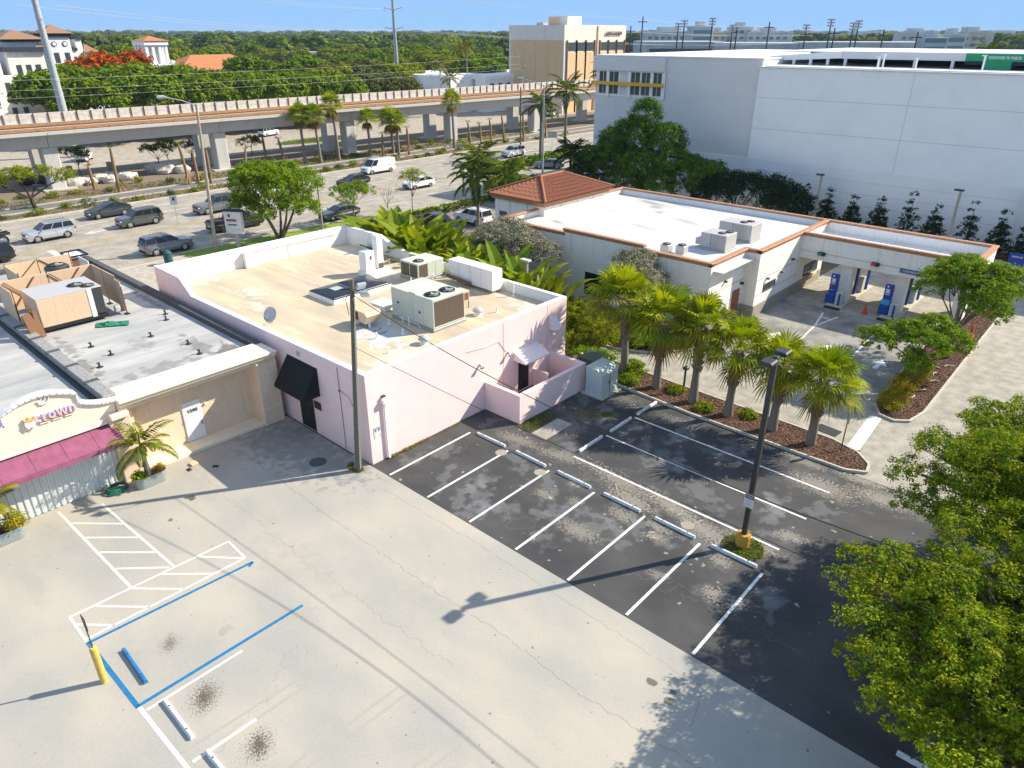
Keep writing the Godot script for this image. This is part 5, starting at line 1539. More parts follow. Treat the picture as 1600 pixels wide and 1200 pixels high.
# ---------------------------------------------------------------- street furniture and far buildings
func cobra(called: String, label: String, at: Vector3, h: float, lean: float, arm: Vector3, m: Material, r := 0.14, group := "", turn := 0.0) -> void:
	var t := thing(called, label, "street lamp", at, turn, group)
	var b := MB.new()
	b.tube([Vector3.ZERO, Vector3(lean, h, 0)], [r, r * 0.6], 10)
	obj("pole", b, m, t)
	b = MB.new()
	var top := Vector3(lean, h - 0.15, 0)
	b.tube([top, top + arm * 0.5 + Vector3(0, 0.35, 0), top + arm + Vector3(0, 0.45, 0)], [0.05, 0.045, 0.04], 8)
	obj("arm", b, M.steel, t)
	b = MB.new()
	var d := arm.normalized()
	b.tube([top + arm + Vector3(0, 0.45, 0), top + arm + d * 0.25 + Vector3(0, 0.48, 0), top + arm + d * 0.7 + Vector3(0, 0.42, 0), top + arm + d * 0.85 + Vector3(0, 0.38, 0)], [0.06, 0.16, 0.17, 0.05], 8)
	obj("lamp_head", b, M.steel, t)

func steel_pole(label: String, at: Vector3, h: float, r: float, arms: Array) -> void:
	var t := thing("transmission_pole", label, "power pole", at)
	var b := MB.new()
	b.tube([Vector3.ZERO, Vector3(0, h, 0)], [r, r * 0.45], 14)
	obj("pole", b, M.steel, t)
	for y in [h * 0.35, h * 0.62, h * 0.85]:
		b = MB.new()
		b.cyl(Vector3(0, y, 0), Vector3(0, y + 0.25, 0), r * (1.0 - 0.55 * y / h) + 0.05, -1, 14)
		obj("flange", b, M.steel, t)
	for y in arms:
		for s in [-1, 1]:
			b = MB.new()
			b.tube([Vector3(0, y, 0), Vector3(s * 1.4, y + 0.35, -s * 1.2), Vector3(s * 2.2, y + 0.7, -s * 1.9)], [0.16, 0.12, 0.08], 8)
			obj("arm", b, M.steel, t)
			b = MB.new()
			b.tube([Vector3(s * 2.2, y + 0.7, -s * 1.9), Vector3(s * 2.2, y - 0.5, -s * 1.9)], [0.1, 0.1], 6)
			obj("insulator", b, M.unit_grey, t)

func boulder_mesh(sd: int) -> ArrayMesh:
	var nz := noise(sd, 0.9, 3)
	var sp := SphereMesh.new()
	sp.radius = 1.0
	sp.height = 2.0
	sp.radial_segments = 16
	sp.rings = 9
	var a := sp.get_mesh_arrays()
	var v: PackedVector3Array = a[Mesh.ARRAY_VERTEX]
	for k in v.size():
		var p := v[k]
		var q := p * (1.0 + 0.32 * nz.get_noise_3dv(p * 1.2))
		q.x = clampf(q.x, -0.82, 0.9)
		q.y = clampf(q.y * 0.72, -0.5, 0.52 + 0.12 * nz.get_noise_2d(p.x, p.z))
		v[k] = q
	a[Mesh.ARRAY_VERTEX] = v
	var st := SurfaceTool.new()
	st.begin(Mesh.PRIMITIVE_TRIANGLES)
	var idx: PackedInt32Array = a[Mesh.ARRAY_INDEX]
	for k in idx.size():
		st.set_smooth_group(-1)
		st.add_vertex(v[idx[k]])
	st.generate_normals()
	return st.commit()

func street() -> void:
	cobra("street_lamp", "tall leaning concrete street lamp with curved arm beside the grass verge", Vector3(-42.0, 0, -13.45), 13.3, 0.66, Vector3(-2.1, 0.3, -0.9), M.concrete_pole, 0.18, "", PI / 2)
	cobra("street_lamp", "tall grey metal street lamp rising behind the tile roofed block", Vector3(-46.5, 0, -67.9), 12.3, 0.0, Vector3(-2.3, 0.5, 1.9), M.steel, 0.16)
	cobra("street_lamp", "slender street lamp standing at the foot of the tan office block", Vector3(-104, 0, -128), 11.0, 0.0, Vector3(1.8, 0.4, 1.5), M.steel, 0.12)
	for q in [[-64.3, -82.8, 10.6, "bare wooden post beyond the far kerb behind the white car"], [-54.6, -77.0, 9.2, "bare wooden post beside the grey street lamp"]]:
		var b := MB.new()
		b.tube([Vector3.ZERO, Vector3(0, q[2], 0)], [0.17, 0.12], 8)
		var o := obj("wooden_post", b, M.wood_pole)
		o.position = Vector3(q[0], 0, q[1])
		tag(o, q[3], "post")
	var b := MB.new()
	b.tube([Vector3.ZERO, Vector3(0.1, 5.2, 0.1)], [0.1, 0.08], 8)
	var o := obj("verge_post", b, M.concrete_pole)
	o.position = Vector3(-41.2, 0, -25.1)
	tag(o, "thin pale post in the grass verge beside the dark sedan", "post")
	steel_pole("thick grey steel transmission pole rising in front of the Mediterranean block", Vector3(-115.7, 0, -25.8), 34.0, 0.72, [28.5, 33.0])
	steel_pole("slim grey steel transmission pole with paired arms above the distant trees", Vector3(-183.5, 0, -152.7), 34.0, 0.8, [20.2, 26.0, 31.0])
	# roadside sign of the pink building
	var t := thing("monument_sign", "white roadside sign panel with faded red lettering on a grey post", "sign", Vector3(-41.0, 0, -15.3), 0.55)
	part("post", Vector3(-0.12, 0, -0.12), Vector3(0.12, 2.0, 0.12), M.steel, t)
	part("panel", Vector3(-0.95, 1.55, -0.2), Vector3(0.85, 3.7, 0.2), M.sign_white, t, 0.02)
	part("cap", Vector3(-1.05, 3.7, -0.3), Vector3(0.95, 3.85, 0.3), M.navy, t)
	part("red_word", Vector3(-0.72, 2.75, 0.2), Vector3(0.35, 2.98, 0.21), M.awning_purple, t, 0.002)
	part("small_mark", Vector3(-0.5, 3.15, 0.2), Vector3(-0.28, 3.45, 0.21), M.navy, t, 0.002)
	part("green_word", Vector3(-0.6, 2.35, 0.2), Vector3(0.3, 2.5, 0.21), M.tarp_green, t, 0.002)
	part("small_word", Vector3(0.0, 1.9, 0.2), Vector3(0.6, 2.05, 0.21), M.lavender, t, 0.002)
	t = thing("road_sign", "small white road sign on a thin post by the waiting cars", "sign", Vector3(-56.6, 0, -16.4), 0.9)
	part("post", Vector3(-0.03, 0, -0.03), Vector3(0.03, 2.4, 0.03), M.steel, t)
	part("panel", Vector3(-0.4, 1.9, 0.03), Vector3(0.4, 2.9, 0.06), M.sign_white, t)
	part("symbol", Vector3(-0.12, 2.35, 0.06), Vector3(0.12, 2.7, 0.065), M.navy, t, 0.002)
	t = thing("road_sign", "grey sign panel on twin posts near the dark palms", "sign", Vector3(-60.0, 0, -86.5), 0.7)
	part("post", Vector3(-0.03, 0, -0.03), Vector3(0.03, 3.4, 0.03), M.steel, t)
	part("panel", Vector3(-0.8, 2.2, 0.03), Vector3(0.8, 3.3, 0.07), M.steel, t)
	t = thing("litter_bin", "dark teal litter bin on the pavement beyond the pink front wall", "bin", Vector3(-41.0, 0, -8.4))
	b = MB.new()
	b.lathe(Vector3.ZERO, [Vector2(0.0, 0.0), Vector2(0.36, 0.0), Vector2(0.4, 1.0), Vector2(0.3, 1.15), Vector2(0.12, 1.3), Vector2(0.0, 1.32)], 14)
	obj("drum", b, M.teal_cloth, t)
	b = MB.new()
	b.lathe(Vector3(0, 1.0, 0), [Vector2(0.4, 0), Vector2(0.43, 0.03), Vector2(0.4, 0.06)], 14)
	obj("rim", b, M.navy, t)
	# limestone boulders under the viaduct
	var ms := [boulder_mesh(1), boulder_mesh(2), boulder_mesh(3), boulder_mesh(5)]
	var spots := [[-89.8, -15.0, 1.5], [-87.6, -16.3, 1.5], [-89.0, -17.6, 1.3], [-87.4, -18.2, 1.2], [-88.6, -19.9, 1.6], [-87.0, -20.6, 1.3], [-89.5, -21.8, 1.4], [-87.3, -23.0, 1.4], [-88.4, -24.2, 1.1], [-90.8, -28.5, 1.6], [-88.6, -29.4, 1.9], [-87.2, -31.2, 1.5], [-90.3, -30.9, 2.0], [-91.5, -16.8, 1.2], [-90.6, -24.0, 1.0]]
	for k in spots.size():
		var q: Array = spots[k]
		o = obj("boulder", ms[k % 4], M.boulder)
		o.position = Vector3(q[0], 0.3 * q[2], q[1])
		o.rotation.y = k * 1.7
		o.scale = Vector3(q[2] * 0.85, q[2] * 0.8, q[2] * 0.8)
		tag(o, "rounded pale limestone boulder among the others under the viaduct" if k < 9 or k > 12 else "large pale limestone boulder in the cluster beside the braced palms", "boulder", "boulders under the viaduct" if k < 9 or k > 12 else "boulder cluster by the braced palms")
	# log and small posts beyond
	b = MB.new()
	b.cyl(Vector3(-1.6, 0.6, 0), Vector3(1.6, 0.6, 0), 0.6, -1, 14)
	o = obj("drain_pipe_section", b, M.dark_metal)
	o.position = Vector3(-93.0, 0, -12.6)
	o.rotation.y = 1.0
	tag(o, "short dark pipe section lying behind the low spreading tree", "pipe")
	for q in [[-97.5, -19.0], [-97.0, -24.5]]:
		o = part("stone_bollard", Vector3(-0.35, 0, -0.35), Vector3(0.35, 1.3, 0.35), M.concrete_pole, self, 0.06)
		o.name = numbered("stone_bollard") if String(o.name) != "stone_bollard" else "stone_bollard"
		o.position = Vector3(q[0], 0, q[1])
		tag(o, "squat concrete bollard on the bare ground under the viaduct", "bollard", "bollards under the viaduct")

func windows(t: Node3D, face: String, at: float, cols: Array, rows: Array, w: float, h: float, m: Material, frame: Material = null) -> void:
	for c in cols:
		for y in rows:
			var o: MeshInstance3D
			if face == "x": o = part("window", Vector3(at - 0.02, y, c - w / 2), Vector3(at + 0.05, y + h, c + w / 2), m, t, 0.01)
			else: o = part("window", Vector3(c - w / 2, y, at - 0.02), Vector3(c + w / 2, y + h, at + 0.05), m, t, 0.01)
			if frame:
				if face == "x": part("sill", Vector3(at, y - 0.2, c - w / 2 - 0.15), Vector3(at + 0.2, y, c + w / 2 + 0.15), frame, o)
				else: part("sill", Vector3(c - w / 2 - 0.15, y - 0.2, at), Vector3(c + w / 2 + 0.15, y, at + 0.2), frame, o)

func hip(t: Node3D, called: String, lo: Vector3, hi: Vector3, m: Material, ridge_z := true) -> void:
	var b := MB.new()
	var e := lo.y
	var c := Vector3((lo.x + hi.x) / 2, hi.y, (lo.z + hi.z) / 2)
	var hx := (hi.x - lo.x) / 2
	var hz := (hi.z - lo.z) / 2
	var ra := c + (Vector3(0, 0, maxf(0, hz - hx)) if ridge_z else Vector3(maxf(0, hx - hz), 0, 0))
	var rb := c - (Vector3(0, 0, maxf(0, hz - hx)) if ridge_z else Vector3(maxf(0, hx - hz), 0, 0))
	var p := [Vector3(lo.x, e, lo.z), Vector3(hi.x, e, lo.z), Vector3(hi.x, e, hi.z), Vector3(lo.x, e, hi.z)]
	if ridge_z:
		b.quad(p[1], p[2], ra, rb, Vector3(1, 1, 0)); b.quad(p[0], p[3], ra, rb, Vector3(-1, 1, 0))
		b.tri(p[2], p[3], ra, Vector3(0, 1, 1)); b.tri(p[0], p[1], rb, Vector3(0, 1, -1))
	else:
		b.quad(p[2], p[3], rb, ra, Vector3(0, 1, 1)); b.quad(p[0], p[1], ra, rb, Vector3(0, 1, -1))
		b.tri(p[1], p[2], ra, Vector3(1, 1, 0)); b.tri(p[0], p[3], rb, Vector3(-1, 1, 0))
	b.quad(p[0], p[1], p[2], p[3], Vector3.DOWN)
	obj(called, b, m, t)

func far_buildings() -> void:
	# tan office block
	var t := thing("office_block", "tan five storey office block with blank side and cream crown band", "building")
	part("wall", Vector3(-119, -0.5, -166.5), Vector3(-100, 20.9, -139.2), M.office_cream, t, 0.05)
	for k in 4: part("side_panel", Vector3(-118.2 + k * 4.45, 1.0, -139.2), Vector3(-113.8 + k * 4.45, 17.4, -139.0), M.office_tan, t, 0.03)
	part("tan_pier", Vector3(-100, 0, -153.6), Vector3(-99.75, 20.8, -153.1), M.office_tan, t)
	for k in 3:
		part("tan_bay", Vector3(-100, 0, -143.9 - k * 3.9), Vector3(-99.8, 14.6, -140.6 - k * 3.9), M.office_tan, t)
		part("tan_bay", Vector3(-100, 0, -157.9 - k * 3.9 + 0.2), Vector3(-99.8, 14.6, -154.6 - k * 3.9), M.office_tan, t)
		part("window", Vector3(-100, 15.0, -143.9 - k * 3.9), Vector3(-99.82, 16.9, -140.6 - k * 3.9), M.glass_window, t)
		part("window", Vector3(-100, 15.0, -157.7 - k * 3.9), Vector3(-99.82, 16.9, -154.6 - k * 3.9), M.glass_window, t)
		for z in [-140.3, -144.2]: part("fin", Vector3(-100, 0, z - k * 3.9 - 0.25), Vector3(-99.7, 17.4, z - k * 3.9 + 0.12), M.rust, t)
		for z in [-154.3, -158.1]: part("fin", Vector3(-100, 0, z - k * 3.9 - 0.25), Vector3(-99.7, 17.4, z - k * 3.9 + 0.12), M.rust, t)
	part("roof_house", Vector3(-111, 20.9, -152), Vector3(-104.5, 23.0, -146), M.office_cream, t)
	part("roof_house_panel", Vector3(-110.6, 21.1, -146), Vector3(-107.2, 22.7, -145.8), M.office_tan, t)
	part("roof_unit", Vector3(-116, 20.9, -150), Vector3(-113.6, 21.6, -147), M.unit_grey, t)
	lettering("GABLES STATION", 1.15, Vector3(-99.7, 19.0, -160.4), FACE_X, M.bark, t, 0.1, 0.8)
	# white low building left of it
	t = thing("low_white_building", "low white building with arched loggia behind the viaduct", "building")
	part("wall", Vector3(-150, -0.5, -158), Vector3(-122, 8.6, -120), M.store_light, t, 0.03)
	part("wall", Vector3(-160, -0.5, -140), Vector3(-130, 6.2, -112), M.store_light, t, 0.03)
	part("roof_unit", Vector3(-136, 8.6, -146), Vector3(-134.5, 9.9, -144.5), M.unit_grey, t)
	part("loggia", Vector3(-122, 8.0, -150), Vector3(-117, 9.0, -128), M.store_light, t)
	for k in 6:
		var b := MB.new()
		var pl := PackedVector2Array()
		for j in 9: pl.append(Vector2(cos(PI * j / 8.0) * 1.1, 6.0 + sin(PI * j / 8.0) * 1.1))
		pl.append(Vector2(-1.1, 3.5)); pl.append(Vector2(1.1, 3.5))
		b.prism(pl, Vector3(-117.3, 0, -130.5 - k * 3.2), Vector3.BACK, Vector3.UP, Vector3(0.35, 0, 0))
		obj("arch_shade", b, M.glass_window, t)  # dark fill stands in for the shade inside the loggia arches
	part("loggia_wall", Vector3(-121, -0.5, -150), Vector3(-117.2, 8.0, -128), M.store_light, t)
	part("parapet", Vector3(-150.1, 8.6, -158.1), Vector3(-121.9, 9.0, -119.9), M.store_light, t)
	# Mediterranean blocks at the left
	t = thing("mediterranean_block", "cream Mediterranean apartment block with brown hipped roofs and navy eaves", "building")
	part("wall", Vector3(-176, -0.5, -30), Vector3(-160, 13.8, -10), M.villa_wall, t, 0.05)
	part("tower", Vector3(-170, -0.5, -38.4), Vector3(-160, 15.6, -31.5), M.villa_wall, t, 0.05)
	part("eave", Vector3(-171, 15.6, -39.2), Vector3(-159.2, 16.4, -30.8), M.navy, t)
	part("upper_wall", Vector3(-169, 16.4, -37.8), Vector3(-160.8, 17.4, -32.2), M.villa_white, t)
	part("eave", Vector3(-170, 17.4, -38.6), Vector3(-160, 17.9, -31.4), M.navy, t)
	hip(t, "roof", Vector3(-171, 17.9, -39.4), Vector3(-159, 19.7, -30.6), M.villa_roof)
	part("stair_wing", Vector3(-161, -0.5, -31.4), Vector3(-152, 11.2, -26.5), M.villa_wall, t, 0.05)
	part("stair_wing", Vector3(-160, -0.5, -26.4), Vector3(-150, 14.6, -18.5), M.villa_white, t, 0.05)
	part("eave", Vector3(-160.5, 14.6, -27.2), Vector3(-149.5, 15.2, -18), M.navy, t)
	windows(t, "x", -160, [-36.8, -35.0, -33.2], [11.2, 6.8], 1.0, 1.9, M.glass_window, M.villa_white)
	part("awning", Vector3(-160, 9.2, -37.4), Vector3(-158.9, 10.2, -34.0), M.navy, t)
	windows(t, "x", -152, [-30.2, -28.2], [8.0, 3.4], 0.9, 2.2, M.glass_window, M.villa_white)
	windows(t, "x", -150, [-25.0, -22.4, -19.8], [10.5, 6.2, 2.2], 1.1, 2.2, M.glass_window, M.villa_white)
	t = thing("mediterranean_block", "pale blue white Mediterranean block with round windows and brown hipped tower", "building")
	part("wall", Vector3(-212, -0.5, -50.2), Vector3(-195, 15.2, -42.6), M.villa_wall, t, 0.05)
	part("eave", Vector3(-212.5, 15.2, -50.2), Vector3(-194.3, 16.0, -42.0), M.navy, t)
	hip(t, "roof", Vector3(-213, 16.0, -50.6), Vector3(-194, 17.8, -41.6), M.villa_roof, false)
	part("tower", Vector3(-201, -0.5, -55.4), Vector3(-194, 18.2, -50.2), M.villa_white, t, 0.05)
	part("eave", Vector3(-201.5, 18.2, -55.9), Vector3(-193.5, 19.0, -49.7), M.navy, t)
	hip(t, "roof", Vector3(-202, 19.0, -56.4), Vector3(-193, 21.0, -49.2), M.villa_roof)
	part("wing", Vector3(-203, -0.5, -58.4), Vector3(-195, 15.0, -55.4), M.villa_wall, t, 0.05)
	part("eave", Vector3(-203.4, 15.0, -57.0), Vector3(-194.6, 15.7, -55.4), M.navy, t)
	part("turret", Vector3(-202, 15.0, -58.5), Vector3(-195.2, 17.6, -57.0), M.villa_white, t)
	part("turret_cap", Vector3(-202.4, 17.6, -58.8), Vector3(-194.8, 18.1, -56.7), M.navy, t)
	part("wing", Vector3(-203, -0.5, -61.6), Vector3(-194.5, 14.6, -58.4), M.villa_white, t, 0.05)
	hip(t, "roof", Vector3(-203.6, 14.6, -62.2), Vector3(-193.9, 16.6, -58.2), M.villa_roof)
	for z in [-51.6, -54.1]:
		var b := MB.new()
		b.cyl(Vector3(-194.05, 16.6, z), Vector3(-193.85, 16.6, z), 0.6, -1, 18)
		var rw := obj("round_window", b, M.navy, t)
		b = MB.new()
		b.cyl(Vector3(-193.9, 16.6, z), Vector3(-193.8, 16.6, z), 0.42, -1, 18)
		obj("pane", b, M.villa_white, rw)
	windows(t, "x", -194, [-51.6, -54.1], [12.2], 1.2, 2.4, M.glass_window, M.villa_wall)
	windows(t, "x", -195, [-44.4, -47.6], [11.6], 1.4, 1.8, M.navy, M.villa_white)
	windows(t, "x", -195, [-56.2, -57.5], [12.0], 0.8, 1.6, M.navy, M.villa_white)
	windows(t, "x", -194.5, [-60.0], [11.8], 0.9, 1.6, M.glass_window, M.villa_wall)
	# church with bell tower and long orange roof
	t = thing("church", "white church with arcaded bell tower and a long orange tile roof", "church", Vector3(-200, 0, -78), 0.0)
	t.scale = Vector3(1, 1, 0.84)
	part("tower", Vector3(-4.0, 0, -4.0), Vector3(4.0, 10.4, 4.0), M.villa_white, t, 0.05)
	part("gallery", Vector3(-4.9, 10.4, -4.9), Vector3(4.9, 11.2, 4.9), M.villa_white, t, 0.1)
	for k in 9:
		for s in [-4.7, 4.7]:
			part("baluster", Vector3(s - 0.12, 11.2, -4.6 + k * 1.12), Vector3(s + 0.12, 12.1, -4.3 + k * 1.12), M.villa_white, t)
			part("baluster", Vector3(-4.6 + k * 1.12, 11.2, s - 0.12), Vector3(-4.3 + k * 1.12, 12.1, s + 0.12), M.villa_white, t)
	for x in [-3.2, -1.1, 1.1, 3.2]:
		for z in [-3.2, 3.2]:
			part("column", Vector3(x - 0.45, 11.2, z - 0.45), Vector3(x + 0.45, 16.2, z + 0.45), M.villa_white, t)
	for z in [-1.1, 1.1]:
		for x in [-3.2, 3.2]: part("column", Vector3(x - 0.45, 11.2, z - 0.45), Vector3(x + 0.45, 16.2, z + 0.45), M.villa_white, t)
	part("belfry_core", Vector3(-1.8, 11.2, -1.8), Vector3(1.8, 16.0, 1.8), M.villa_wall, t)
	part("entablature", Vector3(-4.0, 16.0, -4.0), Vector3(4.0, 17.1, 4.0), M.villa_white, t, 0.05)
	hip(t, "tower_roof", Vector3(-4.3, 17.1, -4.3), Vector3(4.3, 18.4, 4.3), M.orange_roof)
	part("tower_window", Vector3(4.0, 5.5, -0.6), Vector3(4.1, 8.0, 0.6), M.glass_window, t)
	part("nave", Vector3(-16, 0, -42), Vector3(6, 8.6, -5), M.villa_wall, t, 0.05)
	hip(t, "nave_roof", Vector3(-17, 8.6, -43), Vector3(7, 13.2, -4), M.orange_roof)
	windows(t, "x", 6, [-12.0, -20.0, -28.0, -36.0], [2.4], 1.4, 3.4, M.glass_window, M.villa_white)
	# a few pale roofs showing between the trees
	for q in [[-178, -128, 22, 7, 9.0, 0.3], [-260, -250, 40, 14, 8.5, 0.5], [-330, -230, 60, 20, 9.5, 0.4], [-150, -112, 12, 9, 4.5, 0.2], [-420, -420, 60, 22, 10.0, 0.7]]:
		t = thing("pale_building", "pale flat roofed building half hidden among distant trees", "building", Vector3(q[0], 0, q[1]), q[5], "pale roofs among the trees")
		part("wall", Vector3(-q[2] / 2, -0.5, -q[3] / 2), Vector3(q[2] / 2, q[4], q[3] / 2), M.store_light, t, 0.05)
		part("roof_edge", Vector3(-q[2] / 2 - 0.3, q[4], -q[3] / 2 - 0.3), Vector3(q[2] / 2 + 0.3, q[4] + 0.5, q[3] / 2 + 0.3), M.steel, t)
		for k in 5: part("window", Vector3(-q[2] / 2 + q[2] * (k + 0.3) / 5, 2, q[3] / 2), Vector3(-q[2] / 2 + q[2] * (k + 0.7) / 5, 4.2, q[3] / 2 + 0.1), M.glass_window, t)
	campus()

func dirpt(u: float, r: float) -> Vector3:
	# ground point at bearing u (degrees from -z towards +x) and distance r from the site's south corner
	return Vector3(25.0 + sin(deg_to_rad(u)) * r, 0, 17.3 - cos(deg_to_rad(u)) * r)

func campus() -> void:
	# [bearing, distance, width, depth, height, kind]
	var list := [[-31.3, 640, 38, 28, 20.5, 0], [-29.1, 600, 15, 20, 23.7, 1], [-27.9, 640, 10, 20, 20, 2], [-26.4, 640, 16, 22, 23.7, 0], [-24.6, 640, 33, 26, 20, 0], [-21.4, 900, 50, 30, 18, 2], [-15.5, 680, 24, 26, 19.5, 0], [-14.4, 480, 12, 16, 17, 1], [-13.4, 520, 12, 20, 18.6, 1], [-12.4, 640, 24, 26, 20, 2], [-18.3, 900, 86, 30, 18, 0], [-10.6, 1100, 60, 30, 19, 0], [-30.6, 520, 50, 40, 14.5, 3], [-24.7, 520, 66, 40, 13.8, 3], [-18.7, 520, 70, 40, 14.5, 3]]
	for k in list.size():
		var q: Array = list[k]
		var t := thing("campus_building", ["distant pale campus block with rows of windows beyond the store", "distant campus block with blue glass bands beyond the store", "distant tan campus block beyond the store", "long low pale arena roof beyond the store"][q[5]], "building", dirpt(q[0], q[1]), deg_to_rad(-q[0] + 12.0), "distant campus buildings")
		var w: float = q[2]
		var d: float = q[3]
		var h: float = q[4]
		part("wall", Vector3(-w / 2, -1, -d / 2), Vector3(w / 2, h, d / 2), M.campus if q[5] != 2 else M.campus_tan, t, 0.2)
		if q[5] == 3:
			part("dark_band", Vector3(-w / 2 + 4, h * 0.5, d / 2), Vector3(w / 2 - 4, h * 0.72, d / 2 + 0.2), M.glass_window, t)
			continue
		part("roof_house", Vector3(-w / 5, h, -d / 4), Vector3(w / 6, h + 3.0, d / 4), M.campus, t, 0.1)
		for s in int(h / 4.2):
			if q[5] == 1:
				part("window_band", Vector3(-w / 2 + 1.0, 2.0 + s * 4.2, d / 2), Vector3(w / 2 - 1.0, 4.2 + s * 4.2, d / 2 + 0.2), M.glass_teal, t)
			else:
				for j in int(w / 5.0): part("window", Vector3(-w / 2 + 1.2 + j * 5.0, 2.2 + s * 4.2, d / 2), Vector3(-w / 2 + 4.0 + j * 5.0, 4.2 + s * 4.2, d / 2 + 0.2), M.glass_teal, t)
	# floodlight masts of the playing fields and a few power poles
	for q in [[-33.1, 320, 24.9, 1], [-30.6, 320, 22.4, 0], [-30.2, 320, 23.4, 0], [-28.3, 320, 24.2, 0], [-26.9, 320, 21.8, 0], [-26.6, 320, 21.3, 1], [-24.5, 320, 22.9, 1], [-22.1, 320, 21.8, 0], [-20.6, 320, 23.6, 0], [-20.3, 320, 20.8, 1], [-19.2, 320, 22.4, 0], [-18.9, 320, 23.1, 0], [-17.3, 320, 20.3, 1], [-15.3, 320, 19.5, 1], [-33.9, 320, 21.6, 1]]:
		var t := thing("light_mast", "tall mast with a bank of floodlights on the skyline" if q[3] == 0 else "tall dark pole with a crossarm on the skyline", "mast", dirpt(q[0], q[1]), deg_to_rad(-q[0]), "masts on the skyline")
		var b := MB.new()
		b.tube([Vector3.ZERO, Vector3(0, q[2], 0)], [0.35, 0.22], 8)
		obj("pole", b, M.dark_metal, t)
		if q[3] == 0:
			for y in 3: part("lamp_row", Vector3(-1.3, q[2] - 0.3 - y * 1.0, -0.3), Vector3(1.3, q[2] + 0.2 - y * 1.0, 0.3), M.unit_grey, t)
		else:
			part("crossarm", Vector3(-1.8, q[2] - 2.0, -0.12), Vector3(1.8, q[2] - 1.7, 0.12), M.dark_metal, t)

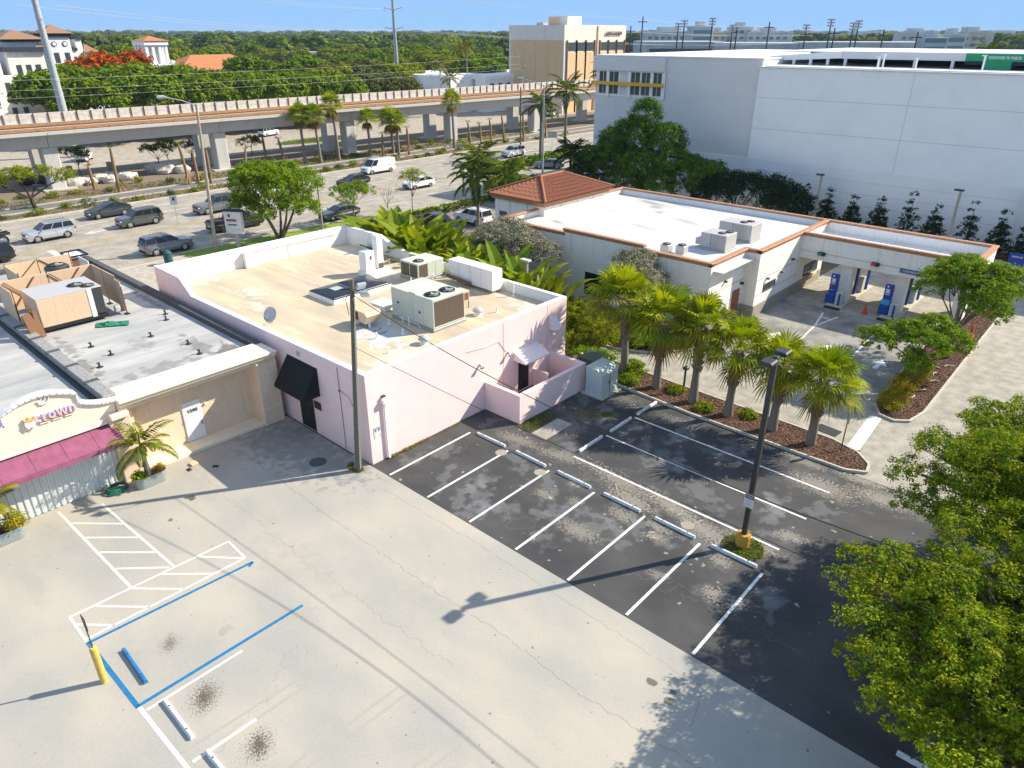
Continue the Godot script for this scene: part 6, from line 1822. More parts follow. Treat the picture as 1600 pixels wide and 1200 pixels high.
# ---------------------------------------------------------------- things on the lots
func site_things() -> void:
	# wheel stops
	var b := MB.new()
	b.prism(PackedVector2Array([Vector2(-0.075, 0), Vector2(0.075, 0), Vector2(0.06, 0.10), Vector2(0.035, 0.13), Vector2(-0.035, 0.13), Vector2(-0.06, 0.10)]), Vector3(0, 0, -0.98), Vector3.RIGHT, Vector3.UP, Vector3(0, 0, 1.96))
	var sm := b.mesh()
	var pinm := MB.new()
	for z in [-0.6, 0.6]: pinm.cyl(Vector3(0, 0.125, z), Vector3(0, 0.138, z), 0.03, -1, 8)
	var pin := pinm.mesh()
	var list := []
	for k in 6: list.append([2.68 + 2.72 * k, -5.58, PI / 2, 0, 0.0])
	for z in [-8.75, -11.45, -14.0]: list.append([6.74, z, 0.0, 1, 0.0])
	list.append([4.1, 13.08, PI / 2 - 0.04, 2, 0.0])
	for q in [[7.2, 13.03], [9.9, 12.95]]: list.append([q[0], q[1], PI / 2, 3, 0.0])
	list.append([24.9, -0.7, PI / 2, 4, 0.0])
	var lab := ["white wheel stop at the head of a stall along the concrete edge", "white wheel stop in the row of stalls facing the pink yard wall", "blue wheel stop inside the blue outlined stall", "white wheel stop on the pale concrete next to the blue outlined stall", "white wheel stop lying in the shade under the large trees"]
	var grp := ["wheel stops along the concrete edge", "wheel stops facing the yard wall", "", "wheel stops on the pale concrete", ""]
	for q in list:
		var t := thing("wheel_stop", lab[q[3]], "wheel stop", Vector3(q[0], 0, q[1]), q[2] + rng.randf_range(-0.02, 0.02), grp[q[3]])
		obj("block", sm, M.stop_blue if q[3] == 2 else M.stop_white, t)
		obj("pins", pin, M.dark_metal, t)
	# yellow bollard with bent sign post
	var t := thing("yellow_bollard", "yellow concrete filled bollard with thin dark sign post in its top", "bollard", Vector3(3.99, 0, 14.0))
	b = MB.new()
	b.lathe(Vector3.ZERO, [Vector2(0.115, 0), Vector2(0.115, 1.46), Vector2(0.09, 1.52), Vector2(0.0, 1.54)], 18)
	obj("pipe", b, M.yellow, t)
	part("post", Vector3(-0.028, 1.5, -0.015), Vector3(0.028, 2.5, 0.015), M.dark_metal, t, 0.004)
	part("sign_edge", Vector3(-0.16, 2.3, -0.02), Vector3(0.16, 2.8, 0.005), M.dark_metal, t, 0.004)
	# black light pole with two flat heads, ragged yellow concrete base, notice
	t = thing("parking_light", "tall square black parking lot light with two flat heads on a chipped yellow base", "street lamp", Vector3(16.2, 0, -6.5))
	b = MB.new()
	b.lathe(Vector3.ZERO, [Vector2(0.31, -0.1), Vector2(0.31, 0.5), Vector2(0.27, 0.62), Vector2(0.12, 0.62)], 12)
	var nz := noise(44, 2.0, 2)
	for k in b.v.size(): b.v[k] += Vector3(b.v[k].x, 0, b.v[k].z) * nz.get_noise_3dv(b.v[k] * 2.0) * 0.22
	obj("base", b, M.yellow_old, t)
	part("pole", Vector3(-0.095, 0.3, -0.095), Vector3(0.095, 8.55, 0.095), M.dark_metal, t, 0.01)
	part("bracket", Vector3(-0.06, 8.4, -0.55), Vector3(0.06, 8.5, 0.55), M.dark_metal, t)
	for s in [-1, 1]:
		var h := part("lamp_head", Vector3(-0.24, 8.42, s * 0.62 - 0.3), Vector3(0.24, 8.6, s * 0.62 + 0.3), M.dark_metal, t, 0.05)
		part("lens", Vector3(-0.19, 8.41, s * 0.62 - 0.24), Vector3(0.19, 8.42, s * 0.62 + 0.24), M.lamp_clear, h, 0.002)
	var ng := part("notice", Vector3(-0.2, 1.95, 0.1), Vector3(0.2, 2.62, 0.115), M.sign_white, t, 0.004)
	part("band", Vector3(-0.18, 2.38, 0.115), Vector3(0.18, 2.54, 0.119), M.navy, ng, 0.001)
	lettering("TOW", 0.11, Vector3(0, 2.46, 0.12), FACE_Z, M.sign_white, ng, 0.004, 1.2)
	for y in [2.28, 2.2, 2.08]: part("small_print", Vector3(-0.13, y, 0.115), Vector3(0.13, y + 0.03, 0.118), M.unit_grey, ng, 0.001)
	ng.rotation.y = 0.0
	# wooden utility pole with two floodlights
	t = thing("utility_pole", "weathered wooden utility pole with floodlights at the pink corner", "power pole", Vector3(-0.1, 0, 0.8))
	b = MB.new()
	b.tube([Vector3(0, -0.2, 0), Vector3(-0.04, 4.0, -0.33), Vector3(-0.1, 9.4, -0.8)], [0.15, 0.13, 0.1], 12)
	obj("pole", b, M.wood_pole, t)
	b = MB.new()
	b.box(Vector3(-0.1, 9.0, -0.72), Vector3(0.08, 0.06, 0.9), 0.01, Basis(Vector3.UP, -0.7))
	b.tube([Vector3(0.0, 8.7, -0.65), Vector3(0.3, 8.4, -0.5), Vector3(0.15, 7.6, -0.5), Vector3(0.05, 7.3, -0.55)], [0.02, 0.02, 0.02, 0.02], 6)
	b.tube([Vector3(-0.1, 8.9, -0.65), Vector3(-0.35, 8.5, -0.55), Vector3(-0.2, 7.8, -0.55)], [0.015, 0.015, 0.015], 6)
	obj("bracket", b, M.dark_metal, t)
	for q in [[0.25, 9.15, -1.0, 0.5], [0.62, 8.9, -0.9, -0.1]]:
		var r := Basis(Vector3.UP, 0.8 + q[3]) * Basis(Vector3.RIGHT, 0.7)
		b = MB.new()
		b.box(Vector3(q[0], q[1], q[2]), Vector3(0.42, 0.34, 0.16), 0.03, r)
		b.tube([Vector3(-0.1, 9.0, -0.72), Vector3(q[0], q[1] - 0.1, q[2])], [0.025, 0.025], 6)
		var f := obj("flood_lamp", b, M.steel, t)
		b = MB.new()
		b.box(Vector3(q[0], q[1], q[2]) + r * Vector3(0, 0, 0.085), Vector3(0.36, 0.28, 0.01), 0.0, r)
		obj("lens", b, M.lamp_clear, f)
	b = MB.new()
	b.cyl(Vector3(0.16, 0.2, 0.0), Vector3(0.05, 7.5, -0.6), 0.03, -1, 8)
	b.cyl(Vector3(-0.02, 0.2, 0.17), Vector3(-0.05, 6.2, -0.38), 0.02, -1, 8)
	obj("conduit", b, M.galvanised, t)
	# manhole, cover slab, drain grate, gully
	b = MB.new()
	b.lathe(Vector3.ZERO, [Vector2(0.42, 0.0), Vector2(0.42, 0.012), Vector2(0.34, 0.014), Vector2(0.33, 0.004), Vector2(0.0, 0.004)], 24)
	var o := obj("manhole_cover", b, M.felt_dark)
	o.position = Vector3(-2.2, 0.002, 1.7)
	tag(o, "round dark manhole cover in the concrete before the black door", "manhole")
	o = part("cover_slab", Vector3(3.75, 0.0, -9.75), Vector3(4.75, 0.03, -7.45), M.drive, self, 0.01)
	tag(o, "long concrete cover slab beside the pink yard wall", "slab")
	t = thing("drain_grate", "dark iron drain grate in the lane beside the last palms", "drain", Vector3(15.2, 0.0, -18.45), -0.1)
	part("frame", Vector3(-0.6, 0.0, -0.42), Vector3(0.6, 0.012, 0.42), M.black, t, 0.003)
	for k in 7: part("bar", Vector3(-0.56, 0.012, -0.38 + k * 0.115), Vector3(0.56, 0.024, -0.32 + k * 0.115), M.felt_dark, t, 0.003)
	o = part("square_manhole", Vector3(13.75, 0.0, -8.15), Vector3(14.25, 0.01, -7.65), M.felt_dark, self, 0.003)
	tag(o, "small square dark manhole lid between the parking lines", "manhole")
	for q in [[3.87, -5.05], [6.5, -5.0], [13.85, -6.15]]:
		b = MB.new()
		b.lathe(Vector3.ZERO, [Vector2(0.3, 0.0), Vector2(0.29, 0.008), Vector2(0.0, 0.008)], 18)
		o = obj("clean_out_cover", b, M.stone_base)
		o.position = Vector3(q[0], 0.0, q[1])
		tag(o, "round sandy clean out cover behind a wheel stop", "cover", "round covers behind the wheel stops")
	# electrical cabinets
	t = thing("electrical_cabinet", "pale grey electrical transformer cabinet beside the pink yard wall", "cabinet", Vector3(3.55, 0, -14.0))
	part("pad", Vector3(-0.8, 0, -0.95), Vector3(0.8, 0.1, 0.95), M.kerb, t)
	b = MB.new()
	b.prism(PackedVector2Array([Vector2(-0.55, 0.1), Vector2(0.6, 0.1), Vector2(0.6, 1.45), Vector2(0.2, 1.75), Vector2(-0.55, 1.78)]), Vector3(0, 0, -0.8), Vector3.RIGHT, Vector3.UP, Vector3(0, 0, 1.6))
	obj("housing", b, M.grey_box, t)
	part("door_seam", Vector3(0.6, 0.2, -0.02), Vector3(0.61, 1.4, 0.02), M.dark_metal, t, 0.002)
	part("lock", Vector3(0.6, 0.8, 0.06), Vector3(0.64, 0.95, 0.12), M.dark_metal, t)
	t = thing("electrical_cabinet", "dark green electrical cabinet behind the pale grey one", "cabinet", Vector3(2.2, 0, -14.9))
	part("housing", Vector3(-0.6, 0.05, -0.6), Vector3(0.6, 1.55, 0.6), M.green_box, t, 0.05)
	part("lid", Vector3(-0.63, 1.55, -0.63), Vector3(0.63, 1.62, 0.63), M.green_box, t, 0.02)
	t = thing("gas_meter", "small grey meter with yellow cap at the back corner of the pink building", "meter", Vector3(0.5, 0, -15.6))
	part("body", Vector3(-0.2, 0.4, -0.15), Vector3(0.2, 0.9, 0.15), M.unit_grey, t, 0.05)
	part("cap", Vector3(0.25, 0.5, -0.1), Vector3(0.45, 1.2, 0.1), M.yellow, t, 0.05)
	b = MB.new()
	b.tube([Vector3(-0.1, 0, 0), Vector3(-0.1, 0.4, 0)], [0.04, 0.04], 8)
	b.tube([Vector3(0.3, 0, 0), Vector3(0.3, 0.5, 0)], [0.04, 0.04], 8)
	obj("pipe", b, M.unit_grey, t)
	# planters at the shop
	for q in [[-6.45, 8.0, "oval galvanised planter tub holding the taller potted palm by the door"], [-6.6, 13.9, "oval galvanised planter tub with yellow flowers under the purple awning"]]:
		t = thing("planter_tub", q[2], "planter", Vector3(q[0], 0, q[1]))
		b = MB.new()
		for k in 5:
			var y0: float = [0.0, 0.06, 0.3, 0.52, 0.58][k]
			var y1: float = [0.06, 0.3, 0.52, 0.58, 0.5][k]
			var r0: float = [0.92, 0.95, 0.97, 1.0, 1.03][k]
			var r1: float = [0.95, 0.97, 1.0, 1.03, 0.9][k]
			for s in 28:
				var f := func(i: int, r: float, y: float) -> Vector3:
					var a := TAU * (i + 0.5) / 28
					return Vector3(cos(a) * 0.36 * r, y, signf(sin(a)) * 0.38 + sin(a) * 0.36 * r)
				b.quad(f.call(s, r0, y0), f.call(s + 1, r0, y0), f.call(s + 1, r1, y1), f.call(s, r1, y1), f.call(s, 1.0, 0.0) + (Vector3.ZERO if k < 4 else Vector3(0, 3, 0)))
		obj("tub", b, M.galvanised, t)
		b = MB.new()
		b.lathe(Vector3(0, 0.5, 0), [Vector2(0.33, 0.0), Vector2(0.0, 0.04)], 16)
		b.box(Vector3(0, 0.49, 0), Vector3(0.6, 0.03, 1.0))
		obj("soil", b, M.mulch, t)
	# odds and ends by the shop door
	o = part("mat_scrap", Vector3(-6.7, 0.002, 5.75), Vector3(-6.35, 0.1, 6.1), M.unit_beige, self, 0.02)
	tag(o, "small tan carton lying on the concrete by the planter", "carton")
	for q in [[-5.55, 5.3], [-6.2, 6.3]]:
		o = part("dark_rag", Vector3(-0.14, 0.0, -0.09), Vector3(0.14, 0.05, 0.09), M.black, self, 0.02)
		o.position = Vector3(q[0], 0.002, q[1])
		o.rotation.y = q[0]
		tag(o, "small dark rag lying on the concrete by the shop", "rag", "rags by the shop")
	b = MB.new()
	var pts := []
	var rad := []
	for k in 26:
		var a := k * 0.9
		pts.append(Vector3(cos(a) * (0.42 - k * 0.004), 0.05 + k * 0.008, sin(a) * (0.55 - k * 0.006)))
		rad.append(0.035)
	b.tube(pts, rad, 6)
	o = obj("garden_hose", b, M.tarp_green)
	o.position = Vector3(-6.95, 0, 9.35)
	tag(o, "coiled green garden hose on the ground under the awning", "hose")
	# thin sign post in the palm bed, lamp posts near the bank and store
	t = thing("sign_post", "thin dark sign post seen edge on at the end of the palm bed", "sign", Vector3(16.5, 0.07, -16.7))
	part("post", Vector3(-0.025, 0, -0.025), Vector3(0.025, 2.1, 0.025), M.dark_metal, t)
	part("panel", Vector3(0.025, 1.5, -0.2), Vector3(0.035, 2.1, 0.2), M.dark_metal, t, 0.003)
	t = thing("lane_lamp", "pale square lamp post with flat head standing in the tree island", "street lamp", Vector3(17.2, 0.07, -33.4))
	part("pole", Vector3(-0.11, 0, -0.11), Vector3(0.11, 5.2, 0.11), M.concrete_pole, t)
	part("lamp_head", Vector3(-0.75, 5.2, -0.22), Vector3(0.2, 5.36, 0.22), M.sign_white, t, 0.04)
	for q in [[-1.9, -59.0, 6.0], [10.75, -59.0, 6.1]]:
		t = thing("store_lamp", "pale square lamp post with dark flat head before the store wall", "street lamp", Vector3(q[0], 0, q[1]), 0, "lamp posts before the store wall")
		part("pole", Vector3(-0.1, 0, -0.1), Vector3(0.1, q[2], 0.1), M.concrete_pole, t)
		part("lamp_head", Vector3(-0.55, q[2], -0.2), Vector3(0.25, q[2] + 0.15, 0.2), M.dark_metal, t, 0.03)
	t = thing("lane_lamp", "short pale lamp post rising from the shrubs behind the pink roof", "street lamp", Vector3(-6.2, 0, -18.4))
	part("pole", Vector3(-0.09, 0, -0.09), Vector3(0.09, 5.0, 0.09), M.concrete_pole, t)
	part("lamp_head", Vector3(-0.5, 5.0, -0.18), Vector3(0.3, 5.14, 0.18), M.sign_white, t, 0.03)
	t = thing("lane_lamp", "dark lamp head on a short post between the palms and the lane", "street lamp", Vector3(7.2, 0.07, -17.2))
	part("pole", Vector3(-0.05, 0, -0.05), Vector3(0.05, 1.4, 0.05), M.dark_metal, t)
	part("lamp_head", Vector3(-0.14, 1.4, -0.14), Vector3(0.14, 1.6, 0.14), M.dark_metal, t, 0.03)
	# litter of pale cut fronds on the island mulch
	for k in 10:
		b = MB.new()
		var a := rng.randf() * TAU
		var p := Vector3(17.4 + rng.randf_range(-0.4, 0.5), 0.12, -24.2 - k * 0.9 + rng.randf_range(-0.4, 0.4))
		b.tube([Vector3.ZERO, Vector3(cos(a) * 0.3, 0.05, sin(a) * 0.3), Vector3(cos(a + 0.3) * 0.65, 0.02, sin(a + 0.3) * 0.65)], [0.035, 0.03, 0.01], 5)
		o = obj("cut_frond", b, M.stop_white)
		o.position = p
		tag(o, "pale dry frond stalk lying on the island mulch", "frond", "dry stalks on the island mulch")

# ---------------------------------------------------------------- overhead wires
func cable(called: String, label: String, a: Vector3, c: Vector3, sag: float, r: float, m: Material, group := "") -> void:
	var b := MB.new()
	var pts := []
	var rad := []
	var n := 22
	for k in n + 1:
		var t := float(k) / n
		pts.append(a.lerp(c, t) - Vector3(0, 4.0 * sag * t * (1.0 - t), 0))
		rad.append(r)
	b.tube(pts, rad, 5)
	tag(obj(called, b, m), label, "wire", group)

func wires() -> void:
	cable("overhead_wire", "thick black overhead wire from the wooden pole top across the asphalt lot", Vector3(-0.2, 8.75, 0.06), Vector3(34.0, 8.3, -1.0), 1.85, 0.017, M.black)
	cable("overhead_wire", "lower thin overhead wire from the wooden pole across the asphalt lot", Vector3(-0.15, 6.3, 0.26), Vector3(40.0, 6.2, -0.4), 0.55, 0.012, M.black)
	for k in 3:
		for s in [-1, 1]:
			cable("transmission_line", "pale transmission line strung between the two steel poles", Vector3(-115.7 + s * 2.2, [33.2, 28.6, 23.0][k], -25.8 - s * 1.9), Vector3(-183.5 + s * 2.2, [31.5, 26.2, 20.4][k], -152.7 - s * 1.9), 1.6, 0.035, M.steel, "transmission lines")
			cable("transmission_line", "pale transmission line running on past the tan office block", Vector3(-183.5 + s * 2.2, [31.5, 26.2, 20.4][k], -152.7 - s * 1.9), Vector3(-150 + s * 2.0, [22.0, 18.0, 14.5][k], -420), 3.0, 0.04, M.steel, "transmission lines")
	for k in 3:
		cable("street_wire", "thin pale wire strung along behind the viaduct", Vector3(-101, [13.6, 12.4, 11.4, 10.4][k], 40), Vector3(-96, [14.2, 12.6, 11.6, 10.6][k], -118), 0.8, 0.011, M.white, "wires behind the viaduct")

# ---------------------------------------------------------------- vehicles
# outline: side view of the lower body, x forward from the rear axle
func arch_pts(cx: float, r: float, y0: float, n := 7) -> Array:
	var a := []
	for k in n + 1:
		var t := PI - PI * k / n
		a.append(Vector2(cx + cos(t) * r, maxf(y0, 0.33 + sin(t) * r)))
	return a

func car(called: String, label: String, cat: String, kind: String, at: Vector2, turn: float, paint: StandardMaterial3D, group := "") -> Node3D:
	# kind parameters: length, wheelbase, width, belt, roof, bonnet height, cabin x positions
	var P: Dictionary = {
		"suv": {L = 4.66, wb = 2.75, w = 0.93, belt = 1.15, roof = 1.75, bon = 1.08, r = 0.39, cab = [-0.9, -0.66, 1.72, 2.55], tail = -0.95, deck = 1.13},
		"sedan": {L = 4.72, wb = 2.8, w = 0.91, belt = 0.99, roof = 1.46, bon = 0.90, r = 0.34, cab = [-0.82, 0.0, 1.52, 2.5], tail = -1.02, deck = 1.03},
		"hatch": {L = 4.72, wb = 2.88, w = 0.95, belt = 1.07, roof = 1.62, bon = 0.96, r = 0.37, cab = [-0.85, 0.25, 1.3, 2.75], tail = -0.92, deck = 1.06},
		"boxy": {L = 4.95, wb = 3.0, w = 0.98, belt = 1.2, roof = 1.86, bon = 1.14, r = 0.42, cab = [-0.84, -0.72, 1.72, 2.4], tail = -0.92, deck = 1.2},
		"pickup": {L = 5.9, wb = 3.7, w = 1.0, belt = 1.25, roof = 1.95, bon = 1.16, r = 0.43, cab = [0.75, 0.95, 2.6, 3.3], tail = -1.25, deck = 1.2},
		"van": {L = 5.5, wb = 3.5, w = 1.0, belt = 1.15, roof = 2.08, bon = 1.05, r = 0.37, cab = [-1.1, -1.05, 2.85, 3.65], tail = -1.15, deck = 1.15},
	}[kind]
	var t := thing(called, label, cat, Vector3(at.x, -0.03, at.y), turn, group)
	var wb: float = P.wb
	var off := -wb / 2.0      # model is centred between the axles, nose towards -z
	var nose: float = P.tail + P.L
	var r: float = P.r
	var fl := 0.24
	var poly := []
	poly.append(Vector2(P.tail + 0.05, fl + 0.12))
	poly.append(Vector2(-r - 0.07, fl))
	for p in arch_pts(0.0, r + 0.06, fl): poly.append(p)
	poly.append(Vector2(wb - r - 0.07, fl - 0.02))
	for p in arch_pts(wb, r + 0.06, fl): poly.append(p)
	poly.append(Vector2(nose - 0.12, fl))
	poly.append(Vector2(nose, fl + 0.2))
	poly.append(Vector2(nose, P.bon - 0.2))
	poly.append(Vector2(nose - 0.05, P.bon - 0.08))
	poly.append(Vector2(nose - 0.22, P.bon))
	poly.append(Vector2(P.cab[3] + 0.05, P.belt - 0.0))
	poly.append(Vector2(P.cab[0] - 0.05, P.deck + (0.03 if kind != "pickup" else 0.0)))
	poly.append(Vector2(P.tail + 0.07, P.deck - 0.05))
	poly.append(Vector2(P.tail, P.deck - 0.2))
	poly.append(Vector2(P.tail + 0.0, fl + 0.35))
	# clean duplicates
	var pl := PackedVector2Array()
	for p in poly:
		if pl.is_empty() or pl[pl.size() - 1].distance_to(p) > 0.012: pl.append(p)
	var b := MB.new()
	var w: float = P.w
	# skin: rings across the width with narrowing towards nose and tail
	var rings := [[-1.0, 0.10], [-0.97, 0.035], [-0.86, 0.0], [0.86, 0.0], [0.97, 0.035], [1.0, 0.10]]
	var mid := Vector2((P.tail + nose) / 2, 0.62)
	var place := func(p: Vector2, zf: float, ins: float) -> Vector3:
		var e: float = absf(p.x - mid.x) / (P.L * 0.5)
		var nar := 1.0 - 0.09 * pow(e, 6.0) - 0.05 * clampf((p.y - 0.7) / 0.5, 0, 1)
		var q := p
		if p.y > 0.6: q.y -= ins
		if p.x > nose - 0.2: q.x -= ins * 2.0
		if p.x < P.tail + 0.15: q.x += ins * 1.5
		return Vector3(zf * w * nar, q.y, -(q.x + off))
	for k in pl.size():
		var p := pl[k]
		var q := pl[(k + 1) % pl.size()]
		var o2 := Vector2(q.y - p.y, p.x - q.x)
		for j in rings.size() - 1:
			b.quad(place.call(p, rings[j][0], rings[j][1]), place.call(q, rings[j][0], rings[j][1]), place.call(q, rings[j + 1][0], rings[j + 1][1]), place.call(p, rings[j + 1][0], rings[j + 1][1]), Vector3(rings[j][0] + rings[j + 1][0], 0, 0) * 0.4 + Vector3(0, o2.y, -o2.x).normalized())
	var tr := Geometry2D.triangulate_polygon(pl)
	for s in [0, 5]:
		for k in range(0, tr.size(), 3):
			b.tri(place.call(pl[tr[k]], rings[s][0], rings[s][1]), place.call(pl[tr[k + 1]], rings[s][0], rings[s][1]), place.call(pl[tr[k + 2]], rings[s][0], rings[s][1]), Vector3(rings[s][0], 0, 0))
	obj("body", b, paint, t)
	# greenhouse
	var cb: Array = P.cab
	var wr := w * (0.74 if kind != "van" else 0.84)
	var wbt := w * 0.93
	var base: float = P.belt - 0.03
	var cab_pt := func(x: float, y: float, s: float) -> Vector3:
		var f: float = clampf((y - base) / (P.roof - base), 0, 1)
		return Vector3(s * lerpf(wbt, wr, f), y, -(x + off))
	b = MB.new()
	var A := []
	for s in [-1.0, 1.0]:
		A.append([cab_pt.call(cb[0], base, s), cab_pt.call(cb[1], P.roof - 0.05, s), cab_pt.call(cb[2], P.roof - 0.05, s), cab_pt.call(cb[3], base, s)])
	b.quad(A[0][0], A[0][1], A[1][1], A[1][0], Vector3(0, 0.2, 1))
	b.quad(A[0][2], A[0][3], A[1][3], A[1][2], Vector3(0, 0.4, -1))
	for s in 2: b.quad(A[s][0], A[s][1], A[s][2], A[s][3], Vector3(-1 + 2 * s, 0.2, 0))
	obj("cabin", b, paint, t)
	b = MB.new()
	var rl := [cb[1] - 0.02, cb[1] + 0.12, (cb[1] + cb[2]) / 2, cb[2] - 0.12, cb[2] + 0.03]
	var ry := [P.roof - 0.05, P.roof - 0.005, P.roof + 0.012, P.roof - 0.005, P.roof - 0.05]
	for k in 4:
		for j in 4:
			var sx := [-1.0, -0.82, 0.0, 0.82, 1.0]
			var dy := [-0.045, 0.0, 0.02, 0.0, -0.045]
			var f := func(kk: int, jj: int) -> Vector3: return Vector3(sx[jj] * wr, ry[kk] + (dy[jj] if kk > 0 and kk < 4 else minf(dy[jj], 0.0)), -(rl[kk] + off))
			b.quad(f.call(k, j), f.call(k + 1, j), f.call(k + 1, j + 1), f.call(k, j + 1), Vector3.UP)
	obj("roof", b, paint if kind != "boxy" and kind != "hatch" else M.glass_dark, t)
	# panes, a little proud of the cabin faces
	var pane := func(called2: String, p0: Vector3, p1: Vector3, p2: Vector3, p3: Vector3, out: Vector3) -> void:
		var c := (p0 + p1 + p2 + p3) / 4
		var m2 := MB.new()
		var e := out.normalized() * 0.012
		m2.quad(c + (p0 - c) * 0.93 + e, c + (p1 - c) * 0.93 + e, c + (p2 - c) * 0.93 + e, c + (p3 - c) * 0.93 + e, out)
		obj(called2, m2, M.glass_dark, t)
	pane.call("windscreen", A[0][2], A[0][3], A[1][3], A[1][2], Vector3(0, 0.5, -1))
	if kind != "van": pane.call("rear_window", A[0][0], A[0][1], A[1][1], A[1][0], Vector3(0, 0.4, 1))
	var n := 3 if kind in ["suv", "boxy"] else 2
	for s in 2:
		var sg := -1.0 + 2.0 * s
		for k in n:
			if kind == "van" and k == 0: continue
			var t0 := float(k) / n
			var t1 := float(k + 1) / n
			if kind == "van":
				t0 = 0.78
				t1 = 1.0
			var bl: Vector3 = A[s][0].lerp(A[s][3], t0)
			var br: Vector3 = A[s][0].lerp(A[s][3], t1)
			var tl: Vector3 = A[s][1].lerp(A[s][2], t0)
			var tr2: Vector3 = A[s][1].lerp(A[s][2], t1)
			pane.call("side_window", bl.lerp(tl, 0.06), tl, tr2, br.lerp(tr2, 0.06), Vector3(sg, 0.25, 0))
	if kind == "pickup":
		var bd := MB.new()
		bd.span(Vector3(-w + 0.12, P.deck - 0.02, -(0.6 + off)), Vector3(w - 0.12, P.deck + 0.045, -(P.tail + 0.12 + off)), 0.02)
		obj("bed_cover", bd, M.rubber, t)
	# wheels
	for ax in [0.0, wb]:
		for s in [-1.0, 1.0]:
			var wn := Node3D.new()
			wn.name = "wheel"
			t.add_child(wn, true)
			wn.position = Vector3(s * (w - 0.13), r + 0.0, -(ax + off))
			var y := MB.new()
			var prof := [Vector2(r * 0.62, -0.115), Vector2(r * 0.92, -0.12), Vector2(r, -0.085), Vector2(r, 0.085), Vector2(r * 0.92, 0.12), Vector2(r * 0.62, 0.115)]
			y.lathe(Vector3.ZERO, prof, 20)
			var ty := obj("tyre", y, M.rubber, wn)
			ty.rotation.z = PI / 2
			y = MB.new()
			y.cyl(Vector3(0, -0.06, 0), Vector3(0, 0.06, 0), r * 0.63, -1, 18)
			for q in 5:
				var a := TAU * q / 5
				for e in [-1.0, 1.0]:
					y.box(Vector3(cos(a) * r * 0.33, e * 0.085, sin(a) * r * 0.33), Vector3(r * 0.6, 0.05, r * 0.2), 0.01, Basis(Vector3.UP, -a))
			var rm := obj("rim", y, M.rim if paint != M.get("car_black") else M.dark_metal, wn)
			rm.rotation.z = PI / 2
	# lamps, grille, plates, mirrors, handles, sills
	for s in [-1.0, 1.0]:
		var q := MB.new()
		q.box(Vector3(s * w * 0.70, P.bon - 0.27, -(nose - 0.10 + off)), Vector3(0.42, 0.13, 0.16), 0.03, Basis(Vector3.UP, s * 0.25))
		obj("headlight", q, M.lamp_clear, t)
		q = MB.new()
		q.box(Vector3(s * w * 0.76, P.deck - 0.2, -(P.tail + 0.06 + off)), Vector3(0.34, 0.17, 0.16), 0.03, Basis(Vector3.UP, -s * 0.25))
		obj("tail_light", q, M.lamp_red, t)
		q = MB.new()
		q.box(Vector3(s * (w + 0.09), P.belt + 0.08, -(cb[3] - 0.35 + off)), Vector3(0.2, 0.14, 0.12), 0.03)
		obj("mirror", q, paint, t)
		for k in 2:
			if kind == "van" and k == 1: continue
			q = MB.new()
			q.box(Vector3(s * w * 0.965, P.belt - 0.17, -(lerpf(cb[0], cb[3], 0.2 + 0.35 * k) + off)), Vector3(0.04, 0.035, 0.2), 0.01)
			obj("door_handle", q, paint, t)
		for k in 3:
			q = MB.new()
			q.box(Vector3(s * w * 0.994, 0.66, -(lerpf(cb[0] + 0.25, cb[3] - 0.1, k / 2.0) + off)), Vector3(0.012, 0.6, 0.012))
			obj("door_gap", q, M.black, t)
		q = MB.new()
		q.box(Vector3(s * w * 0.985, fl + 0.06, -(wb / 2 + off)), Vector3(0.06, 0.14, wb - 2 * r - 0.2), 0.02)
		obj("sill", q, M.rubber, t)
		if kind in ["suv", "boxy"]:
			q = MB.new()
			q.tube([Vector3(s * wr * 0.86, P.roof + 0.04, -(cb[1] + 0.15 + off)), Vector3(s * wr * 0.86, P.roof + 0.06, -(cb[2] - 0.25 + off))], [0.02, 0.02], 6)
			obj("roof_rail", q, M.dark_metal, t)
	part("grille", Vector3(-w * 0.5, P.bon - 0.42, -(nose + 0.012 + off)), Vector3(w * 0.5, P.bon - 0.2, -(nose - 0.06 + off)), M.black, t, 0.02)
	part("front_bumper", Vector3(-w * 0.78, 0.3, -(nose + 0.035 + off)), Vector3(w * 0.78, 0.46, -(nose - 0.1 + off)), M.rubber, t, 0.03)
	part("rear_bumper", Vector3(-w * 0.8, 0.36, -(P.tail + 0.1 + off)), Vector3(w * 0.8, 0.52, -(P.tail - 0.05 + off)), M.rubber if kind != "van" else M.chrome, t, 0.03)
	part("plate", Vector3(-0.17, 0.66, -(P.tail - 0.01 + off)), Vector3(0.17, 0.78, -(P.tail - 0.03 + off)), M.plate, t, 0.004)
	var uf := MB.new()
	uf.span(Vector3(-w * 0.72, 0.2, -(nose - 0.3 + off)), Vector3(w * 0.72, 0.62, -(P.tail + 0.3 + off)))
	obj("underbody", uf, M.black, t)
	return t

func paintm(called: String, c: Color, metal := 0.3) -> StandardMaterial3D:
	return mat(called, c, 0.32, "", 1.0, {"metallic": metal, "clearcoat_enabled": true, "clearcoat": 0.8, "clearcoat_roughness": 0.06})

